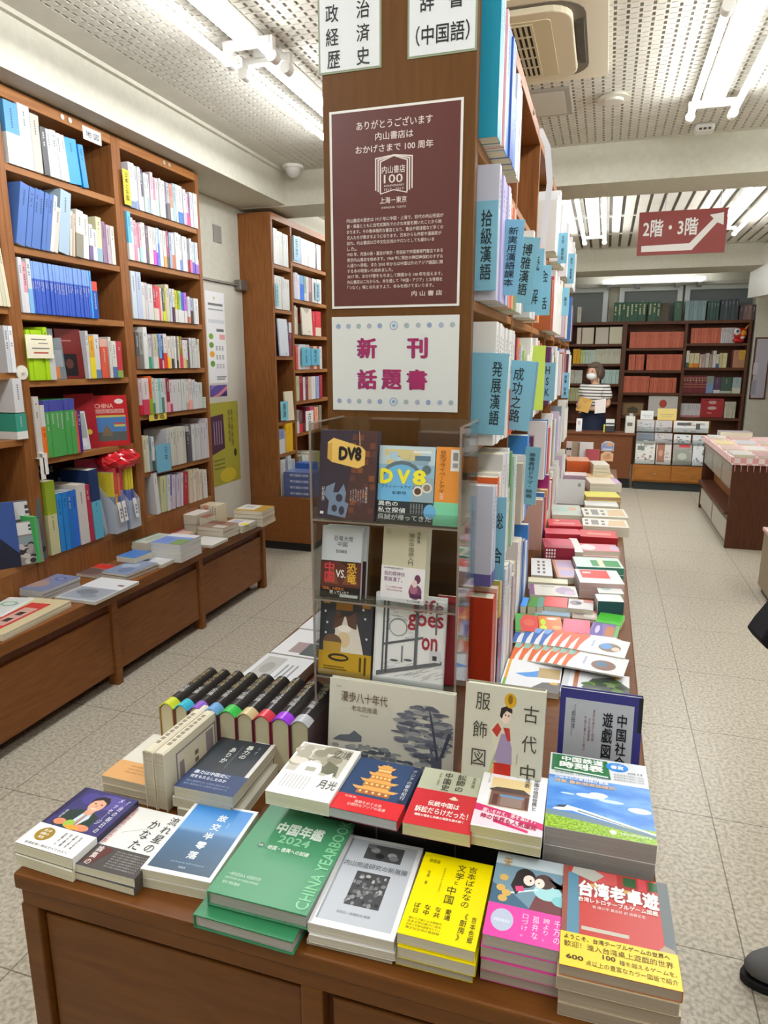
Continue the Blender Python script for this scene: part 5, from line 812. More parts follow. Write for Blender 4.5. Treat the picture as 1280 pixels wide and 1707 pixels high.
('bound_volume', 'Y', 10.91, 1.512, 'second shelf, far bookcase left bay', 'volumes on the second shelf of the far bookcase left bay', [(-0.475,0.049,0.215,'e3ad1c',0,0,0),(-0.425,0.053,0.215,'dca416',0,0,0),(-0.368,0.034,0.2,'c4d89a',0,0,0),(-0.332,0.034,0.2,'c4d89a',0,0,0),(-0.294,0.045,0.2,'c4d8d0',0,0,0),(-0.247,0.045,0.2,'c4d8d0',0,0,0),(-0.201,0.045,0.2,'c4d8d0',0,0,0),(-0.155,0.036,0.21,'cfd0bc',0,0,0),(-0.119,0.036,0.21,'cfd0bc',0,0,0),(-0.083,0.036,0.21,'cfd0bc',0,0,0),(-0.047,0.035,0.21,'cfd0bc',0,0,0),(-0.012,0.036,0.215,'cfcfc0',0,0,0),(0.024,0.036,0.215,'cacbb8',0,0,0),(0.06,0.036,0.215,'cfcfc0',0,0,0),(0.096,0.036,0.215,'cacbb8',0,0,0),(0.132,0.036,0.215,'cfcfc0',0,0,0),(0.168,0.036,0.215,'cacbb8',0,0,0)], 0.2),
('bound_volume', 'Y', 10.91, 1.22, 'third shelf, far bookcase left bay', 'volumes on the third shelf of the far bookcase left bay', [(-0.527,0.029,0.2,'c4c4b0',0,0,0),(-0.497,0.029,0.2,'c4c4b0',0,0,0),(-0.467,0.029,0.2,'c4c4b0',0,0,0),(-0.435,0.036,0.195,'c9ccc4',0,0,0),(-0.397,0.036,0.195,'c9ccc4',0,0,0),(-0.36,0.036,0.195,'c9ccc4',0,0,0),(-0.095,0.024,0.2,'e0ddd0',0,0,0),(-0.046,0.049,0.205,'b6d4d0',0,0,0),(0.004,0.049,0.205,'c0dad4',0,0,0),(0.053,0.048,0.205,'b6d4d0',0,0,0),(0.103,0.048,0.205,'c0dad4',0,0,0),(0.153,0.048,0.205,'b6d4d0',0,0,0)], 0.2),
('bound_volume', 'Y', 10.91, 0.957, 'fourth shelf, far bookcase left bay', 'volumes on the fourth shelf of the far bookcase left bay', [(-0.527,0.04,0.2,'b4b688',0,0,0),(-0.485,0.04,0.2,'bcbc92',0,0,0),(-0.444,0.04,0.2,'b4b688',0,0,0),(-0.402,0.04,0.2,'bcbc92',0,0,0),(-0.361,0.04,0.2,'b4b688',0,0,0),(0.037,0.055,0.21,'cfc4a0',0,0,0)], 0.2),
('bound_volume', 'Y', 10.91, 1.737, 'top shelf, far bookcase middle bay', 'volumes on the top shelf of the far bookcase middle bay', [(0.315,0.032,0.225,'cc6c52',0,0,0),(0.347,0.032,0.225,'d27459',0,0,0),(0.379,0.032,0.225,'c6664c',0,0,0),(0.411,0.032,0.225,'cc6c52',0,0,0),(0.443,0.051,0.225,'cc6c52',0,0,0),(0.494,0.051,0.225,'d27459',0,0,0),(0.545,0.051,0.225,'c6664c',0,0,0),(0.596,0.05,0.225,'cc6c52',0,0,0),(0.646,0.05,0.225,'d27459',0,0,0),(0.696,0.05,0.225,'c6664c',0,0,0),(0.746,0.05,0.225,'cc6c52',0,0,0),(0.796,0.05,0.225,'d27459',0,0,0),(0.846,0.05,0.225,'c6664c',0,0,0),(0.896,0.049,0.225,'cc6c52',0,0,0),(0.945,0.049,0.225,'d27459',0,0,0),(0.994,0.049,0.225,'c6664c',0,0,0)], 0.2),
('bound_volume', 'Y', 10.91, 1.42, 'second shelf, far bookcase middle bay', 'volumes on the second shelf of the far bookcase middle bay', [(0.321,0.044,0.225,'cc6c52',0,0,0),(0.366,0.044,0.225,'d27459',0,0,0),(0.417,0.038,0.225,'cc6c52',0,0,0),(0.456,0.038,0.225,'d27459',0,0,0),(0.495,0.038,0.225,'c6664c',0,0,0),(0.568,0.044,0.225,'cc6c52',0,0,0),(0.612,0.044,0.225,'d27459',0,0,0),(0.656,0.043,0.225,'c6664c',0,0,0),(0.699,0.043,0.225,'cc6c52',0,0,0),(0.742,0.043,0.225,'d27459',0,0,0),(0.785,0.043,0.225,'c6664c',0,0,0),(0.828,0.043,0.225,'cc6c52',0,0,0),(0.871,0.043,0.225,'d27459',0,0,0),(0.914,0.043,0.225,'c6664c',0,0,0),(0.957,0.043,0.225,'cc6c52',0,0,0),(1.0,0.043,0.225,'d27459',0,0,0)], 0.2),
('bound_volume', 'Y', 10.91, 1.097, 'third shelf, far bookcase middle bay', 'volumes on the third shelf of the far bookcase middle bay', [(0.272,0.04,0.235,'cc6c52',0,0,0),(0.312,0.04,0.235,'d27459',0,0,0),(0.352,0.04,0.235,'c6664c',0,0,0),(0.392,0.04,0.235,'cc6c52',0,0,0),(0.432,0.04,0.235,'d27459',0,0,0),(0.472,0.04,0.235,'c6664c',0,0,0),(0.512,0.039,0.235,'cc6c52',0,0,0),(0.551,0.039,0.235,'d27459',0,0,0),(0.59,0.039,0.235,'c6664c',0,0,0),(0.634,0.051,0.215,'cc6c52',0,0,0),(0.687,0.051,0.215,'d27459',0,0,0),(0.739,0.051,0.215,'c6664c',0,0,0),(0.791,0.051,0.215,'cc6c52',0,0,0),(0.843,0.05,0.215,'d27459',0,0,0),(0.894,0.05,0.215,'c6664c',0,0,0),(0.946,0.05,0.215,'cc6c52',0,0,0)], 0.2),
('bound_volume', 'Y', 10.91, 1.798, 'top shelf, far bookcase right bay', 'volumes on the top shelf of the far bookcase right bay', [(1.134,0.042,0.21,'cc6c52',0,0,0),(1.178,0.042,0.21,'d27459',0,0,0),(1.221,0.042,0.21,'c6664c',0,0,0),(1.264,0.042,0.21,'cc6c52',0,0,0),(1.306,0.042,0.21,'d27459',0,0,0),(1.349,0.041,0.21,'c6664c',0,0,0),(1.392,0.041,0.21,'cc6c52',0,0,0),(1.434,0.041,0.21,'d27459',0,0,0),(1.477,0.041,0.21,'c6664c',0,0,0),(1.521,0.026,0.21,'d3d2d4',0,0,0),(1.548,0.026,0.21,'cbcacd',0,0,0),(1.576,0.026,0.21,'d3d2d4',0,0,0),(1.603,0.026,0.21,'cbcacd',0,0,0),(1.63,0.026,0.21,'d3d2d4',0,0,0),(1.657,0.026,0.21,'cbcacd',0,0,0),(1.684,0.026,0.21,'d3d2d4',0,0,0)], 0.2),
('bound_volume', 'Y', 10.91, 1.46, 'second shelf, far bookcase right bay', 'volumes on the second shelf of the far bookcase right bay', [(1.097,0.041,0.235,'dfdfda','4a5a58',0.3,0),(1.141,0.061,0.2,'d9d0a0','dca63c',0.3,0),(1.205,0.066,0.2,'dfd6b4','dc7a20',0.3,0),(1.278,0.028,0.185,'cfc4b4',0,0,0),(1.309,0.043,0.185,'c4a6a0',0,0,0),(1.357,0.044,0.2,'cccdc6',0,0,0),(1.406,0.037,0.185,'b49c8c',0,0,0),(1.447,0.044,0.235,'d6d6d2',0,0,0),(1.493,0.037,0.185,'dedac6','4a68b0',0.3,0),(1.535,0.037,0.2,'d0cc9c',0,0,0),(1.575,0.056,0.2,'dfd6a6',0,0,0),(1.709,0.07,0.24,'b47e66',0,0,0),(1.779,0.081,0.24,'c49a36','a8805c',0.45,0)], 0.2),
('bound_volume', 'Y', 10.91, 1.1, 'third shelf, far bookcase right bay', 'volumes on the third shelf of the far bookcase right bay', [(1.085,0.039,0.245,'7a2836','c9a060',-0.0,0),(1.124,0.039,0.245,'702432','c9a060',-0.0,0),(1.163,0.039,0.245,'7a2836','c9a060',-0.0,0),(1.202,0.039,0.245,'702432','c9a060',-0.0,0),(1.241,0.039,0.245,'7a2836','c9a060',-0.0,0),(1.28,0.039,0.245,'702432','c9a060',-0.0,0),(1.319,0.039,0.245,'7a2836','c9a060',-0.0,0),(1.358,0.039,0.245,'702432','c9a060',-0.0,0),(1.397,0.093,0.24,'7f9cc4','8f948c',-0.4,0),(1.496,0.085,0.22,'5c4264','e0e0e4',0.22,0),(1.585,0.143,0.225,'3f5a4c','b9c4b4',0.15,0),(1.734,0.111,0.225,'9fb6b6','d4d4c2',0.35,0)], 0.2),
('bound_volume', 'Y', 10.91, 0.752, 'fourth shelf, far bookcase right bay', 'volumes on the fourth shelf of the far bookcase right bay', [(1.085,0.029,0.195,'d8d6da','c98a90',0.15,0),(1.114,0.029,0.195,'cfced3','c98a90',0.15,0),(1.143,0.029,0.195,'d8d6da','c98a90',0.15,0),(1.172,0.028,0.195,'cfced3','c98a90',0.15,0),(1.2,0.028,0.195,'d8d6da','c98a90',0.15,0),(1.228,0.028,0.195,'cfced3','c98a90',0.15,0),(1.256,0.028,0.195,'d8d6da','c98a90',0.15,0),(1.284,0.028,0.195,'cfced3','c98a90',0.15,0),(1.312,0.028,0.195,'d8d6da','c98a90',0.15,0),(1.34,0.028,0.195,'cfced3','c98a90',0.15,0),(1.666,0.035,0.23,'cfccb4',0,0,0),(1.702,0.035,0.23,'c9c6b2',0,0,0),(1.738,0.035,0.23,'cfccb4',0,0,0),(1.775,0.035,0.23,'c9c6b2',0,0,0)], 0.2),
('bound_volume', 'Y', 10.91, 2.112, 'top of far bookcase, green golden set', 'volumes standing on top of the far bookcase', [(0.061,0.055,0.27,'2c5a44',0,0,0),(0.117,0.055,0.27,'33604a',0,0,0),(0.174,0.055,0.27,'2c5a44',0,0,0),(0.23,0.055,0.27,'33604a',0,0,0),(0.286,0.054,0.27,'2c5a44',0,0,0),(0.341,0.054,0.27,'33604a',0,0,0),(0.397,0.054,0.27,'2c5a44',0,0,0),(0.452,0.054,0.27,'33604a',0,0,0),(0.534,0.055,0.27,'2c5a44',0,0,0),(0.59,0.054,0.27,'33604a',0,0,0),(0.645,0.054,0.27,'2c5a44',0,0,0)], 0.2),
('bound_volume', 'Y', 10.91, 2.112, 'top of far bookcase, middle part', 'volumes standing on top of the far bookcase', [(0.885,0.095,0.27,'3f6450',0,0,0),(1.026,0.053,0.27,'8aa4aa',0,0,0),(1.08,0.053,0.27,'7f9aa2',0,0,0),(1.134,0.053,0.27,'8aa4aa',0,0,0),(1.189,0.053,0.27,'7f9aa2',0,0,0),(1.242,0.053,0.27,'8aa4aa',0,0,0),(1.314,0.037,0.26,'2f4c48',0,0,0),(1.352,0.037,0.26,'3a5a52',0,0,0),(1.39,0.037,0.26,'2f4c48',0,0,0),(1.428,0.037,0.26,'3a5a52',0,0,0)], 0.2),
('bound_volume', 'Y', 10.91, 2.112, 'top of far bookcase, right part', 'volumes standing on top of the far bookcase', [(1.482,0.045,0.28,'3f4a50',0,0,0),(1.528,0.045,0.28,'4a565c',0,0,0),(1.574,0.045,0.28,'3f4a50',0,0,0),(1.62,0.045,0.28,'4a565c',0,0,0),(1.666,0.044,0.28,'3f4a50',0,0,0),(1.728,0.05,0.2,'5a4a4c',0,0,0),(1.779,0.05,0.2,'7a6a68',0,0,0),(1.83,0.05,0.2,'8a6f6c',0,0,0),(1.881,0.049,0.2,'5a4a4c',0,0,0)], 0.2),
('bound_volume', 'Y', 10.91, 2.112, 'top of far bookcase, left end', 'volumes standing on top of the far bookcase', [(-0.448,0.054,0.22,'c9c8b8',0,0,0)], 0.2),
('textbook', 'X', -0.242, 2.0, 'top shelf, centre bookcase first bay', 'books on the top shelf of the centre bookcase', [(1.535,0.05,0.31,'1289a6',0,0,0),(1.586,0.018,0.28,'eceef0',0,0,0),(1.605,0.014,0.26,'d9a6ae',0,0,0),(1.619,0.014,0.26,'ecebee',0,0,0),(1.634,0.06,0.25,'4a78c4',0,0,0),(1.695,0.055,0.245,'3c62b0',0,0,0),(1.751,0.05,0.15,'4f80cc',0,0,0),(1.802,0.03,0.21,'e6e6ee',0,0,0),(1.832,0.03,0.22,'eceaf0',0,0,0),(1.863,0.03,0.22,'f0f0f0',0,0,0),(1.894,0.03,0.21,'e3e3ea',0,0,0)], 0.165),
('textbook', 'X', -0.238, 1.68, 'second shelf, centre bookcase first bay', 'books on the second shelf of the centre bookcase', [(1.56,0.03,0.275,'c6c6d6',0,0,0),(1.591,0.032,0.26,'b8b0de',0,0,0),(1.624,0.032,0.26,'c4bce4',0,0,0),(1.656,0.032,0.26,'b4acd8',0,0,0),(1.689,0.032,0.26,'cfc8ea',0,0,0),(1.722,0.05,0.26,'5f98ac','ece6e2',-0.35,0),(1.773,0.028,0.24,'e88f70',0,0,0),(1.802,0.028,0.235,'ea9a80',0,0,0),(1.83,0.02,0.22,'b9a0c4',0,0,0),(1.851,0.03,0.2,'c9c472',0,0,0),(1.882,0.03,0.2,'a9b88a',0,0,0),(1.913,0.03,0.22,'eef0f2',0,0,0),(1.944,0.03,0.21,'e9e7ea',0,0,0),(1.974,0.03,0.2,'f3f1ec',0,0,0),(2.005,0.03,0.19,'e6e6e2',0,0,0),(2.036,0.03,0.18,'f3f1ec',0,0,0)], 0.165),
('textbook', 'X', -0.233, 1.36, 'third shelf, centre bookcase first bay', 'books on the third shelf of the centre bookcase', [(1.565,0.034,0.275,'e4e2e0',0,0,0),(1.6,0.034,0.273,'e4e2e0',0,0,0),(1.635,0.034,0.271,'e4e2e0',0,0,0),(1.669,0.034,0.269,'e4e2e0',0,0,0),(1.704,0.034,0.267,'e4e2e0',0,0,0),(1.739,0.034,0.265,'e4e2e0',0,0,0),(1.774,0.034,0.265,'dedcda','e8602a',0.45,0),(1.809,0.034,0.265,'dedcda','e8602a',0.45,0),(1.843,0.032,0.26,'d6d0d2','d0305a',0.4,0),(1.876,0.032,0.26,'d6d0d2','d0305a',0.4,0),(1.909,0.025,0.25,'8a2440',0,0,0),(1.935,0.05,0.25,'e8702a',0,0,0),(1.986,0.03,0.25,'4a3a6a',0,0,0),(2.016,0.03,0.23,'d6cfe0',0,0,0),(2.047,0.035,0.235,'c3d860',0,0,0),(2.083,0.03,0.22,'9ac06a',0,0,0)], 0.165),
('textbook', 'X', -0.228, 1.03, 'fourth shelf, centre bookcase first bay', 'books on the fourth shelf of the centre bookcase', [(1.54,0.03,0.24,'cfd0e2','6a60a0',0.12,0),(1.571,0.03,0.235,'d2d2e4','6a60a0',0.12,0),(1.602,0.035,0.25,'ecebe6','d8602a',-0.35,0),(1.637,0.045,0.255,'eae8e0',0,0,0),(1.683,0.06,0.295,'d6d4d6',0,0,0),(1.744,0.05,0.29,'dcdbe0',0,0,0),(1.795,0.03,0.295,'e4e4e8',0,0,0),(1.826,0.05,0.28,'c9cac9','1f6a4a',-0.35,0),(1.876,0.04,0.275,'8fb46a','6a9a4a',-0.5,0),(1.917,0.03,0.26,'b9d0c9',0,0,0),(1.948,0.04,0.25,'3f80cc',0,0,0),(1.989,0.03,0.25,'d6d9dc',0,0,0)], 0.165),
('textbook', 'X', -0.215, 0.7005, 'table level, centre bookcase first bay', 'books standing at table level of the centre bookcase', [(1.54,0.045,0.3,'c03c1e',0,0,0),(1.586,0.03,0.31,'e0b0a8',0,0,0),(1.617,0.03,0.32,'24204c','c4bc5c',-0.3,0),(1.647,0.03,0.325,'a8344a',0,0,0),(1.678,0.03,0.325,'4a6fa8',0,0,0),(1.709,0.035,0.32,'c9cdd4',0,0,0),(1.745,0.04,0.31,'dcdcda',0,0,0),(1.786,0.05,0.31,'d3d3d2','8a94b4',-0.2,0),(1.836,0.05,0.29,'d8d8d6',0,0,0),(1.887,0.05,0.25,'b9a9b0',0,0,0),(1.938,0.05,0.27,'cfc6c0',0,0,0)], 0.165),
('textbook', 'X', -0.232, 1.68, 'second shelf, centre bookcase second bay', 'books on the second level of the centre bookcase', [(2.195,0.045,0.227,'eef0f2',0,0,0),(2.241,0.043,0.257,'e6e6e2',0,0,0),(2.285,0.042,0.2,'eef0f2',0,0,0),(2.327,0.046,0.224,'b0623a',0,0,0),(2.374,0.037,0.248,'c04a50',0,0,0),(2.412,0.059,0.206,'e4e6e8',0,0,0),(2.472,0.062,0.236,'e0a050',0,0,0)], 0.165),
('textbook', 'X', -0.232, 1.36, 'third shelf, centre bookcase second bay', 'books on the third level of the centre bookcase', [(2.195,0.063,0.208,'efe9d8',0,0,0),(2.259,0.051,0.262,'f3f1ec',0,0,0),(2.311,0.062,0.239,'f0efec',0,0,0),(2.373,0.047,0.229,'eef0f2',0,0,0),(2.421,0.053,0.238,'f1f1ee',0,0,0),(2.475,0.064,0.268,'e9e7ea',0,0,0),(2.54,0.063,0.261,'d8b0a0',0,0,0),(2.604,0.038,0.216,'8a94a4',0,0,0),(2.642,0.052,0.254,'c04a50',0,0,0),(2.695,0.06,0.23,'6a3a5c',0,0,0),(2.756,0.055,0.203,'dfd9cc',0,0,0)], 0.165),
('textbook', 'X', -0.232, 1.03, 'fourth shelf, centre bookcase second bay', 'books on the fourth level of the centre bookcase', [(2.195,0.05,0.2,'c9c0b0',0,0,0),(2.246,0.036,0.219,'e6e6ea',0,0,0),(2.283,0.06,0.28,'3f86d0',0,0,0),(2.343,0.049,0.267,'c9d6dc',0,0,0),(2.393,0.049,0.238,'6a3a5c',0,0,0),(2.443,0.062,0.2,'4a78b8',0,0,0),(2.506,0.04,0.256,'6a3a5c',0,0,0)], 0.165),
('textbook', 'X', -0.232, 0.7005, 'table level, centre bookcase second bay', 'books on the bottom level of the centre bookcase', [(2.195,0.054,0.269,'e6e6e2',0,0,0),(2.25,0.04,0.265,'f3f1ec',0,0,0),(2.291,0.06,0.245,'8a94a4',0,0,0),(2.351,0.05,0.234,'3f80cc',0,0,0),(2.402,0.062,0.211,'e6e6ea',0,0,0),(2.465,0.043,0.266,'3f80cc',0,0,0),(2.509,0.056,0.215,'7aa0c4',0,0,0)], 0.165),
('textbook', 'X', -0.232, 2.0, 'top shelf, centre bookcase third bay', 'books on the top level of the centre bookcase', [(3.1,0.036,0.2,'e6e6e2',0,0,0),(3.137,0.062,0.229,'eef0f2',0,0,0),(3.2,0.049,0.204,'f3f1ec',0,0,0),(3.249,0.063,0.267,'eef0f2',0,0,0)], 0.165),
('textbook', 'X', -0.232, 1.68, 'second shelf, centre bookcase third bay', 'books on the second level of the centre bookcase', [(3.1,0.048,0.207,'b0623a',0,0,0),(3.149,0.052,0.224,'c04a50',0,0,0),(3.202,0.052,0.201,'f1f1ee',0,0,0),(3.254,0.059,0.263,'e6e6e2',0,0,0),(3.314,0.041,0.265,'f3f1ec',0,0,0),(3.356,0.046,0.222,'f3f1ec',0,0,0),(3.403,0.056,0.234,'ecece9',0,0,0)], 0.165),
('textbook', 'X', -0.232, 1.36, 'third shelf, centre bookcase third bay', 'books on the third level of the centre bookcase', [(3.1,0.051,0.249,'6a3a5c',0,0,0),(3.152,0.037,0.225,'4a78b8',0,0,0),(3.19,0.039,0.206,'c9d6dc',0,0,0),(3.229,0.058,0.246,'e9e7ea',0,0,0),(3.288,0.04,0.215,'eef0f2',0,0,0),(3.329,0.04,0.247,'6a3a5c',0,0,0),(3.37,0.062,0.207,'9aa86a',0,0,0)], 0.165),
('textbook', 'X', -0.232, 1.03, 'fourth shelf, centre bookcase third bay', 'books on the fourth level of the centre bookcase', [(3.1,0.046,0.259,'e9e7ea',0,0,0),(3.147,0.042,0.264,'4a78b8',0,0,0),(3.19,0.04,0.233,'e4e6e8',0,0,0),(3.23,0.056,0.232,'f1f1ee',0,0,0),(3.287,0.06,0.216,'c04a50',0,0,0),(3.348,0.051,0.231,'dfd9cc',0,0,0),(3.4,0.052,0.248,'e9e6e2',0,0,0)], 0.165),
('textbook', 'X', -0.232, 0.7005, 'table level, centre bookcase third bay', 'books on the bottom level of the centre bookcase', [(3.1,0.045,0.235,'d8b0a0',0,0,0),(3.146,0.04,0.233,'ecece9',0,0,0),(3.187,0.043,0.203,'e9e7ea',0,0,0),(3.23,0.047,0.244,'4a78b8',0,0,0),(3.278,0.039,0.218,'c04a50',0,0,0),(3.318,0.047,0.243,'e0a050',0,0,0),(3.366,0.058,0.234,'e4e6e8',0,0,0)], 0.165),
('textbook', 'X', -0.232, 2.0, 'top shelf, centre bookcase fourth bay', 'books on the top level of the centre bookcase', [(3.415,0.059,0.212,'e9e7ea',0,0,0),(3.475,0.038,0.219,'e4e6e8',0,0,0),(3.514,0.06,0.261,'e9e7ea',0,0,0),(3.574,0.064,0.264,'e4e6e8',0,0,0),(3.639,0.061,0.258,'e4e6e8',0,0,0),(3.701,0.036,0.222,'ecece9',0,0,0),(3.738,0.041,0.214,'ecece9',0,0,0)], 0.165),
('textbook', 'X', -0.232, 1.68, 'second shelf, centre bookcase fourth bay', 'books on the second level of the centre bookcase', [(3.415,0.064,0.254,'e9e6e2',0,0,0),(3.48,0.053,0.207,'e6e6e2',0,0,0),(3.534,0.041,0.207,'efe9d8',0,0,0),(3.575,0.059,0.235,'eef0f2',0,0,0),(3.635,0.046,0.259,'e6e6e2',0,0,0),(3.682,0.036,0.259,'efe9d8',0,0,0),(3.719,0.05,0.26,'e4e6e8',0,0,0)], 0.165),
('textbook', 'X', -0.232, 1.36, 'third shelf, centre bookcase fourth bay', 'books on the third level of the centre bookcase', [(3.415,0.055,0.23,'9aa86a',0,0,0),(3.471,0.058,0.259,'e6e6ea',0,0,0),(3.53,0.042,0.23,'e4e6e8',0,0,0),(3.572,0.035,0.217,'e9e6e2',0,0,0),(3.608,0.053,0.241,'f3f1ec',0,0,0),(3.662,0.041,0.253,'4a78b8',0,0,0),(3.704,0.059,0.227,'e9e7ea',0,0,0)], 0.165),
('textbook', 'X', -0.232, 1.03, 'fourth shelf, centre bookcase fourth bay', 'books on the fourth level of the centre bookcase', [(3.415,0.064,0.269,'e9e7ea',0,0,0),(3.48,0.06,0.2,'b8a690',0,0,0),(3.541,0.05,0.22,'a89a86',0,0,0),(3.591,0.048,0.224,'4a78b8',0,0,0),(3.64,0.045,0.227,'e4e6e8',0,0,0),(3.686,0.05,0.214,'e6e6e2',0,0,0),(3.737,0.054,0.205,'7aa0c4',0,0,0)], 0.165),
('textbook', 'X', -0.232, 0.7005, 'table level, centre bookcase fourth bay', 'books on the bottom level of the centre bookcase', [(3.415,0.06,0.3,'a8307a','d9d4d8',0.4,0),(3.476,0.05,0.3,'3a8f86',0,0,0),(3.527,0.039,0.241,'9aa86a',0,0,0),(3.566,0.051,0.242,'eef0f2',0,0,0),(3.618,0.045,0.226,'e9e7ea',0,0,0),(3.664,0.063,0.242,'c04a50',0,0,0),(3.728,0.062,0.266,'e6e6e2',0,0,0)], 0.165),
('textbook', 'X', -0.232, 2.0, 'top shelf, centre bookcase fifth bay', 'books on the top level of the centre bookcase', [(4.025,0.045,0.266,'e9e7ea',0,0,0),(4.071,0.065,0.245,'e9e7ea',0,0,0),(4.137,0.054,0.205,'f1f1ee',0,0,0),(4.191,0.061,0.211,'f1f1ee',0,0,0),(4.253,0.055,0.212,'e9e7ea',0,0,0),(4.309,0.037,0.248,'e9e7ea',0,0,0),(4.347,0.054,0.245,'eef0f2',0,0,0)], 0.165),
('textbook', 'X', -0.232, 1.68, 'second shelf, centre bookcase fifth bay', 'books on the second level of the centre bookcase', [(4.025,0.057,0.222,'d9c9e0',0,0,0),(4.083,0.047,0.233,'b0623a',0,0,0),(4.131,0.042,0.237,'e6e6e2',0,0,0),(4.173,0.055,0.25,'e9e7ea',0,0,0),(4.229,0.046,0.221,'d8b0a0',0,0,0),(4.276,0.047,0.268,'ecece9',0,0,0),(4.324,0.056,0.236,'ecece9',0,0,0)], 0.165),
('textbook', 'X', -0.232, 1.36, 'third shelf, centre bookcase fifth bay', 'books on the third level of the centre bookcase', [(4.025,0.043,0.229,'e6e6ea',0,0,0),(4.069,0.049,0.237,'b0623a',0,0,0),(4.119,0.039,0.258,'d9c9e0',0,0,0),(4.158,0.044,0.207,'6a3a5c',0,0,0),(4.203,0.046,0.237,'8a94a4',0,0,0),(4.25,0.06,0.255,'b0623a',0,0,0),(4.311,0.058,0.239,'e9e7ea',0,0,0)], 0.165),
('textbook', 'X', -0.232, 1.03, 'fourth shelf, centre bookcase fifth bay', 'books on the fourth level of the centre bookcase', [(4.025,0.036,0.238,'d9c9e0',0,0,0),(4.062,0.054,0.213,'e4e6e8',0,0,0),(4.117,0.06,0.204,'d9c9e0',0,0,0),(4.177,0.047,0.259,'8a94a4',0,0,0),(4.225,0.049,0.255,'e4e6e8',0,0,0),(4.275,0.051,0.238,'e9e7ea',0,0,0),(4.327,0.047,0.21,'f0efec',0,0,0)], 0.165),
('textbook', 'X', -0.232, 0.7005, 'table level, centre bookcase fifth bay', 'books on the bottom level of the centre bookcase', [(4.025,0.051,0.244,'ecece9',0,0,0),(4.077,0.044,0.22,'c04a50',0,0,0),(4.122,0.051,0.254,'e4e6e8',0,0,0),(4.173,0.044,0.267,'e9e7ea',0,0,0),(4.218,0.037,0.209,'efe9d8',0,0,0),(4.256,0.037,0.211,'e6e6e2',0,0,0),(4.294,0.051,0.212,'e4e6e8',0,0,0)], 0.165),
('textbook', 'X', -0.232, 2.0, 'top shelf, centre bookcase sixth bay', 'books on the top level of the centre bookcase', [(4.635,0.046,0.269,'f1f1ee',0,0,0),(4.682,0.055,0.22,'f3f1ec',0,0,0),(4.738,0.045,0.212,'f1f1ee',0,0,0),(4.783,0.044,0.253,'ecece9',0,0,0),(4.828,0.064,0.265,'e9e7ea',0,0,0),(4.893,0.038,0.234,'e9e7ea',0,0,0),(4.932,0.036,0.221,'e6e6e2',0,0,0)], 0.165),
('textbook', 'X', -0.232, 1.68, 'second shelf, centre bookcase sixth bay', 'books on the second level of the centre bookcase', [(4.635,0.065,0.263,'4a78b8',0,0,0),(4.701,0.039,0.259,'ecece9',0,0,0),(4.741,0.063,0.246,'ecece9',0,0,0),(4.804,0.062,0.206,'e6e6e2',0,0,0),(4.867,0.04,0.23,'f3f1ec',0,0,0),(4.908,0.045,0.219,'6a3a5c',0,0,0),(4.954,0.062,0.222,'4a78b8',0,0,0)], 0.165),
('textbook', 'X', -0.232, 1.36, 'third shelf, centre bookcase sixth bay', 'books on the third level of the centre bookcase', [(4.635,0.055,0.234,'6a3a5c',0,0,0),(4.691,0.054,0.258,'eef0f2',0,0,0),(4.746,0.062,0.265,'3f80cc',0,0,0),(4.808,0.051,0.227,'b0623a',0,0,0),(4.86,0.06,0.247,'ecece9',0,0,0),(4.921,0.051,0.25,'f1f1ee',0,0,0),(4.973,0.041,0.229,'f0efec',0,0,0)], 0.165),
('textbook', 'X', -0.232, 1.03, 'fourth shelf, centre bookcase sixth bay', 'books on the fourth level of the centre bookcase', [(4.635,0.045,0.269,'e6e6e2',0,0,0),(4.681,0.038,0.246,'ecece9',0,0,0),(4.72,0.064,0.264,'f3f1ec',0,0,0),(4.784,0.052,0.206,'f3f1ec',0,0,0),(4.837,0.045,0.241,'6a3a5c',0,0,0),(4.883,0.049,0.26,'ecece9',0,0,0),(4.933,0.04,0.206,'e6e6e2',0,0,0)], 0.165),
('textbook', 'X', -0.232, 0.7005, 'table level, centre bookcase sixth bay', 'books on the bottom level of the centre bookcase', [(4.635,0.065,0.239,'d9c9e0',0,0,0),(4.701,0.059,0.268,'e6e6e2',0,0,0),(4.761,0.051,0.217,'e9e7ea',0,0,0),(4.812,0.043,0.228,'e9e6e2',0,0,0),(4.856,0.048,0.203,'ecece9',0,0,0),(4.905,0.064,0.244,'e6e6e2',0,0,0),(4.97,0.04,0.204,'f1f1ee',0,0,0)], 0.165),
]

for kind, ax, pl, z, place, grp, L, dep in SHELVES:
    noun = {'paperback': 'paperback', 'hardback': 'book', 'bound_volume': 'volume', 'textbook': 'textbook', 'boxed_volume': 'boxed volume'}[kind]
    if ax == 'X': shelf_row(kind, L, pl, z, place, grp, 0, d=dep, jit=.004, noun=noun, end='front' if kind == 'textbook' else 'left')
    else: shelf_row(kind, L, pl, z, place, grp, -90, d=dep, jit=.002, noun=noun, swap=True, marks=kind != 'boxed_volume')
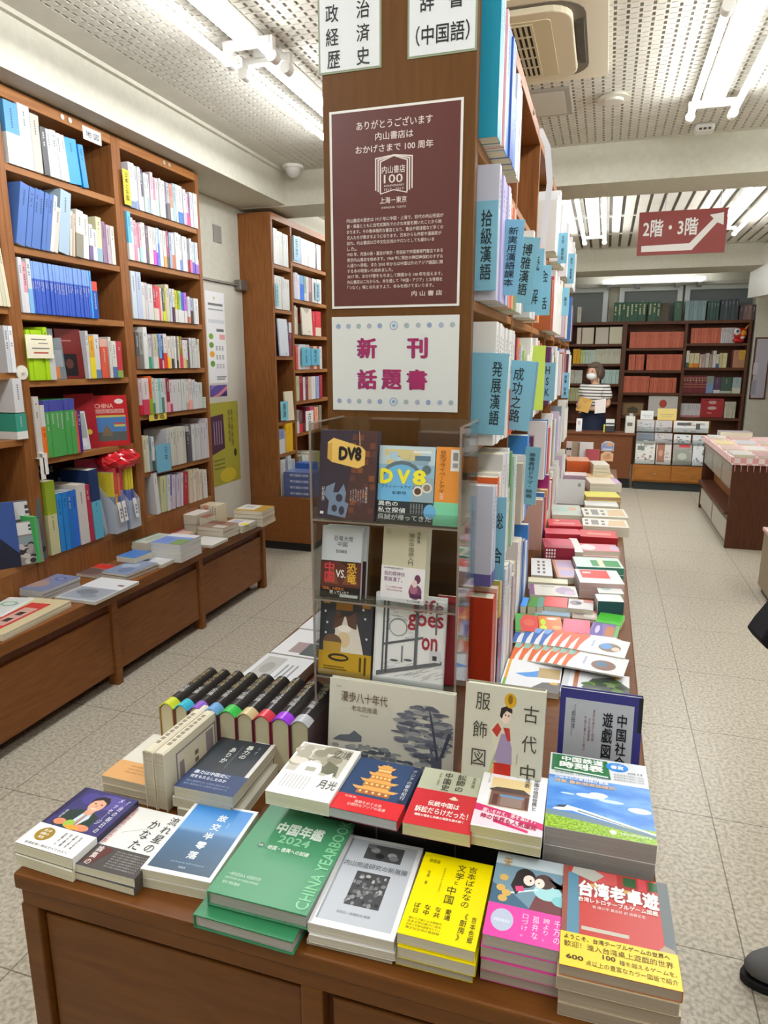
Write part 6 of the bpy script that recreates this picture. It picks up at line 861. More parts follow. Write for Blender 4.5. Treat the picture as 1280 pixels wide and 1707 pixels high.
# things lying on the right half of the display table
ITEMS = [
('magazine', 'white magazine with a leafy photo behind the navy framed book', 'e6e8ea', 0.029, 1.761, 0.71, -1.9, 0.17, 0.148, 0.006, None, 'e4dfc9', 'leaf'),
('magazine', 'white magazine with a blue river photo beside the leafy one', 'e9eaec', -0.136, 1.762, 0.71, 0.1, 0.152, 0.178, 0.006, None, 'e4dfc9', 'river'),
('textbook', 'lowest textbook of the nearer fan of orange edged white textbooks', 'eaeaea', -0.067, 1.916, 0.708, -1.8, 0.28, 0.124, 0.004, 'f', 'e4dfc9', 'fan1'),
('textbook', 'second textbook of the nearer fan of orange edged white textbooks', 'eaeaea', -0.051, 1.906, 0.712, -3.2, 0.259, 0.123, 0.004, 'f', 'e4dfc9', 'fan1'),
('textbook', 'third textbook of the nearer fan of orange edged white textbooks', 'eaeaea', -0.034, 1.895, 0.716, -4.9, 0.238, 0.122, 0.004, 'f', 'e4dfc9', 'fan1'),
('textbook', 'fourth textbook of the nearer fan of orange edged white textbooks', 'eaeaea', -0.019, 1.885, 0.72, -6.8, 0.218, 0.121, 0.004, 'f', 'e4dfc9', 'fan1'),
('textbook', 'fifth textbook of the nearer fan of orange edged white textbooks', 'eaeaea', -0.003, 1.874, 0.724, -9.0, 0.199, 0.12, 0.004, 'f', 'e4dfc9', 'fan1'),
('textbook', 'sixth textbook of the nearer fan of orange edged white textbooks', 'eaeaea', 0.012, 1.864, 0.728, -9.0, 0.18, 0.119, 0.004, 'f', 'e4dfc9', 'fan1'),
('textbook', 'topmost textbook of the nearer fan of orange edged white textbooks', 'eaeaea', 0.027, 1.854, 0.732, -9.0, 0.162, 0.118, 0.004, 'f', 'e4dfc9', 'fan1'),
('textbook', 'lowest textbook of the farther fan of white oral course textbooks', 'ececec', -0.069, 2.052, 0.708, 0.3, 0.297, 0.13, 0.004, 'g', 'e4dfc9', 'fan3'),
('textbook', 'second textbook of the farther fan of white oral course textbooks', 'ececec', -0.052, 2.04, 0.712, -1.0, 0.273, 0.129, 0.004, 'g', 'e4dfc9', 'fan3'),
('textbook', 'third textbook of the farther fan of white oral course textbooks', 'ececec', -0.036, 2.028, 0.716, -2.6, 0.249, 0.128, 0.004, 'g', 'e4dfc9', 'fan3'),
('textbook', 'fourth textbook of the farther fan of white oral course textbooks', 'ececec', -0.019, 2.016, 0.72, -4.5, 0.226, 0.127, 0.004, 'g', 'e4dfc9', 'fan3'),
('textbook', 'fifth textbook of the farther fan of white oral course textbooks', 'ececec', -0.004, 2.004, 0.724, -6.7, 0.204, 0.127, 0.004, 'g', 'e4dfc9', 'fan2'),
('textbook', 'sixth textbook of the farther fan of white oral course textbooks', 'ececec', 0.012, 1.993, 0.728, -9.0, 0.183, 0.126, 0.004, 'g', 'e4dfc9', 'fan2'),
('textbook', 'seventh textbook of the farther fan of white oral course textbooks', 'ececec', 0.028, 1.981, 0.732, -9.0, 0.162, 0.125, 0.004, 'g', 'e4dfc9', 'fan2'),
('textbook', 'topmost textbook of the farther fan of white oral course textbooks', 'ececec', 0.043, 1.969, 0.736, -9.0, 0.142, 0.124, 0.004, 'g', 'e4dfc9', 'fan2'),
('workbook', 'green workbook with a red shape behind the textbook fans', '4fa34a', -0.191, 2.144, 0.706, 7.0, 0.073, 0.156, 0.012, None, 'e4dfc9', 'gr'),
('workbook', 'orange workbook with lime figures behind the textbook fans', 'e07a2c', -0.117, 2.156, 0.706, 7.0, 0.074, 0.138, 0.01, None, 'e4dfc9', 'or'),
('workbook', 'bright pink workbook behind the textbook fans', 'e0466c', -0.035, 2.155, 0.706, 1.0, 0.084, 0.119, 0.014, None, 'e4dfc9', None),
('workbook', 'purple and brown workbook right of the pink one', '8a6aa8', 0.051, 2.159, 0.707, -6.6, 0.084, 0.118, 0.008, None, 'e4dfc9', 'pu'),
('workbook', 'bright green workbook at the table edge before teal boxes', '4fb83a', 0.07, 2.266, 0.707, -9.0, 0.08, 0.1, 0.009, None, 'e4dfc9', None),
('leaflet', 'blue and white glossy leaflet pack left of photo leaflets', '9fb9d0', -0.12, 2.288, 0.708, 4.6, 0.117, 0.088, 0.006, None, 'e4dfc9', None),
('leaflet', 'glossy photo leaflet pack with brown and white pictures', 'b9a89a', -0.013, 2.288, 0.708, 1.6, 0.081, 0.087, 0.006, None, 'e4dfc9', 'ph'),
('card_box', 'small bright blue card box beside the centre bookcase', '3f8fe0', -0.214, 2.293, 0.707, -0.5, 0.02, 0.093, 0.028, None, 'e4dfc9', None),
('card_box', 'small green card box next to the bright blue one', '4a8f3a', -0.185, 2.301, 0.707, -1.2, 0.029, 0.103, 0.028, None, 'e4dfc9', None),
('card_box', 'small teal card box next to the green one', '5f9a8a', -0.16, 2.308, 0.707, -0.5, 0.021, 0.106, 0.028, None, 'e4dfc9', None),
('paperback', 'bright red paperback right of the small card boxes', 'd8403c', -0.111, 2.333, 0.712, 1.7, 0.078, 0.104, 0.02, None, 'e4dfc9', None),
('paperback', 'paperback with pale photo cover right of the bright red one', 'cfc9cc', -0.028, 2.339, 0.712, 0.6, 0.083, 0.099, 0.018, None, 'e4dfc9', 'ph'),
('boxed_set', 'thick dark teal boxed set with a white lid at table edge', 'e6eae6', 0.064, 2.363, 0.71, 9.0, 0.086, 0.073, 0.045, None, '35606a', None),
('boxed_set', 'white boxed set with pale green picture behind teal one', 'e9ece9', 0.063, 2.519, 0.702, 8.5, 0.087, 0.135, 0.04, None, 'e4dfc9', 'pg'),
('paperback', 'cream paperback behind the purple flowered cream one', 'e6e0c0', -0.157, 2.573, 0.702, 4.5, 0.147, 0.057, 0.028, None, 'e4dfc9', None),
('paperback', 'cream paperback with purple flowers and a purple spine', 'd9d4c6', -0.129, 2.446, 0.715, 7.4, 0.167, 0.12, 0.02, None, 'e4dfc9', 'pf'),
('paperback', 'white paperback with vertical black characters near the bookcase', 'eceeee', -0.197, 2.758, 0.708, 5.8, 0.083, 0.243, 0.02, None, 'e4dfc9', 'vt'),
('paperback', 'orange and lilac paperback right of white character paperback', 'd9b6b4', -0.106, 2.764, 0.709, 9.0, 0.08, 0.248, 0.018, None, 'e4dfc9', 'ol'),
('boxed_set', 'white box with a red panel at the table edge', 'ece4e4', 0.027, 2.588, 0.73, 9.0, 0.157, 0.169, 0.03, None, 'd8b9b4', 'rp'),
('boxed_set', 'pale green box with a dark green panel behind red panelled', 'cfe4da', 0.021, 2.814, 0.72, 9.0, 0.183, 0.143, 0.03, None, '4f9a84', 'gp'),
('dictionary', 'dark red dictionary with white character grid, nearest red one', 'a8203f', -0.148, 2.978, 0.725, 9.0, 0.124, 0.159, 0.05, None, '98253c', 'nr'),
('paperback', 'white rolled catalogue right of the dark red dictionary', 'e2e0de', -0.074, 3.066, 0.72, 9.0, 0.036, 0.238, 0.03, None, 'e4dfc9', None),
('dictionary', 'pink dictionary at the table edge before bright red one', 'e3909c', 0.025, 3.072, 0.715, 9.0, 0.159, 0.12, 0.03, None, 'e4dfc9', 'pk'),
('dictionary', 'second pink dictionary lying just before the pink one', 'e0b0b8', 0.024, 3.025, 0.705, 7.2, 0.158, 0.06, 0.02, None, 'e4dfc9', None),
('dictionary', 'bright red dictionary with gold print at the table edge', 'c82430', 0.018, 3.247, 0.72, 3.5, 0.165, 0.138, 0.045, None, 'b01c28', 'rd'),
('dictionary', 'bright red dictionary with white print beside the bookcase', 'cf2a38', -0.143, 3.39, 0.725, 9.0, 0.158, 0.147, 0.05, None, 'b5202c', 'rd2'),
('dictionary', 'third bright red dictionary, between white printed and character grid ones', 'd0485a', -0.144, 3.246, 0.735, 9.0, 0.161, 0.11, 0.03, None, 'c02a3a', None),
('catalogue', 'white catalogue with bold black characters overhanging the table edge', 'e9e4da', 0.048, 3.555, 0.738, 3.7, 0.219, 0.18, 0.012, None, 'e4dfc9', 'ct'),
('catalogue', 'second white catalogue with bold characters behind the overhanging one', 'e6e2d6', 0.044, 3.782, 0.741, 6.0, 0.224, 0.219, 0.014, None, 'e4dfc9', 'ct'),
('paperback', 'pale grey green paperback beside the bookcase before grey box', 'c9d0c6', -0.158, 3.888, 0.715, 5.8, 0.162, 0.282, 0.02, None, 'e4dfc9', 'pg'),
('paperback', 'white paperback with pale blue print before the yellow one', 'e6eae9', 0.027, 4.105, 0.724, 4.2, 0.184, 0.155, 0.016, None, 'e4dfc9', None),
('paperback', 'yellow paperback with a red and blue spine, table edge', 'e9e04a', 0.026, 4.263, 0.743, 9.0, 0.196, 0.178, 0.022, None, 'b08a6a', None),
('paperback', 'cream paperback with a pink end behind the yellow one', 'efe2cc', 0.014, 4.78, 0.74, 9.0, 0.163, 0.265, 0.025, None, 'e4dfc9', None),
('paperback', 'lilac paperback sticking out over the far table edge', 'd8b0dc', 0.095, 4.81, 0.738, 9.0, 0.085, 0.211, 0.022, None, 'e4dfc9', None),
('paperback', 'pale orange paperback behind the cream and pink one', 'f0cf9a', 0.013, 4.985, 0.745, 5.0, 0.18, 0.149, 0.02, None, 'e4dfc9', None),
('paperback', 'white and salmon paperback beside the far bookcase end', 'efe6e4', -0.153, 4.951, 0.745, 2.1, 0.15, 0.152, 0.03, None, 'b99ab0', None),
('paperback', 'white and pink paperback before the salmon one', 'efe9ee', -0.162, 4.69, 0.735, 4.1, 0.152, 0.11, 0.025, None, 'e4dfc9', None),
('boxed_set', 'orange box on the far table end', 'f0b08a', -0.154, 5.252, 0.755, 6.3, 0.164, 0.233, 0.085, None, 'd8622c', None),
('paperback', 'topmost cream paperback of the stack at the far table corner', 'f0ecdc', 0.003, 5.092, 0.816, 9.0, 0.107, 0.215, 0.024, 's', 'e4dfc9', None),
('paperback', 'second cream paperback of the stack at the far table corner', 'e4dfc4', 0.005, 5.093, 0.79, 9.0, 0.114, 0.208, 0.024, 's', 'e4dfc9', None),
('paperback', 'third cream paperback of the stack at the far table corner', 'efe8cc', 0.008, 5.094, 0.764, 9.0, 0.12, 0.202, 0.024, 's', 'e4dfc9', None),
('paperback', 'fourth cream paperback of the stack at the far table corner', 'dfe0c8', 0.011, 5.094, 0.738, 9.0, 0.127, 0.195, 0.024, 's', 'e4dfc9', None),
('paperback', 'lowest cream paperback of the stack at the far table corner', 'e9e2c0', 0.014, 5.094, 0.712, 9.0, 0.133, 0.189, 0.024, 's', 'e4dfc9', None)]

random.seed(17)
def item_art(r, w, h, d, a):
    q = .16/w
    S = {'leaf': [('r', .0, 0, .1, 1, 'cfd3d6'), ('r', .17, .0, .24, 1, 'b07050'), ('p', [(.3, .3), (.45, .7), (.75, .85), (1, .5), (1, 0), (.5, 0)], '565b58')]+[('e', .35+.55*random.random(), .2+.5*random.random(), .09, .07, random.choice(['4f6a3c', '6f8f4a', '3c4a38', '7a8a60'])) for _ in range(16)]+[('e', .8, .85, .08, .05, 'd8b04a')],
     'river': [('r', .03, .3, .08, 1, 'd8a03a'), ('r', .03, 0, .08, .3, '7ab03a'), ('p', [(.2, .5), (.5, .62), (.62, .7), (.62, .45), (.4, .42)], '5f9be0'), ('r', .6, .45, .98, .8, 'b8a070'), ('p', [(.5, .05), (.7, .3), (1, .35), (1, 0), (.5, 0)], '6d6a68'), ('e', .9, .3, .08, .04, 'd8b04a')],
     'fan1': [('p', [(0, 0), (0, 1), (.19*q, 1), (.12*q, .6), (.08*q, .3), (.07*q, 0)], 'd9682c'), ('p', [(0, .7), (0, 1), (.14*q, 1), (.1*q, .7)], '8fb8a8'), ('e', .64, .4, .2, .28, '8a6a5c'), ('e', .6, .45, .1, .15, '5a7a96'), ('r', .3, .3, .34, .75, 'b9c0cc')],
     'fan2': [('p', [(0, 0), (0, 1), (.19*q, 1), (.12*q, .6), (.08*q, .3), (.07*q, 0)], 'e0603a'), ('e', .66, .45, .22, .26, '8f7f70'), ('e', .58, .5, .12, .17, '6fa0d8'), ('e', .78, .4, .08, .12, 'e6d0c4'), ('r', .3, .35, .34, .75, 'b9c0d4')],
     'fan3': [('p', [(0, 0), (0, 1), (.19*q, 1), (.12*q, .6), (.08*q, .3), (.07*q, 0)], '3a6ab8'), ('p', [(0, .7), (0, 1), (.14*q, 1), (.1*q, .7)], '7fa8e0')],
     'gr': [('p', [(.25, .0), (.2, .6), (.4, .95), (1, .9), (1, 0)], 'd84a44'), ('e', .6, .5, .25, .2, 'e06a54')], 'or': [('e', .2, .6, .12, .2, 'c8e03a'), ('e', .2, .25, .15, .15, 'd8e84a'), ('e', .6, .85, .25, .08, 'e9e4d8'), ('e', .75, .3, .2, .12, 'f0b070')],
     'pu': [('p', [(0, 0), (.1, 1), (.35, 1), (.5, 0)], '6a58a0'), ('r', .55, .1, .85, .8, 'c07a4a'), ('r', .88, 0, 1, 1, '6fb85a'), ('e', .25, .5, .08, .3, 'cfc4e6')],
     'ph': [('e', .3, .6, .25, .25, '8a7f80'), ('e', .7, .35, .25, .2, 'd8d2cc'), ('r', .6, .7, 1, 1, 'b86a5a'), ('e', .4, .6, .1, .1, '3f4048')], 'pg': [('e', .35, .5, .25, .25, 'b4d0c4'), ('e', .7, .6, .15, .18, 'd8b894')],
     'pf': [('r', 0, 0, .1, 1, '8a5a80'), ('e', .75, .5, .2, .35, 'b4a0b8'), ('e', .85, .3, .12, .2, 'c9b6ca'), ('r', .25, .8, .55, .86, '8f8f88')], 'vt': [('r', .3+.25*i, .12+.2*k, .42+.25*i, .24+.2*k, '6d6d6d') for i in range(2) for k in range(4)],
     'ol': [('r', 0, 0, .12, 1, 'c99470'), ('r', .2, .1, .95, .4, 'c4b4d6'), ('r', .2, .55, .95, .9, 'cfbcd8')], 'rp': [('r', .1, .35, .75, .95, 'd8382c'), ('r', .15, .7, .35, .8, 'f0d8d0')], 'gp': [('r', .35, .1, .95, .7, '2f8f4a'), ('r', .5, .1, .62, .9, 'e6dcc0')],
     'nr': [('p', [(.1, 1), (1, 1), (1, .3), (.3, .3)], 'c43a58')], 'pk': [('e', .2, .5, .2, .4, 'eadfe0'), ('e', .9, .5, .12, .4, 'c8b0c4')], 'rd': [('r', .2, .35, .85, .6, 'e08a70')], 'rd2': [('r', .15, .3, .8, .45, 'e8a0a0'), ('e', .3, .75, .08, .12, 'e8b0a0')],
     'ct': [('r', .06+.0*i, .2+.4*i, .13, .42+.4*i, '55504c') for i in range(2)]+[('r', .2, .2, .36, .8, '8a8680'), ('r', .42, .2, .5, .4, '77736e'), ('r', .42, .55, .5, .75, '77736e'), ('p', [(.55, .1), (.95, .15), (.95, .9), (.6, .8)], 'dcc094')]}[a]
    art(r, w, h, d, S)
for nm, lab, c, x, y, zb, rz, w, h, t, grp, pages, a in ITEMS:
    z = zb
    if grp is None:
        if zb > .714:
            book(nm, 'lower copy under the '+' '.join(lab.replace('second pink', 'outer pink').split()[:12]), (x, y, TZ+.0006), rz, w, h, zb-TZ-.0008, c, 'under copies on the right half of the table', spine='L', pages=pages)
        else: z = TZ+.0006; t = zb+t-z
    r = book(nm, lab, (x, y, z), rz, w, h, t, c, {'f': 'fan of orange edged textbooks', 'g': 'fan of oral course textbooks', 's': 'cream stack at the far corner', None: None}[grp], spine='L', pages=pages)
    if a: item_art(r, w, h, t, a)
    if a == 'nr':
        mb = MB(); [mb.poly([(-w/2+.006+.011*i, -h/2-.0003, .006+.014*k), (-w/2+.013+.011*i, -h/2-.0003, .006+.014*k), (-w/2+.013+.011*i, -h/2-.0003, .015+.014*k), (-w/2+.006+.011*i, -h/2-.0003, .015+.014*k)]) for i in range(4) for k in range(3)]; mb.build('front_print', mat('e8e0de'), r)
t = stand('catalogue', 'grey catalogue standing face on beside the centre bookcase', -.155, 4.22, TZ+.0006, .165, .15, .012, 'c9c9c8', 14); art(t, .165, .15, .012, [('r', .76, .72, .86, .86, '8a8c8a')])
for i, (x, c, nm) in enumerate(((-.2, 'e9e0dc', 'white paperback with orange bear face standing at far table end'), (-.1, 'f0f0f2', 'white paperback standing at the far table end, right of bear face'), (-.05, 'c8606a', 'dark pink framed paperback standing at the far table end'))):
    t = stand('paperback', nm, x, 5.5-.02*i, TZ+.0006, .1, .24-.05*(i == 2), .03, c, 6)
    if i == 0: art(t, .1, .24, .03, [('r', .42, 0, 1, 1, 'b8a890'), ('e', .22, .45, .18, .09, 'd8642c'), ('e', .1, .75, .1, .04, '3a3a3a'), ('e', .3, .75, .1, .04, '3a3a3a')])
# blue category plates sticking out of the centre bookcase
PLATE = mat('7fb9d2', .35)
def plate(s, y, x0, x1, z0, z1, lab, lean=0, sz=.62, xo=.5, c=PLATE, rz=0):
    t = thing('category_plate', lab, 'divider', ((x0+x1)/2, y, (z0+z1)/2), (R(90), R(lean), R(rz)), 'blue category plates in the centre bookcase'); w, h = x1-x0, z1-z0
    MB().box(-w/2, -h/2, -.002, w/2, h/2, 0).build('plate', c, t, bevel=.0006)
    if s: txt(t, w, h, .0006, s, (xo-sz/2, .12, xo+sz/2, .9), '24333a', vert=True, bold=.01)
for a in (('拾級漢語', 1.548, -.30, -.237, 1.70, 1.882, 'blue plate 拾級漢語 on the second shelf nearest the pillar', 0, .38, .62), ('新実用漢語課本', 1.67, -.262, -.2, 1.70, 1.865, 'blue plate 新実用漢語課本 leaning on the second shelf', 4, .36, .62), ('博雅漢語', 1.9, -.262, -.188, 1.70, 1.864, 'blue plate 博雅漢語 leaning on the second shelf', 6, .36, .6), ('読 解', 2.1, -.24, -.187, 1.69, 1.863, 'blue plate 読解 on the second shelf', 0, .55), ('会 話', 2.3, -.225, -.18, 1.692, 1.843, 'blue plate 会話 on the second shelf, past the 読解 plate', 0, .55),
  ('発展漢語', 1.553, -.30, -.206, 1.388, 1.568, 'large blue plate 発展漢語 on the third shelf nearest the pillar', 2, .24, .74), ('成功之路', 1.8, -.262, -.173, 1.375, 1.552, 'blue plate 成功之路 on the third shelf', 4, .3, .55), ('漢語教程', 2.0, -.24, -.184, 1.387, 1.55, 'blue plate 漢語教程 on the third shelf', 4, .4), ('HSK', 2.7, -.235, -.178, 1.403, 1.545, 'blue plate HSK on the third shelf', 0, .3), ('総 合', 1.606, -.245, -.203, 1.027, 1.234, 'blue plate 総合 on the fourth shelf', 0, .6, .55), ('映像教材ドラマ・映画', 2.25, -.235, -.186, 1.088, 1.279, 'blue plate 映像教材 on the fourth shelf', 3, .4),
  ('文学 語学史', 3.2, -.228, -.19, 1.962, 2.086, 'blue plate high on the top shelf past the paper strip', 0, .3), ('語学 教育書', 4.05, -.232, -.196, 1.965, 2.12, 'blue plate on the top shelf, farthest from the pillar', 0, .3), ('語法', 3.7, -.232, -.196, 1.775, 1.91, 'blue plate 語法 on the second shelf far along', 0, .35), ('詞彙 辞書', 4.15, -.235, -.195, 1.34, 1.485, 'blue plate on the third shelf far along the bookcase', 0, .35)): plate(*a)
plate('', 2.35, -.232, -.19, 1.39, 1.60, 'lime green plate between blue plates on the third shelf', c=mat('c4d95e', .4))
t = thing('paper_strip', 'white paper strip hanging from the bookcase top rail', 'paper', (-.279, 2.72, 2.36)); mb = MB(); P = [(.0, 0, 0), (.03, 0, -.06), (.044, .004, -.18), (.036, .006, -.3), (.028, .0, -.4), (.036, -.004, -.47)]
for (a, b, c), (d, e, f) in zip(P, P[1:]): mb.poly([(a-.011, b, c), (a+.011, b, c), (d+.011, e, f), (d-.011, e, f)])
o = mb.build('strip', mat('e6ebf2', .5), t); so = o.modifiers.new('thickness', 'SOLIDIFY'); so.thickness = .0006
for y in (1.62, 2.5, 3.4):
    t = thing('shelf_hook', 'small metal hook on the bookcase top rail, %s from the pillar' % ORD[int((y-1.6)/.85)+1], 'hook', (PX1, y, HT-.02)); MB().cyl((0, 0, 0), (.006, 0, 0), .008, 10).build('hook', mat('d9d3c4', .25, .7), t)

# ---------------- particular things in the wall bookcase ----------------
def faceX(name, label, cat, y, z, w, h, c, group=None, x=-2.488, th=.0015, lean=0):
    t = thing(name, label, cat, (x, y, z), (R(90), R(lean), R(90)), group); MB().box(-w/2, -h/2, 0, w/2, h/2, th).build('plate', mat(c, .4), t, bevel=.0004); return t, w, h, th
FL = 'far left bay'
for i, (y, t_, h, z, c, nm) in enumerate(((2.435, .03, .25, 2.22, 'e6e6df', 'top'), (2.40, .03, .25, 2.22, 'dcdacc', 'top'), (2.452, .018, .24, 1.78, 'd9d3b8', 'second'), (2.432, .018, .24, 1.78, 'cfc9b0', 'second'), (2.41, .02, .24, 1.78, 'ddd6bc', 'second'), (2.385, .02, .24, 1.78, 'cbc3a8', 'second'), (2.44, .022, .2, 1.5, 'e3e4e6', 'third'), (2.415, .022, .2, 1.5, 'c9ccd0', 'third'), (2.43, .05, .15, 1.325, 'd9dadc', 'fourth'), (2.425, .06, .115, 1.2055, '3f9c86', 'fourth'))):
    upright('paperback', '%s book, item %s of the %s shelf at the far left bay' % (hsl(c), ORD[i+1], nm), 'books in the far left bay', (-2.49, y, z), 0, t_, h, .17, c, 'e6e6e2' if i == 9 else None, .3 if i == 9 else 0, 5 if 1 < i < 6 else 0)
t, w, h, d = faceX('price_card', 'cream handwritten card in front of the lime green books', 'card', 2.60, 1.615, .16, .105, 'efe9cf', th=.0008, x=-2.48)
art(t, w, h, d, [('r', .2, .78, .75, .83, '7a7a72'), ('r', .45, .62, .8, .66, '7a7a72'), ('r', .2, .4, .85, .45, '7a7a72'), ('r', .25, .2, .8, .27, 'b8564a')])
t = stand('boxed_set', 'dark red box with a black figure panel on the fourth shelf', -2.56, 2.86, 1.4635, .13, .24, .03, '6e2723', 4, 68); art(t, .13, .24, .03, [('r', .15, .05, .75, .5, '1f1c20'), ('r', .05, .75, .6, .78, 'a06a5a'), ('e', .45, .3, .15, .1, '5a3430')])
t = stand('booklet', 'grey and orange booklet leaning on the dark red box', -2.54, 2.765, 1.4635, .07, .2, .006, '6d7478', 10, 60); art(t, .07, .2, .006, [('r', .1, .03, .6, .3, 'd07a34'), ('r', .3, .3, .9, .7, '8f979c')])
t = stand('folded_map', 'pale folded map leaning beside the green volumes, fifth shelf', -2.56, 2.87, 1.1005, .12, .2, .012, 'd3dae0', 14, 60); art(t, .12, .2, .012, [('r', .05, .3, .95, .95, 'a3b0a8'), ('p', [(.1, .05), (.9, .1), (.85, .28), (.1, .3)], 'e3e8ec')])
t = stand('atlas', 'red atlas with round yellow emblem behind the map, fifth shelf', -2.58, 2.94, 1.1005, .15, .285, .01, 'a02830', 6, 62); art(t, .15, .285, .01, [('e', .72, .3, .09, .05, 'd8c040'), ('r', .1, .6, .6, .66, 'c98a80')])
t = stand('atlas', 'red CHINA road atlas with a blue photo, fifth shelf', -2.53, 3.09, 1.1005, .19, .27, .012, 'c22a30', 4, 50)
art(t, .19, .27, .012, [('r', .06, .1, .93, .58, '4f7fb8'), ('r', .06, .1, .93, .28, '5a5f5c'), ('p', [(.25, .2), (.32, .34), (.4, .42), (.48, .34), (.55, .2)], '7a6a54'), ('r', .06, .57, .93, .61, 'c9c060'), ('r', .05, .65, .9, .73, 'd8a09a'), ('e', .78, .88, .12, .05, 'ece3e0'), ('r', .6, .38, .9, .42, 'd8c85a'), ('r', .6, .43, .9, .46, 'c0503a')]); txt(t, .19, .27, .0125, 'CHINA', (.12, .75, .62, .84), 'e6b9a8', bold=.02); txt(t, .19, .27, .0125, 'ROAD ATLAS', (.1, .66, .85, .715), 'a8453f')
t = stand('atlas', 'large navy WORLD ATLAS standing behind the blue textbooks', -2.725, 2.74, .6325, .27, .42, .012, '1f3458', 4, 82); txt(t, .27, .42, .0126, 'WORLD ATLAS', (.08, .84, .92, .91), 'c9cfda', bold=.01)
# clear folder, file boxes and packs on the lowest shelf
t = thing('plastic_folder', 'clear plastic folder leaning right of the teal atlas', 'folder', (-2.51, 2.955, .633), (R(13), 0, R(6))); MB().box(-.2, 0, 0, 0, .004, .33).box(-.2, .026, 0, 0, .03, .33).box(-.004, 0, 0, 0, .03, .33).build('sleeve', VINYL, t); MB().box(-.19, .005, .003, -.006, .025, .3).build('papers', mat('dfe3e6', .5), t)
def filebox(y, lab, tags):
    t = thing('file_box', lab, 'file box', (-2.465, y, .633), (0, 0, R(4)), 'clear file boxes on the lowest shelf'); D, W = .25, .1
    mb = MB(); mb.box(-D, 0, 0, 0, W, .003)
    for yy in (0, W-.003): mb.prism([(-D, yy, 0), (0, yy, 0), (0, yy, .16), (-.12, yy, .3), (-D, yy, .3)], (0, .003, 0))
    mb.box(-.003, 0, 0, 0, W, .16).box(-D, 0, 0, -D+.003, W, .3); mb.build('box', VINYL, t)
    for k, yy in enumerate(tags):
        q = MB(); q.prism([(.001, yy, .17), (.001, yy+.03, .17), (.012, yy+.036, .06), (.012, yy+.006, .06)], (.0008, 0, 0)); q.build('paper_tag', mat('eceae4', .5), t)
        q = MB(); [q.poly([(.0085+.001*j, yy+.012, .135-.02*j), (.0085+.001*j, yy+.024, .135-.02*j), (.0095+.001*j, yy+.025, .122-.02*j), (.0095+.001*j, yy+.013, .122-.02*j)]) for j in range(3)]; q.build('tag_lettering', mat('77777a', .5), t)
filebox(2.99, 'clear file box with two paper tags on the lowest shelf', (.02, .06)); filebox(3.11, 'clear file box under the red pack on the lowest shelf', (.03,))
for i, (y, c, o, h, lab) in enumerate(((3.006, 'd9c43a', '8a9ab0', .33, 'yellow topped booklet in the near clear file box'), (3.03, 'd84a50', 'e0b060', .35, 'red booklet in the near clear file box'), (3.055, 'd8784a', '5a6ab8', .32, 'orange booklet in the near clear file box'), (3.075, 'c8325a', '8a9ac8', .37, 'pink headed booklet in the near clear file box'), (3.12, 'd8c838', '5f6fb8', .36, 'first yellow headed booklet in the farther clear file box'), (3.142, 'd4c030', '6a7ac0', .355, 'second yellow headed booklet in the farther clear file box'), (3.164, 'dccb40', '5566b0', .36, 'third yellow headed booklet in the farther clear file box'))):
    upright('booklet', lab, 'booklets in the clear file boxes', (-2.485, y, .6365), 4, .018, h, .2, o, c, -.4, 0, 'booklet')
t = stand('booklet', 'pink banner topped booklet pack at the file box front', -2.6, 3.0, .6365, .16, .40, .012, 'b9c4d6', 5, 48); art(t, .16, .4, .012, [('r', 0, .86, 1, 1, 'd03a64'), ('r', .05, .6, .4, .84, 'd9c43a'), ('r', .45, .5, .95, .8, 'd87a4a')])
t = thing('plastic_pack', 'glossy red plastic pack on top of the farther file box', 'pack', (-2.53, 3.135, 1.02)); mb = MB(); random.seed(2); mb.ball((0, 0, 0), .08, .15, .055, 26, 16); mb.v = [(x+random.uniform(-.009, .009), y+random.uniform(-.012, .012), z+random.uniform(-.012, .012)) for x, y, z in mb.v]
mb.build('pack', mat('d8202c', .12, spec=.7), t)
# magazines in the far left bay and labels
for lab, y, w, h, c, rz, x in (('navy magazine standing at the bottom of the far left bay', 2.29, .19, .3, '3f5a9a', 55, -2.55), ('grey photo magazine with white label, bottom of far left bay', 2.42, .2, .29, '5f6264', 60, -2.53), ('smaller photo booklet before the grey photo magazine', 2.40, .14, .2, '8f8a84', 62, -2.49)):
    t = stand('magazine', lab, x, y, .6325, w, h, .01, c, 5, rz, 'magazines at the bottom of the far left bay')
    if 'grey' in lab: art(t, w, h, .01, [('r', .2, .7, .85, .98, 'dfe1e2'), ('r', .65, .78, .82, .83, '4a4a4c'), ('r', .65, .86, .82, .92, '4a4a4c'), ('r', .3, .45, .8, .66, '8fa0a8')]+[('e', random.random()*.8+.1, random.random()*.4+.06, .1, .06, random.choice(['c9c4c0', '3a3a3c', '8a8480', 'a9a29c'])) for _ in range(22)])
    elif 'navy' in lab: art(t, w, h, .01, [('p', [(0, 0), (0, .4), (.5, .55), (1, .2), (1, 0)], '2a2e40')])
    else: art(t, w, h, .01, [('e', random.random()*.8+.1, random.random()*.8+.1, .12, .08, random.choice(['d6cfc8', '4a4644', 'b08a80', '6a6664'])) for _ in range(24)])
upright('booklet', 'narrow bright green booklet before the photo magazines', 'magazines at the bottom of the far left bay', (-2.455, 2.43, .6325), 0, .016, .22, .12, '4fb86a', marks=False)
t = thing('round_hook', 'round white suction hook on the bookcase upright', 'hook', (-2.4995, 2.497, 1.50)); MB().cyl((0, 0, 0), (.006, 0, 0), .032, 24).build('disc', mat('e6e2d6', .4), t); MB().cyl((.006, 0, 0), (.02, 0, 0), .006, 10).build('peg', mat('d6d1c4', .4), t)
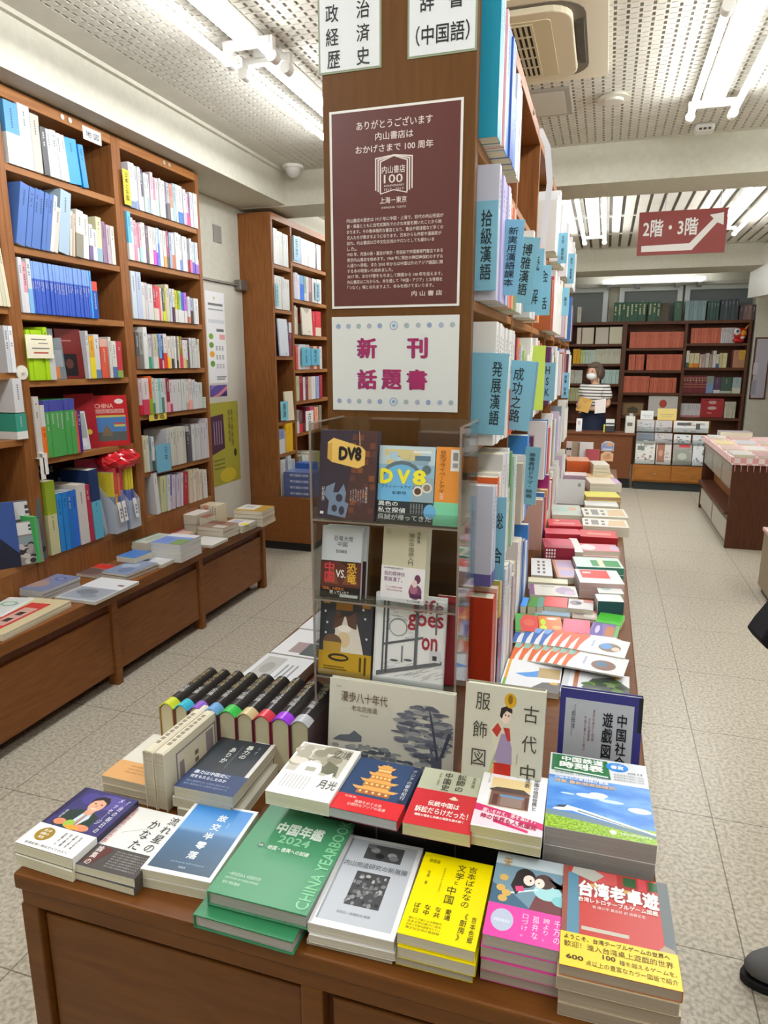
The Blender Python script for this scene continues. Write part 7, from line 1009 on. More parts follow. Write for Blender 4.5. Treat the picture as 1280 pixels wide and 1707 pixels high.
for y, z, lab in ((2.53, 1.06, 'white paper tag taped below the fifth shelf, nearer'), (2.55, 1.08, 'white paper tag taped below the fifth shelf, farther')):
    t = thing('paper_tag', lab, 'tag', (-2.47, y, z)); MB().box(-.001, -.014, -.05, 0, .014, .05).box(-.03, -.014, .049, 0, .014, .05).build('tag', mat('eae8e2', .5), t)
t, w, h, d = faceX('category_plate', 'yellow plate 日本と中国 at the left of the top shelf', 'divider', 3.317, 2.45, .055, .175, 'e3cf2b', x=-2.482); txt(t, w, h, d+.0004, '日本と中国', (.25, .12, .75, .92), '3a3418', vert=True, bold=.02)
t, w, h, d = faceX('category_plate', 'blue plate on the sixth shelf of the right bay', 'divider', 3.475, .985, .14, .165, '6fb0cc', x=-2.484); txt(t, w, h, d+.0004, '日本', (.58, .4, .8, .88), '2a3c44', vert=True)
t, w, h, d = faceX('shelf_label', 'small yellow 魯迅 label on the edge of the fifth shelf', 'label', 3.47, 1.232, .17, .045, 'dcc65a', x=-2.4995); txt(t, w, h, d+.0004, '魯 迅', (.25, .15, .85, .85), '4a3a18', bold=.02)
t, w, h, d = faceX('shelf_label', 'white 地図 label on the top rail of the wall bookcase', 'label', 3.10, 2.64, .13, .06, 'ecebe8', x=-2.4995); txt(t, w, h, d+.0004, '地 図', (.15, .25, .85, .75), '55555a', bold=.02)
# ---------------- things on the low counter ----------------
C = ZB+.0006; GC = 'publications on the low counter'
def cpile(name, labs, x, y, w, h, rz, ts, c, a=None, pages='e0dccb', hard=False):
    r = pile(name, labs, x, y, ZB, rz, w, h, ts, c, 'pile of '+labs[0] if len(labs) > 1 else None, jit=.004, spine='L', pages=pages)
    if a: art(r, w, h, ts[0], a)
    return r
cpile('album', ['cream album with a red title strip, top of the pair', 'cream album under the red striped one'], -2.30, 2.13, .22, .40, 4, [.013, .012], ['dfcfa4', 'd8c89c'], [('r', .3, .0, .75, .85, 'd6443c'), ('r', .38, .2, .68, .7, 'd8b0a0'), ('r', .46, .3, .6, .4, '4a3a38'), ('r', .46, .48, .6, .58, '4a3a38')])
t = thing('parcel', 'white wrapped parcel with a green mark at left edge', 'parcel', (-2.42, 2.19, C), (0, 0, R(12))); MB().box(-.065, -.12, 0, .065, .12, .03).build('parcel', mat('e3e8e4', .35), t, bevel=.012); art(t, .13, .24, .031, [('e', .5, .6, .3, .12, '9ac0a8'), ('e', .5, .6, .2, .08, 'dbe8e0')], 'mark')
GM = [('e', .35, .6, .3, .2, '9a8aa0'), ('e', .55, .35, .25, .2, 'b0968f'), ('e', .75, .75, .12, .1, '4a5aa8'), ('e', .75, .75, .08, .06, '9aa6cc'), ('r', .1, .1, .4, .3, '77809a'), ('e', .2, .8, .15, .1, '6f7f9c')]
cpile('magazine', ['blue grey photo magazine, top of three by the bookcase', 'second of the three blue grey photo magazines', 'lowest of the three blue grey photo magazines'], -2.49, 2.465, .25, .235, -2, [.016, .016, .016], ['7f8cb0', 'c4c6c8'], GM, 'c9c9c8')
r = cpile('catalogue', ['white and grey catalogue hanging over the counter edge'], -2.225, 2.535, .225, .31, 0, [.014], ['c9ccd0'], [('r', 0, .55, 1, 1, 'eceef0'), ('r', .75, .7, .9, .76, '7a3a3a'), ('r', .05, .05, .95, .53, 'a4aab4'), ('e', .4, .35, .25, .12, '7f858f'), ('e', .6, .2, .2, .08, '8d95a0')])
cpile('magazine', ['reddish photo magazine behind the blue grey pile'], -2.50, 2.80, .27, .19, -3, [.013], ['8a7672'], [('e', .3, .5, .25, .3, 'b08a80'), ('e', .65, .3, .3, .25, '6a5654'), ('r', .45, .6, .9, .95, 'd8382e'), ('e', .15, .2, .12, .15, 'c9a89a')])
cpile('magazine', ['blue photo magazine left of the blue box', 'magazine with maroon edge under the blue photo one'], -2.27, 2.83, .16, .23, -4, [.012, .02], ['8a9ab8', '6a3a40'], [('e', .4, .6, .3, .2, 'a9b6cc'), ('e', .6, .3, .25, .2, '6f80a4')])
r = book('card_box', 'small blue box lying on the magazines', (-2.335, 2.955, ZB+.0345), -3, .12, .14, .03, '4f86d0', None, spine='L')
cpile('paperback', ['white paperback with an oval label before the white stack'], -2.25, 3.03, .17, .16, 0, [.02], ['dfe0e0'], [('e', .5, .6, .18, .1, 'f4f4f4'), ('r', .1, .1, .4, .3, 'b9bcc0')])
cpile('card_box', ['black slim box, upper one, against the bookcase', 'black slim box, lower one, against the bookcase'], -2.56, 3.19, .15, .09, 0, [.024, .024], ['23211f', '2a2725'])
cpile('paperback', ['green spined paperback beside the white and blue stack', 'lower copy under the green spined paperback'], -2.40, 3.2, .1, .22, -3, [.045, .04], ['c9d2c6', '3a7a5a'], [('r', 0, 0, .12, 1, '2f7a54'), ('e', .6, .5, .3, .3, 'b0bfae')])
cpile('paperback', ['blue and green covered paperback, top of the white stack', 'second copy of the white stack', 'third copy of the white stack', 'lowest copy of the white stack'], -2.22, 3.17, .185, .21, 1, [.025]*4, ['7f9ad8', 'e4e6ea'], [('r', 0, .7, 1, 1, 'e6e8ec'), ('r', .6, .0, 1, .5, '7fa05a'), ('r', .1, .1, .5, .55, '6f8cd8')], 'e3e3de')
cpile('hardback', ['dark red hardback behind the green spined pair'], -2.56, 3.56, .15, .19, 0, [.03], ['a8343c'], [('r', .3, .4, .8, .6, 'c97a74')])
cpile('paperback', ['salmon and cream paperback right of the dark red hardback'], -2.42, 3.5, .09, .17, -5, [.032], ['e3b9a4'])
cpile('paperback', ['white flat paperback at the counter edge before cream stack'], -2.21, 3.47, .17, .18, 0, [.016], ['e9e7e2'])
cpile('paperback', ['cream paperback with dark red top, top of cream stack', 'second copy of the cream stack', 'lowest copy of the cream stack'], -2.25, 3.66, .19, .17, -4, [.022, .024, .022], ['9a7a6c', 'e0d4b8'], [('r', .0, .55, .6, 1, '7a4a40'), ('r', .5, .1, .95, .45, 'd9d2c4')])
cpile('boxed_set', ['white boxed set with red lettering near bookcase', 'box under the white boxed set with red lettering'], -2.52, 3.75, .22, .17, -2, [.06, .055], ['eae3dd', 'c9b0a4'])
r = book('boxed_set', 'small brown slipcase beside the white boxed set', (-2.375, 3.74, C), 0, .06, .1, .1, '9a5a42', None, spine='L')
for i, (c, x) in enumerate((('b8404a', -2.55), ('ddc9b4', -2.51), ('e0a888', -2.475), ('e9dfc8', -2.44), ('e6dcc0', -2.405))):
    upright('paperback', '%s paperback standing on the counter by the wall, %s from left' % (hsl(c), ORD[i+1]), 'paperbacks standing on the counter', (x, 3.86, ZB), -90, .03, .14, .12, c, pages='d9cfb4')
cpile('paperback', ['white and gold paperback at the counter end, top copy', 'second gold paperback at the counter end', 'third gold paperback at the counter end', 'lowest gold paperback at the counter end'], -2.195, 4.03, .21, .19, 2, [.025, .025, .026, .026], ['c9a248', 'c99c40'], [('r', .0, .2, .62, 1, 'e6e2d4'), ('r', .15, .5, .45, .8, 'b9bcc4')])
cpile('paperback', ['white paperback with lilac picture before gold pile', 'lower copy under the lilac picture paperback'], -2.21, 3.84, .17, .17, -3, [.024, .022], ['e9e6dc', 'e0d8c0'], [('r', .2, .3, .6, .8, 'c4bcd8')])
t = thing('sticky_note', 'small bright yellow sticky note on the lilac picture book', 'note', (-2.14, 3.80, ZB+.0486)); MB().box(-.025, -.02, 0, .025, .02, .0006).build('note', mat('f2e23a', .5), t)
# ---------------- bookcase past the door: face-out things, plates ----------------
def plX(lab, y0, y1, z0, z1, c, s='', x=-2.485):
    t, w, h, d = faceX('category_plate', lab, 'divider', (y0+y1)/2, (z0+z1)/2, y1-y0, z1-z0, c, 'plates in the bookcase past the door', x)
    if s: txt(t, w, h, d+.0004, s, (.3, .15, .7, .9), '2a3c44', vert=True, bold=.01)
plX('light blue plate 哲学 at the left of the wide top shelf', 5.405, 5.52, 2.36, 2.55, '8cc0dc', '哲学'); plX('grey blue plate on the second wide shelf', 5.83, 5.94, 2.08, 2.225, '8fb4c4', '現代思想')
plX('blue plate, left of the pair on the fourth wide shelf', 5.51, 5.70, 1.51, 1.665, '5fa9c4', '政治 国際関係'); plX('blue plate, right of the pair on the fourth wide shelf', 5.71, 5.90, 1.515, 1.66, '5fa9c4', '現代史'); plX('narrow blue plate 中国古典 on the second narrow shelf', 5.056, 5.10, 1.97, 2.14, '8fc4d0', '中国近代史')
plX('light blue rounded plate on the fourth narrow shelf', 5.07, 5.21, 1.075, 1.23, '7cc0d0', '語源'); plX('white plate on the sixth wide shelf', 5.56, 5.73, .945, 1.12, 'eceae6', '古典')
t = stand('catalogue', 'pale grey catalogue face out on the third narrow shelf', -2.49, 5.17, 1.5905, .16, .29, .012, 'c9cfd6', 3, 90); art(t, .16, .29, .012, [('r', .6, .05, .75, .09, '8a8f96')])
t = stand('catalogue', 'cream catalogue face out on the wide third shelf', -2.49, 5.64, 1.7705, .21, .225, .012, 'd8d0bf', 3, 90); art(t, .21, .225, .012, [('p', [(.1, 1), (.9, 1), (.5, .8)], 'a9a496'), ('r', .6, .1, .72, .16, '9a9488')])
t = stand('catalogue', 'cream catalogue behind the rounded blue plate', -2.50, 5.26, 1.0645, .16, .24, .012, 'dcd6bd', 3, 90)
for i in range(4):
    b_ = book('boxed_dictionary', 'slate blue boxed dictionary by the door bookcase, %s from top' % ORD[i+1], (-2.36, 5.20, .4506+.051*(3-i)), 0, .26, .19, .05, '5f6f9c', 'slate blue boxed dictionaries', spine='R', pages='8f9ab8')
    q = MB(); q.box(-.13, -.0958, 0.001, .13, -.095, .049); q.build('box_front', mat('5a6a9a', .4), b_)
    txt(b_, .26, .05, 0, '現代漢語大詞典', (.2, .3, .85, .72), 'cfd6e8', bold=.02).parent = None if False else b_
    l = [c for c in b_.children if c.name.startswith('lettering')][0]; l.rotation_euler = (R(90), 0, 0); l.location = (l.location.x, -.0962, .016)
b_ = book('boxed_set', 'bright blue box behind the slate blue dictionaries', (-2.42, 5.42, .4506), 0, .16, .12, .24, '2f62b8', None, spine='L', pages='3a6ac0')
# ---------------- far end: counter, rack, dark stand ----------------
t = thing('service_counter', 'brown service counter at the back in front of the clerk', 'counter', (0, 0, 0)); WC = noise_mat('reddish_brown_wood', '693c20', '77472a', (1.5, 14, 14), 5, 5, .4, .3, .7)
MB().box(-1.6, 8.93, .12, .375, 9.18, .66).build('front_panel', WC, t, bevel=.003); MB().box(-1.62, 8.91, .66, .40, 9.2, .685).build('worktop', WC, t, bevel=.003); MB().box(-1.6, 8.95, 0, .375, 9.18, .12).build('plinth', mat('1f1d1c', .5), t)
for z0, h, c, a in ((.455, .125, 'c9cbd8', [('p', [(0, 0), (0, .7), (.4, .95), (1, .6), (1, 0)], '8a9ac8'), ('e', .65, .7, .3, .2, 'd8a070'), ('r', .1, .08, .9, .2, 'e6e6ea')]), (.33, .12, 'e0b48a', [('e', .5, .4, .35, .3, 'd09a70'), ('e', .6, .7, .15, .12, 'b08a90')])):
    t = thing('sticker', ['pink house shaped sticker on the counter front, lower one', 'violet hill shaped sticker on the counter front, upper one'][z0 > .4], 'sticker', (.09, 8.929, z0+h/2), (R(90), 0, 0)); MB().prism([(-.075, -h/2, 0), (.075, -h/2, 0), (.075, h*.3, 0), (.03, h/2, 0), (-.03, h/2, 0), (-.075, h*.2, 0)], (0, 0, .0008)).build('sheet', mat(c, .4), t); art(t, .14, h*.85, .0009, a)
t = thing('newspaper_rack', 'brown newspaper rack with clear pockets and two drawers', 'rack', (.40, 8.9, 0)); W = .85
MB().box(0, 0, .1, W, .25, .31).build('drawer_case', WOODB, t, bevel=.002); MB().box(.02, .02, 0, W, .25, .1).build('plinth', mat('2d3334', .5), t)
for a, b in ((.02, .435), (.45, .835)):
    dr = MB().box(a, -.012, .12, b, 0, .295).build('drawer', WOODB, t, bevel=.003)
    MB().cyl(((a+b)/2+.03, -.03, .205), ((a+b)/2+.03, -.012, .205), .011, 10).build('knob', mat('d6c090', .25, .6), dr)
MB().box(0, .2, .31, W, .25, .84).build('back_panel', WOODB, t, bevel=.002)
for x in (0, W-.006): MB().prism([(x, .0, .31), (x, .2, .31), (x, .2, .84), (x, .16, .84), (x, 0, .62)], (.006, 0, 0)).build('side_panel', ACRYL, t)
for z, y in ((.315, .02), (.56, .08), (.70, .14)): MB().box(.006, y-.02, z-.004, W-.006, y+.05, z).build('pocket', ACRYL, t); MB().box(.006, y-.022, z-.004, W-.006, y-.02, z+.06).build('pocket_lip', ACRYL, t)
random.seed(8)
for i, (x0, x1, z, h, y, c, lab) in enumerate(((.42, .645, .316, .28, 8.925, 'e3e3dd', 'newspaper with a large grey photo, lower left of rack'), (.66, .83, .316, .275, 8.928, 'dcd6d0', 'newspaper with brown columns, lower row of the rack'), (.85, 1.06, .316, .27, 8.925, 'a8a4a0', 'magazine with a red masthead, lower row of the rack'), (1.07, 1.23, .316, .3, 8.93, 'e6eaec', 'pale newspaper at the lower right of the rack'), (.42, .62, .561, .13, 8.99, '8a8f98', 'dark grey newspaper in the middle row of the rack'), (.63, .83, .561, .13, 8.99, 'c4c0c4', 'lilac grey newspaper in the middle row of the rack'), (.85, 1.04, .561, .12, 8.99, 'e3e6e6', 'white newspaper in the middle row of the rack'), (1.06, 1.23, .561, .12, 8.99, 'dcdce0', 'white newspaper at the right of the middle row'), (.42, .62, .701, .14, 9.05, 'c9ccd0', 'newspaper with dark square, top row of the rack'), (.63, .82, .701, .14, 9.05, 'c9c2c4', 'newspaper with big characters, top row of the rack'), (.84, 1.23, .701, .14, 9.05, 'dfe0de', 'wide newspaper with a dark headline, top row of rack'))):
    w = x1-x0; t = stand('newspaper', lab, (x0+x1)/2, y, z, w, h, .008, c, 10, 0, 'newspapers in the rack')
    S = []
    for k in range(14): u = random.random()*.75+.05; v = random.random()*.75+.05; S.append(('r', u, v, u+.08+.12*random.random(), v+.03+.1*random.random(), random.choice(['b9b9b4', '8f8f8c', 'd0d0cc', '77777a', 'c9b0a4'])))
    if i == 0: S += [('r', .1, .6, .45, .78, '77807c'), ('r', .4, .82, .9, .9, 'a09a94')]
    if i == 1: S += [('r', .05, .1, .55, .95, 'a8705c'), ('e', .3, .5, .15, .15, 'c99a84')]
    if i == 2: S += [('r', .1, .1, .9, .7, '9aa094'), ('r', .3, .8, .9, .93, 'd84a50'), ('e', .5, .4, .25, .15, 'c4c9bc')]
    if i == 4: S += [('r', .1, .2, .9, .9, '77808c'), ('e', .55, .1, .22, .2, 'eef0f0')]
    if i == 10: S += [('r', .1, .6, .5, .85, '5a5a5c'), ('r', .64, .3, .76, .8, '4f504c')]
    art(t, w, h, .008, S)
# till, card reader, signs on the counter
t = thing('cash_register', 'white box shaped till on the counter beside newspaper rack', 'till', (.30, 9.02, .6855)); MB().box(-.02, -.08, 0, .09, .12, .2).build('body', mat('dcdcd6', .4), t, bevel=.006); MB().box(.0, -.083, .09, .06, -.08, .13).build('display', mat('6f726e', .3), t); MB().box(.02, -.02, .2, .06, .02, .235).build('printer', mat('b9bab6', .4), t)
t = thing('card_reader', 'dark card reader with a white slip on the counter', 'card reader', (.10, 8.99, .6855)); MB().box(-.055, -.06, 0, .055, .06, .12).build('body', mat('3a3d42', .35), t, bevel=.006); MB().box(-.05, -.062, .12, .05, .04, .16).build('paper_slip', mat('e6e8e6', .5), t); MB().box(-.052, -.064, .085, .052, -.06, .1).build('slot', mat('d9dcdc', .4), t); MB().box(-.075, -.05, 0, -.06, -.03, .1).build('stylus', mat('e0d83a', .4), t)
for x, y, w, h, c, lab in ((.53, 9.12, .15, .11, 'eceeee', 'small white notice standing on the newspaper rack'), (.76, 9.12, .22, .14, 'e6d080', 'pale yellow notice standing on the newspaper rack')):
    t = stand('notice', lab, x, y, .841, w, h, .004, c, 6); art(t, w, h, .004, [('r', .15, .45, .85, .52, 'b9a984' if 'yellow' in lab else 'b9bcbc'), ('r', .25, .28, .75, .34, 'c0b48a' if 'yellow' in lab else 'c4c6c6')])
t = stand('calendar_card', 'white card standing at the left end of the service counter', -.27, 9.0, .6855, .07, .16, .006, 'eef0f0', 6); art(t, .07, .16, .006, [('r', .25, .5, .7, .8, 'd0b4b8')])
# far bookcase
t = thing('bookcase', 'wide dark brown bookcase across the back of the shop', 'bookcase', (0, 10.88, 0)); WD = noise_mat('deep_brown_wood', '58331f', '653c26', (14, 14, 1.5), 5, 5, .45, .3, .7)
MB().box(-1.6, .0, 2.07, 1.9, .3, 2.112).build('top_panel', WD, t, bevel=.002)
MB().box(-1.6, .28, .0, 1.9, .3, 2.07).build('back_panel', INNER, t)
for a, b in ((-1.6, -1.56), (-.58, -.54), (.206, .27), (1.045, 1.083), (1.862, 1.9)): MB().box(a, 0, 0, b, .28, 2.07).build('upright', WD, t, bevel=.002)
for a, b, zs in ((-1.56, -.58, (1.8, 1.512, 1.22, .957, .66)), (-.54, .206, (1.798, 1.51, 1.218, .955, .66)), (.27, 1.045, (1.735, 1.418, 1.095, .75)), (1.083, 1.862, (1.796, 1.458, 1.098, .75))):
    for z in zs: MB().box(a, .004, z-.035, b, .28, z).build('shelf', WD, t, bevel=.002)
t = stand('framed_panel', 'brown framed panel on the lower middle shelf at back', .43, 11.02, .7505, .3, .19, .02, '7a5a34', 4); art(t, .3, .19, .02, [('r', .06, .08, .94, .92, '8f7448'), ('r', .25, .2, .75, .5, '5a4a34'), ('p', [(.2, .5), (.5, .7), (.8, .5)], '3f4a3c')])
t = stand('boxed_set', 'white box with a red round seal on the back shelf', .84, 10.95, .7505, .4, .3, .05, 'd6d4d0', 3); art(t, .4, .3, .05, [('e', .5, .62, .13, .2, 'c0503c'), ('r', .1, .2, .2, .3, 'b9b4ac')])
t = stand('boxed_set', 'dark red gift box with white pattern on back shelf', 1.50, 10.95, .7525, .3, .27, .06, 'a8242c', 3); art(t, .3, .27, .06, [('e', .5, .8, .18, .1, 'cfa0a0'), ('e', .5, .5, .2, .09, 'd8b4b4'), ('r', .3, .2, .5, .28, 'd07a74'), ('r', .15, .88, .85, .95, '7a1a20')])
t = stand('panel', 'brown board leaning between the green volumes on top', .72, 11.05, 2.1125, .2, .26, .01, '5a4a30', 5)
upright('bound_volume', 'thin pale volume leaning against the brown board on top', None, (.615, 10.92, 2.112), -90, .014, .25, .15, 'a89a70', None, 0, -14)
for a, b in ((-.003, .001), (.449, .459), (.955, .965)):
    t = thing('book_support', 'thin bookend between volume groups on top of the bookcase, at %s' % ('left' if a < .1 else 'middle' if a < .6 else 'right'), 'bookend', (a, 10.92, 2.1125)); MB().box(0, 0, 0, .004, .15, .29).box(0, 0, 0, .08, .15, .0012).build('bracket', mat('c4c6c2', .4, .3), t)
t = thing('paper_lion', 'small red and white papercraft lion on the top right shelf', 'ornament', (1.76, 10.9, 1.799)); mb = MB(); mb.ball((0, -.02, .12), .085, .07, .085, 14, 8).ball((-.05, -.08, .15), .045, .03, .05, 10, 6, 1).ball((.03, -.08, .13), .04, .03, .04, 10, 6, 2).ball((-.05, -.108, .155), .018, .01, .02, 8, 5, 3)
mb.ball((-.02, -.05, .035), .075, .05, .035, 12, 6, 0).ball((.02, -.1, .07), .03, .02, .02, 8, 5, 1).cyl((.05, 0, .17), (.1, -.02, .25), .02, 8, 2, .004); mb.build('body', [mat('b8241f', .4), mat('e3dcd4', .5), mat('d88a2a', .4), mat('3f4a7a', .4)], t, smooth=True)
t = thing('wall_board', 'tall brown framed notice board on the column', 'board', (1.93, 10.84, 1.45), (R(90), 0, 0)); MB().box(.02, -.42, 0, .22, .42, .02).build('frame', mat('5a3424', .5), t, bevel=.003); MB().box(.04, -.4, .02, .2, .4, .023).build('sheet', mat('b4b0bc', .5), t); art(t, .2, .8, .0235, [('r', .65, .05, .95, .3, '9a9aa8'), ('r', .65, .4, .95, .6, 'c9c4cc')], 'print')
# dark stand at the right with sloping shelf and checked cloth
t = thing('display_stand', 'dark brown display stand with a low shelf, right aisle', 'stand', (1.06, 6.22, 0)); Wd, Ln = .75, 1.75
MB().box(0, 0, 0, Wd, .03, .775).build('end_panel', WOODD, t, bevel=.002); MB().box(.0, Ln-.03, 0, Wd, Ln, .775).build('end_panel', WOODD, t, bevel=.002); MB().box(0, 0, .745, Wd, Ln, .775).build('top_panel', WOODD, t, bevel=.002)
MB().box(.02, .03, .02, Wd, Ln-.03, .27).build('lower_carcass', mat('8d8578', .5), t)
for a, b in ((.06, .84), (.9, 1.7)): MB().box(.006, a, .05, .02, b, .225).build('slide_door', mat('b4aea2', .45), t, bevel=.002)
MB().box(-.03, .02, .285, .3, Ln-.03, .31).build('low_shelf', WOODD, t, bevel=.003)
MB().box(.12, .03, .31, .14, Ln-.03, .745).build('inner_panel', mat('96633a', .5), t)
for a, b in ((.06, .55), (.58, 1.1), (1.13, 1.68)): MB().box(.004, a, .5, .01, b, .66).build('glass_door', milky_mat('stand_glass', 'b9b9b0', .6), t)
MB().box(.0, .03, .665, .02, Ln-.03, .70).build('rail', mat('a8a49a', .4, .3), t)
t = thing('table_cloth', 'pink checked cloth with tassels on the dark stand', 'cloth', (1.06, 6.22, .7755))
ck = bpy.data.materials.new('pink_check'); ck.use_nodes = True; N, L, P = nodes(ck); tc = N.new('ShaderNodeTexCoord'); ch = N.new('ShaderNodeTexChecker'); ch.inputs['Scale'].default_value = 22; ch.inputs[1].default_value = lin('e3a4a4'); ch.inputs[2].default_value = lin('f0e0de'); L.new(tc.outputs['Object'], ch.inputs[0]); L.new(ch.outputs[0], P.inputs['Base Color'])
MB().box(-.02, -.02, 0, Wd+.01, Ln, .004).box(-.024, -.02, -.05, -.02, Ln, .004).box(-.02, -.024, -.06, Wd, -.02, .004).build('cloth', ck, t)
for k in range(16): MB().cyl((.01+.047*k, -.022, -.06), (.012+.047*k, -.022, -.115), .004, 6, 0, .002).build('tassel', mat('dc9c9c', .6), t)
random.seed(19)
for i in range(14):
    x = 1.13+.19*(i % 4); y = 6.34+.45*(i//4); c = ['dcd8d2', 'c9a4a4', 'e3d8a0', 'cfd3dc', 'd8c0b8', 'e6e2dc'][i % 6]
    book('magazine', '%s magazine on the checked cloth, %s row, %s from aisle' % (hsl(c), ['near', 'second', 'third', 'far'][i//4], ORD[i % 4+1]), (x, y, .78), random.uniform(-6, 6), .16, .3, random.uniform(.008, .025), c, 'magazines on the checked cloth', spine='L')
b_ = book('magazine', 'grey raised pile of magazines at the back of the cloth', (1.32, 7.86, .78), 0, .3, .2, .06, 'b4aeb0', None, spine='L')
t = thing('figurine', 'pale cloth figure with small head on the checked cloth', 'ornament', (1.62, 7.2, .78)); MB().cyl((0, 0, 0), (0, 0, .1), .03, 10).build('stem', mat('3a342f', .5), t); MB().ball((0, 0, .16), .08, .06, .05, 12, 6).build('head', mat('d9d6c8', .6), t, smooth=True)
t = thing('low_cabinet', 'pale brown low cabinet at the right edge past the stand', 'cabinet', (1.105, 4.75, 0)); BW = noise_mat('pale_brown_laminate', '8f7f66', '9c8b70', (14, 14, 1.5), 5, 4, .45, .3, .7)
MB().box(0, 0, .04, .8, .35, .42).build('body', BW, t, bevel=.003); MB().box(-.01, -.01, .42, .81, .36, .445).build('top', mat('d8b0ac', .5), t, bevel=.004); MB().box(.02, .02, 0, .78, .33, .04).build('plinth', mat('55504a', .5), t)
t = thing('bookcase', 'brown bookcase against the right wall by the column', 'bookcase', (2.25, 9.6, 0)); MB().box(0, 0, 0, .35, .03, 1.5).build('side_panel', WOOD, t); MB().box(0, 1.2, 0, .35, 1.23, 1.5).build('side_panel', WOOD, t)
for z in (.3, .7, 1.1, 1.47): MB().box(0, .03, z, .35, 1.2, z+.03).build('shelf', WOODH, t)

# ---------------- people ----------------
def skin(name, chains, m, parent, sub=2):
    # chains: lists of (x, y, z, radius); equal points are welded
    V = []; E_ = []; RR = []; idx = {}
    for ch in chains:
        prev = None
        for x, y, z, r in ch:
            k = (round(x, 4), round(y, 4), round(z, 4))
            if k not in idx: idx[k] = len(V); V.append((x, y, z)); RR.append(r if isinstance(r, tuple) else (r, r))
            if prev is not None and prev != idx[k]: E_.append((prev, idx[k]))
            prev = idx[k]
    me = bpy.data.meshes.new(name); me.from_pydata(V, E_, []); me.materials.append(m); o = bpy.data.objects.new(name, me); COL.objects.link(o)
    md = o.modifiers.new('skin', 'SKIN'); md.use_smooth_shade = True
    for i, r in enumerate(RR): me.skin_vertices[0].data[i].radius = r; me.skin_vertices[0].data[i].use_root = (i == 0)
    s = o.modifiers.new('subsurf', 'SUBSURF'); s.levels = sub; s.render_levels = sub; o.parent = parent; return o
def hand(w, d, side, up):
    # palm from wrist w along direction d, five fingers curled; side = across the palm
    w = Vector(w); d = Vector(d).normalized(); s = Vector(side).normalized(); n = Vector(up).normalized(); C_ = []
    pal = w+d*.055; P = lambda v, r: (v.x, v.y, v.z, r)
    base = [P(w, .019), P(w+d*.03, (.026, .014)), P(pal, (.03, .014))]; C_.append(base)
    for k, (off, ln) in enumerate(((-.025, .06), (-.009, .068), (.008, .064), (.024, .05))):
        b = pal+s*off+d*.015; C_.append([P(pal, (.03, .014)), P(b, .0085), P(b+d*ln*.5+n*-.008, .0078), P(b+d*ln*.8+n*-.026, .0068), P(b+d*ln*.82+n*-.04, .0058)])
    tb = w+d*.025-s*.02; C_.append([P(w+d*.03, (.026, .014)), P(tb-s*.014, .0095), P(tb-s*.028+d*.03, .0085), P(tb-s*.026+d*.05-n*.01, .007)])
    return C_
SKIN = mat('d3a68c', .5)
st = bpy.data.materials.new('striped_jersey'); st.use_nodes = True; N, L, P = nodes(st); tc = N.new('ShaderNodeTexCoord'); sp = N.new('ShaderNodeSeparateXYZ'); mu = N.new('ShaderNodeMath'); mu.operation = 'MULTIPLY'; mu.inputs[1].default_value = 26
fr = N.new('ShaderNodeMath'); fr.operation = 'FRACT'; gt = N.new('ShaderNodeMath'); gt.operation = 'GREATER_THAN'; gt.inputs[1].default_value = .64; mx = N.new('ShaderNodeMix'); mx.data_type = 'RGBA'; mx.inputs[6].default_value = lin('e9e6e0'); mx.inputs[7].default_value = lin('4a4448')
L.new(tc.outputs['Object'], sp.inputs[0]); L.new(sp.outputs[2], mu.inputs[0]); L.new(mu.outputs[0], fr.inputs[0]); L.new(fr.outputs[0], gt.inputs[0]); L.new(gt.outputs[0], mx.inputs['Factor']); L.new(mx.outputs[2], P.inputs['Base Color']); P.inputs['Roughness'].default_value = .8
# the clerk behind the service counter
t = thing('person', 'person in a striped shirt and white mask behind the counter', 'person', (-.115, 9.42, 0), (0, 0, R(-28)))
LH, RH = (-.1, -.2, 1.0), (.0, -.22, .95)
body = [[(0, 0, .80, (.13, .1)), (0, 0, .95, (.115, .085)), (0, -.005, 1.1, (.13, .09)), (0, 0, 1.2, (.12, .075)), (0, -.005, 1.265, .045), (-.005, -.02, 1.315, .045), (-.01, -.035, 1.37, (.07, .085)), (-.01, -.035, 1.44, (.074, .09)), (-.01, -.025, 1.49, (.05, .06))],
        [(0, 0, .80, (.13, .1)), (-.08, 0, .74, .085), (-.085, -.01, .42, .055), (-.085, .01, .1, .035), (-.085, -.02, .04, .035), (-.085, -.12, .03, .03)],
        [(0, 0, .80, (.13, .1)), (.08, 0, .74, .085), (.085, -.01, .42, .055), (.085, .01, .1, .035), (.085, -.02, .04, .035), (.085, -.12, .03, .03)],
        [(0, 0, 1.2, (.12, .075)), (-.145, 0, 1.2, .045), (-.19, .0, 1.0, .038), LH+(.019,)], [(0, 0, 1.2, (.12, .075)), (.145, 0, 1.2, .045), (.2, .01, 1.0, .04), (.1, -.13, .95, .03), RH+(.019,)],
        [(-.01, -.035, 1.37, (.07, .085)), (-.012, -.118, 1.375, .012), (-.012, -.13, 1.355, .01)]]
body += hand(LH, (.3, -1, .1), (0, .2, 1), (-1, 0, 0)) + hand(RH, (-1, -.5, .1), (0, .2, 1), (0, -1, .3))
skin('body', body, SKIN, t)
skin('striped_shirt', [[(0, 0, .84, (.165, .125)), (0, 0, .95, (.15, .115)), (0, -.005, 1.1, (.16, .115)), (0, 0, 1.2, (.15, .1)), (0, -.003, 1.262, .075)], [(0, 0, 1.2, (.15, .1)), (-.15, 0, 1.205, .078), (-.185, 0, 1.07, .07)], [(0, 0, 1.2, (.15, .1)), (.15, 0, 1.205, .078), (.192, .003, 1.06, .072)]], st, t)
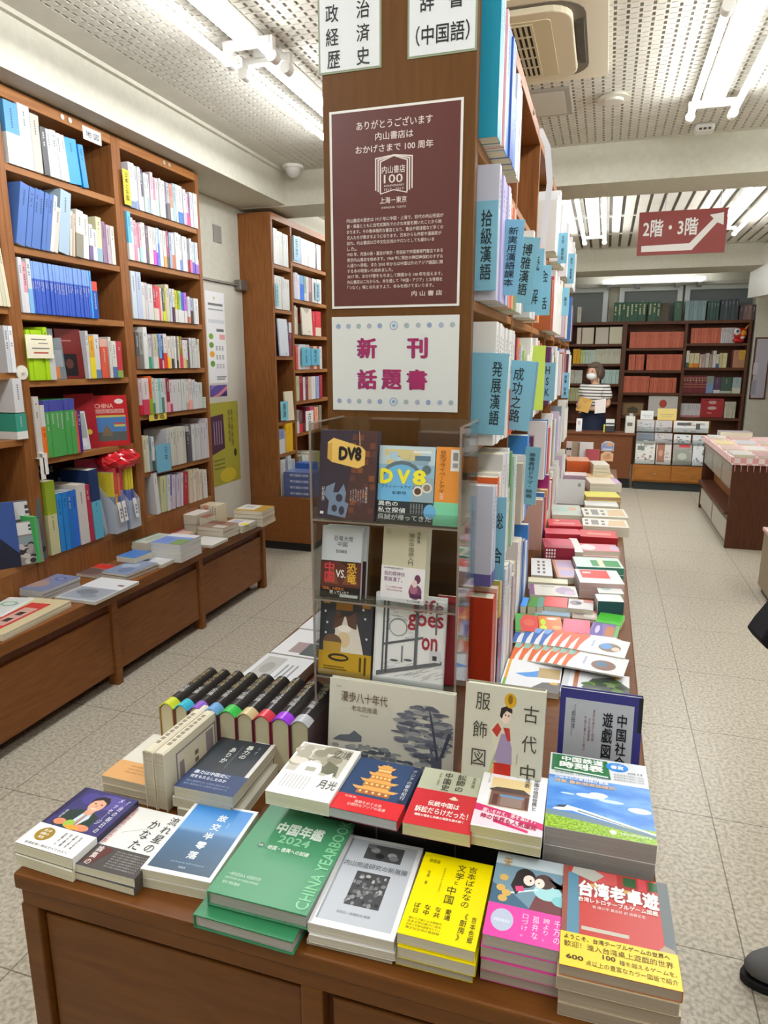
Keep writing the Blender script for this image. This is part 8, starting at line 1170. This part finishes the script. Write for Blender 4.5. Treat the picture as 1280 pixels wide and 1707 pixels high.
skin('navy_apron', [[(0, -.01, .95, (.16, .125)), (0, -.01, .85, (.185, .145)), (0, -.01, .65, (.205, .165)), (0, 0, .42, (.19, .15))]], mat('1c2540', .7), t)
h_ = MB(); h_.ball((-.01, .005, 1.44), .098, .108, .105, 18, 10).ball((-.09, .0, 1.40), .03, .07, .075, 12, 8).ball((.075, .01, 1.395), .03, .075, .08, 12, 8).ball((-.01, -.075, 1.492), .075, .045, .035, 14, 8); h_.build('hair', mat('5c4c42', .6), t, smooth=True)
k_ = MB(); k_.ball((-.012, -.085, 1.365), .066, .052, .05, 16, 8); k_.build('face_mask', mat('eceef0', .7), t, smooth=True)
e_ = MB(); [e_.ball((-.012+s*.03, -.122, 1.425), .01, .006, .006, 8, 6) for s in (-1, 1)]; e_.build('eyes', mat('2a2422', .3), t, smooth=True)
f_ = MB(); [f_.ball((-.012+s*.082, -.03, 1.41), .012, .02, .03, 10, 6) for s in (-1, 1)]; f_.build('ears', SKIN, t, smooth=True)
t = thing('envelope', 'mustard yellow envelope held by the person at the counter', 'envelope', (-.225, 9.22, 1.0), (R(70), R(12), R(-15))); MB().box(-.08, -.09, 0, .08, .09, .006).build('envelope', mat('c49a48', .5), t); MB().prism([(-.08, .09, .006), (.08, .09, .006), (0, .02, .008)], (0, 0, .0008)).build('flap', mat('b88d3e', .5), t)
t = thing('paper_sheets', 'white papers held against the chest of the person', 'paper', (-.03, 9.2, .99), (R(72), R(-8), R(-20))); MB().box(-.07, -.09, 0, .07, .09, .004).build('sheets', mat('e3dcd8', .5), t)
# a customer mostly beyond the right edge of the view
t = thing('person', 'person in black coat and grey shoes at the right edge', 'person', (.66, 1.62, 0), (0, 0, R(-78)))
BLK = mat('16161a', .8)
legs = [[(0, 0, .85, (.14, .1)), (0, 0, 1.0, (.12, .09)), (0, 0, 1.2, (.15, .1)), (0, 0, 1.34, (.12, .08)), (0, 0, 1.42, .05), (0, -.02, 1.47, .05), (0, -.03, 1.53, (.075, .09)), (0, -.03, 1.6, (.08, .095)), (0, -.02, 1.65, (.05, .06))],
        [(0, -.03, 1.53, (.075, .09)), (0, -.118, 1.54, .013), (0, -.132, 1.515, .01)],
        [(0, 0, .85, (.14, .1)), (-.09, 0, .8, .09), (-.09, -.01, .45, .06), (-.09, .02, .1, .04), (-.09, 0, .06, .04), (-.09, -.1, .04, .032)], [(0, 0, .85, (.14, .1)), (.09, 0, .8, .09), (.09, -.01, .45, .06), (.09, .02, .1, .04), (.09, 0, .06, .04), (.09, -.1, .04, .032)],
        [(0, 0, 1.34, (.12, .08)), (-.17, 0, 1.33, .055), (-.22, .03, 1.08, .045), (-.2, -.06, .85, .02)], [(0, 0, 1.34, (.12, .08)), (.17, 0, 1.33, .055), (.22, .03, 1.08, .045), (.2, -.06, .85, .02)]]
legs += hand((-.2, -.06, .85), (.1, -.3, -1), (0, 1, -.3), (1, 0, 0))+hand((.2, -.06, .85), (-.1, -.3, -1), (0, 1, -.3), (-1, 0, 0))
skin('body', legs, SKIN, t)
skin('black_coat', [[(0, 0, .62, (.2, .15)), (0, 0, .85, (.18, .13)), (0, 0, 1.0, (.16, .12)), (0, 0, 1.2, (.18, .125)), (0, 0, 1.33, (.15, .1)), (0, 0, 1.4, .07)], [(0, 0, 1.33, (.15, .1)), (-.18, 0, 1.32, .08), (-.225, .03, 1.08, .068), (-.205, -.05, .9, .055)], [(0, 0, 1.33, (.15, .1)), (.18, 0, 1.32, .08), (.225, .03, 1.08, .068), (.205, -.05, .9, .055)]], BLK, t)
skin('black_trousers', [[(0, 0, .82, (.15, .11)), (-.09, 0, .76, .1), (-.09, -.01, .45, .075), (-.09, .015, .12, .06)], [(0, 0, .82, (.15, .11)), (.09, 0, .76, .1), (.09, -.01, .45, .075), (.09, .015, .12, .06)]], BLK, t)
h_ = MB(); h_.ball((0, .01, 1.6), .1, .11, .105, 18, 10); h_.build('hair', mat('2a2422', .6), t, smooth=True)
e_ = MB(); [e_.ball((s*.032, -.12, 1.585), .01, .006, .006, 8, 6) for s in (-1, 1)]; e_.build('eyes', mat('241f1e', .3), t, smooth=True)
f_ = MB(); [f_.ball((s*.086, -.02, 1.57), .012, .02, .03, 10, 6) for s in (-1, 1)]; f_.build('ears', SKIN, t, smooth=True)
f_ = MB(); f_.ball((0, -.117, 1.492), .024, .008, .006, 12, 6); f_.build('mouth', mat('a8605a', .5), t, smooth=True)
f_ = MB(); [f_.ball((s*.032, -.116, 1.605), .018, .006, .004, 10, 6) for s in (-1, 1)]; f_.build('eyebrows', mat('2a2422', .6), t, smooth=True)
for s in (-1, 1):
    sh = MB(); sh.ball((s*.09, -.075, .045), .054, .135, .05, 20, 10, 0, -.5); o = sh.build('shoe', mat('6f7072', .75), t, smooth=True); o['label'] = 'grey clog shoe'
    so = MB(); so.prism([(s*.09+.058*math.cos(a), -.075+.14*math.sin(a), .0) for a in [2*math.pi*k/24 for k in range(24)]], (0, 0, .022)); so.build('sole', mat('141416', .6), o, bevel=.003)
t = thing('shoulder_bag', 'black bag corner hanging beside the person at right edge', 'bag', (.52, 1.80, .88), (0, 0, R(10))); mb = MB(); mb.prism([(-.115, 0, .0), (-.1, 0, .03), (-.02, 0, .16), (-.01, 0, .16), (-.01, 0, -.14), (.0, 0, -.14), (-.03, 0, -.07), (-.1, 0, -.02)], (0, .09, 0)); mb.build('bag', BLK, t, bevel=.012)
mb = MB(); mb.cyl((-.015, .02, .14), (.03, .0, .44), .01, 8).cyl((-.015, .06, .14), (.035, .0, .44), .01, 8); mb.build('strap', BLK, t)
# the piles on the far side of the pillar, left part of the table
PW_ = [('red and pink magazine behind the dark novels', -.79, 1.40, .16, .10, .02, 'b86a62'), ('white brochure pile with grey lettering behind the dark novels', -.80, 1.56, .15, .17, .03, 'dfe1e3'), ('white brochure pile with two dark pictures', -.79, 1.75, .155, .185, .028, 'e6e8ea'), ('white brochure pile with an ochre picture', -.79, 1.95, .155, .19, .026, 'e4e6e8'), ('plain white brochure pile farther along the left side', -.79, 2.16, .155, .19, .024, 'e9eaec'), ('white brochure pile with a brown picture, farthest on left side', -.79, 2.40, .155, .2, .024, 'e6e6e4'), ('white brochure pile at left side, past the brown picture', -.79, 2.64, .155, .2, .02, 'dfe0e0')]
for i, (lab, x, y, w, h, d, c) in enumerate(PW_):
    r = book('brochure', lab, (x, y, TZ+.0006), -2, w, h, d, c, 'brochures on the left side of the table', spine='L', pages='e0ddd6')
    S = [[('e', .4, .5, .3, .3, '8a5a54'), ('e', .7, .4, .2, .3, 'd8a09a')], [('r', .1, .15, .5, .9, 'b9b8b4')]+[('r', .6+.1*k, .2, .64+.1*k, .7, '8f9196') for k in range(3)]+[('e', .3, .5, .12, .2, 'a09e98')], [('r', .3, .1, .55, .5, 'a08a88'), ('r', .55, .05, .95, .5, '3f4a4a'), ('r', .6, .55, 1, .95, '39474a')], [('r', .35, .3, .8, .75, 'c4b48a'), ('e', .5, .5, .12, .15, 'a88f4a'), ('r', .65, .02, 1, .28, '4a5456')], [], [('r', .4, .3, .8, .7, 'b4a698')], []][i]
    if S: art(r, w, h, d, S)
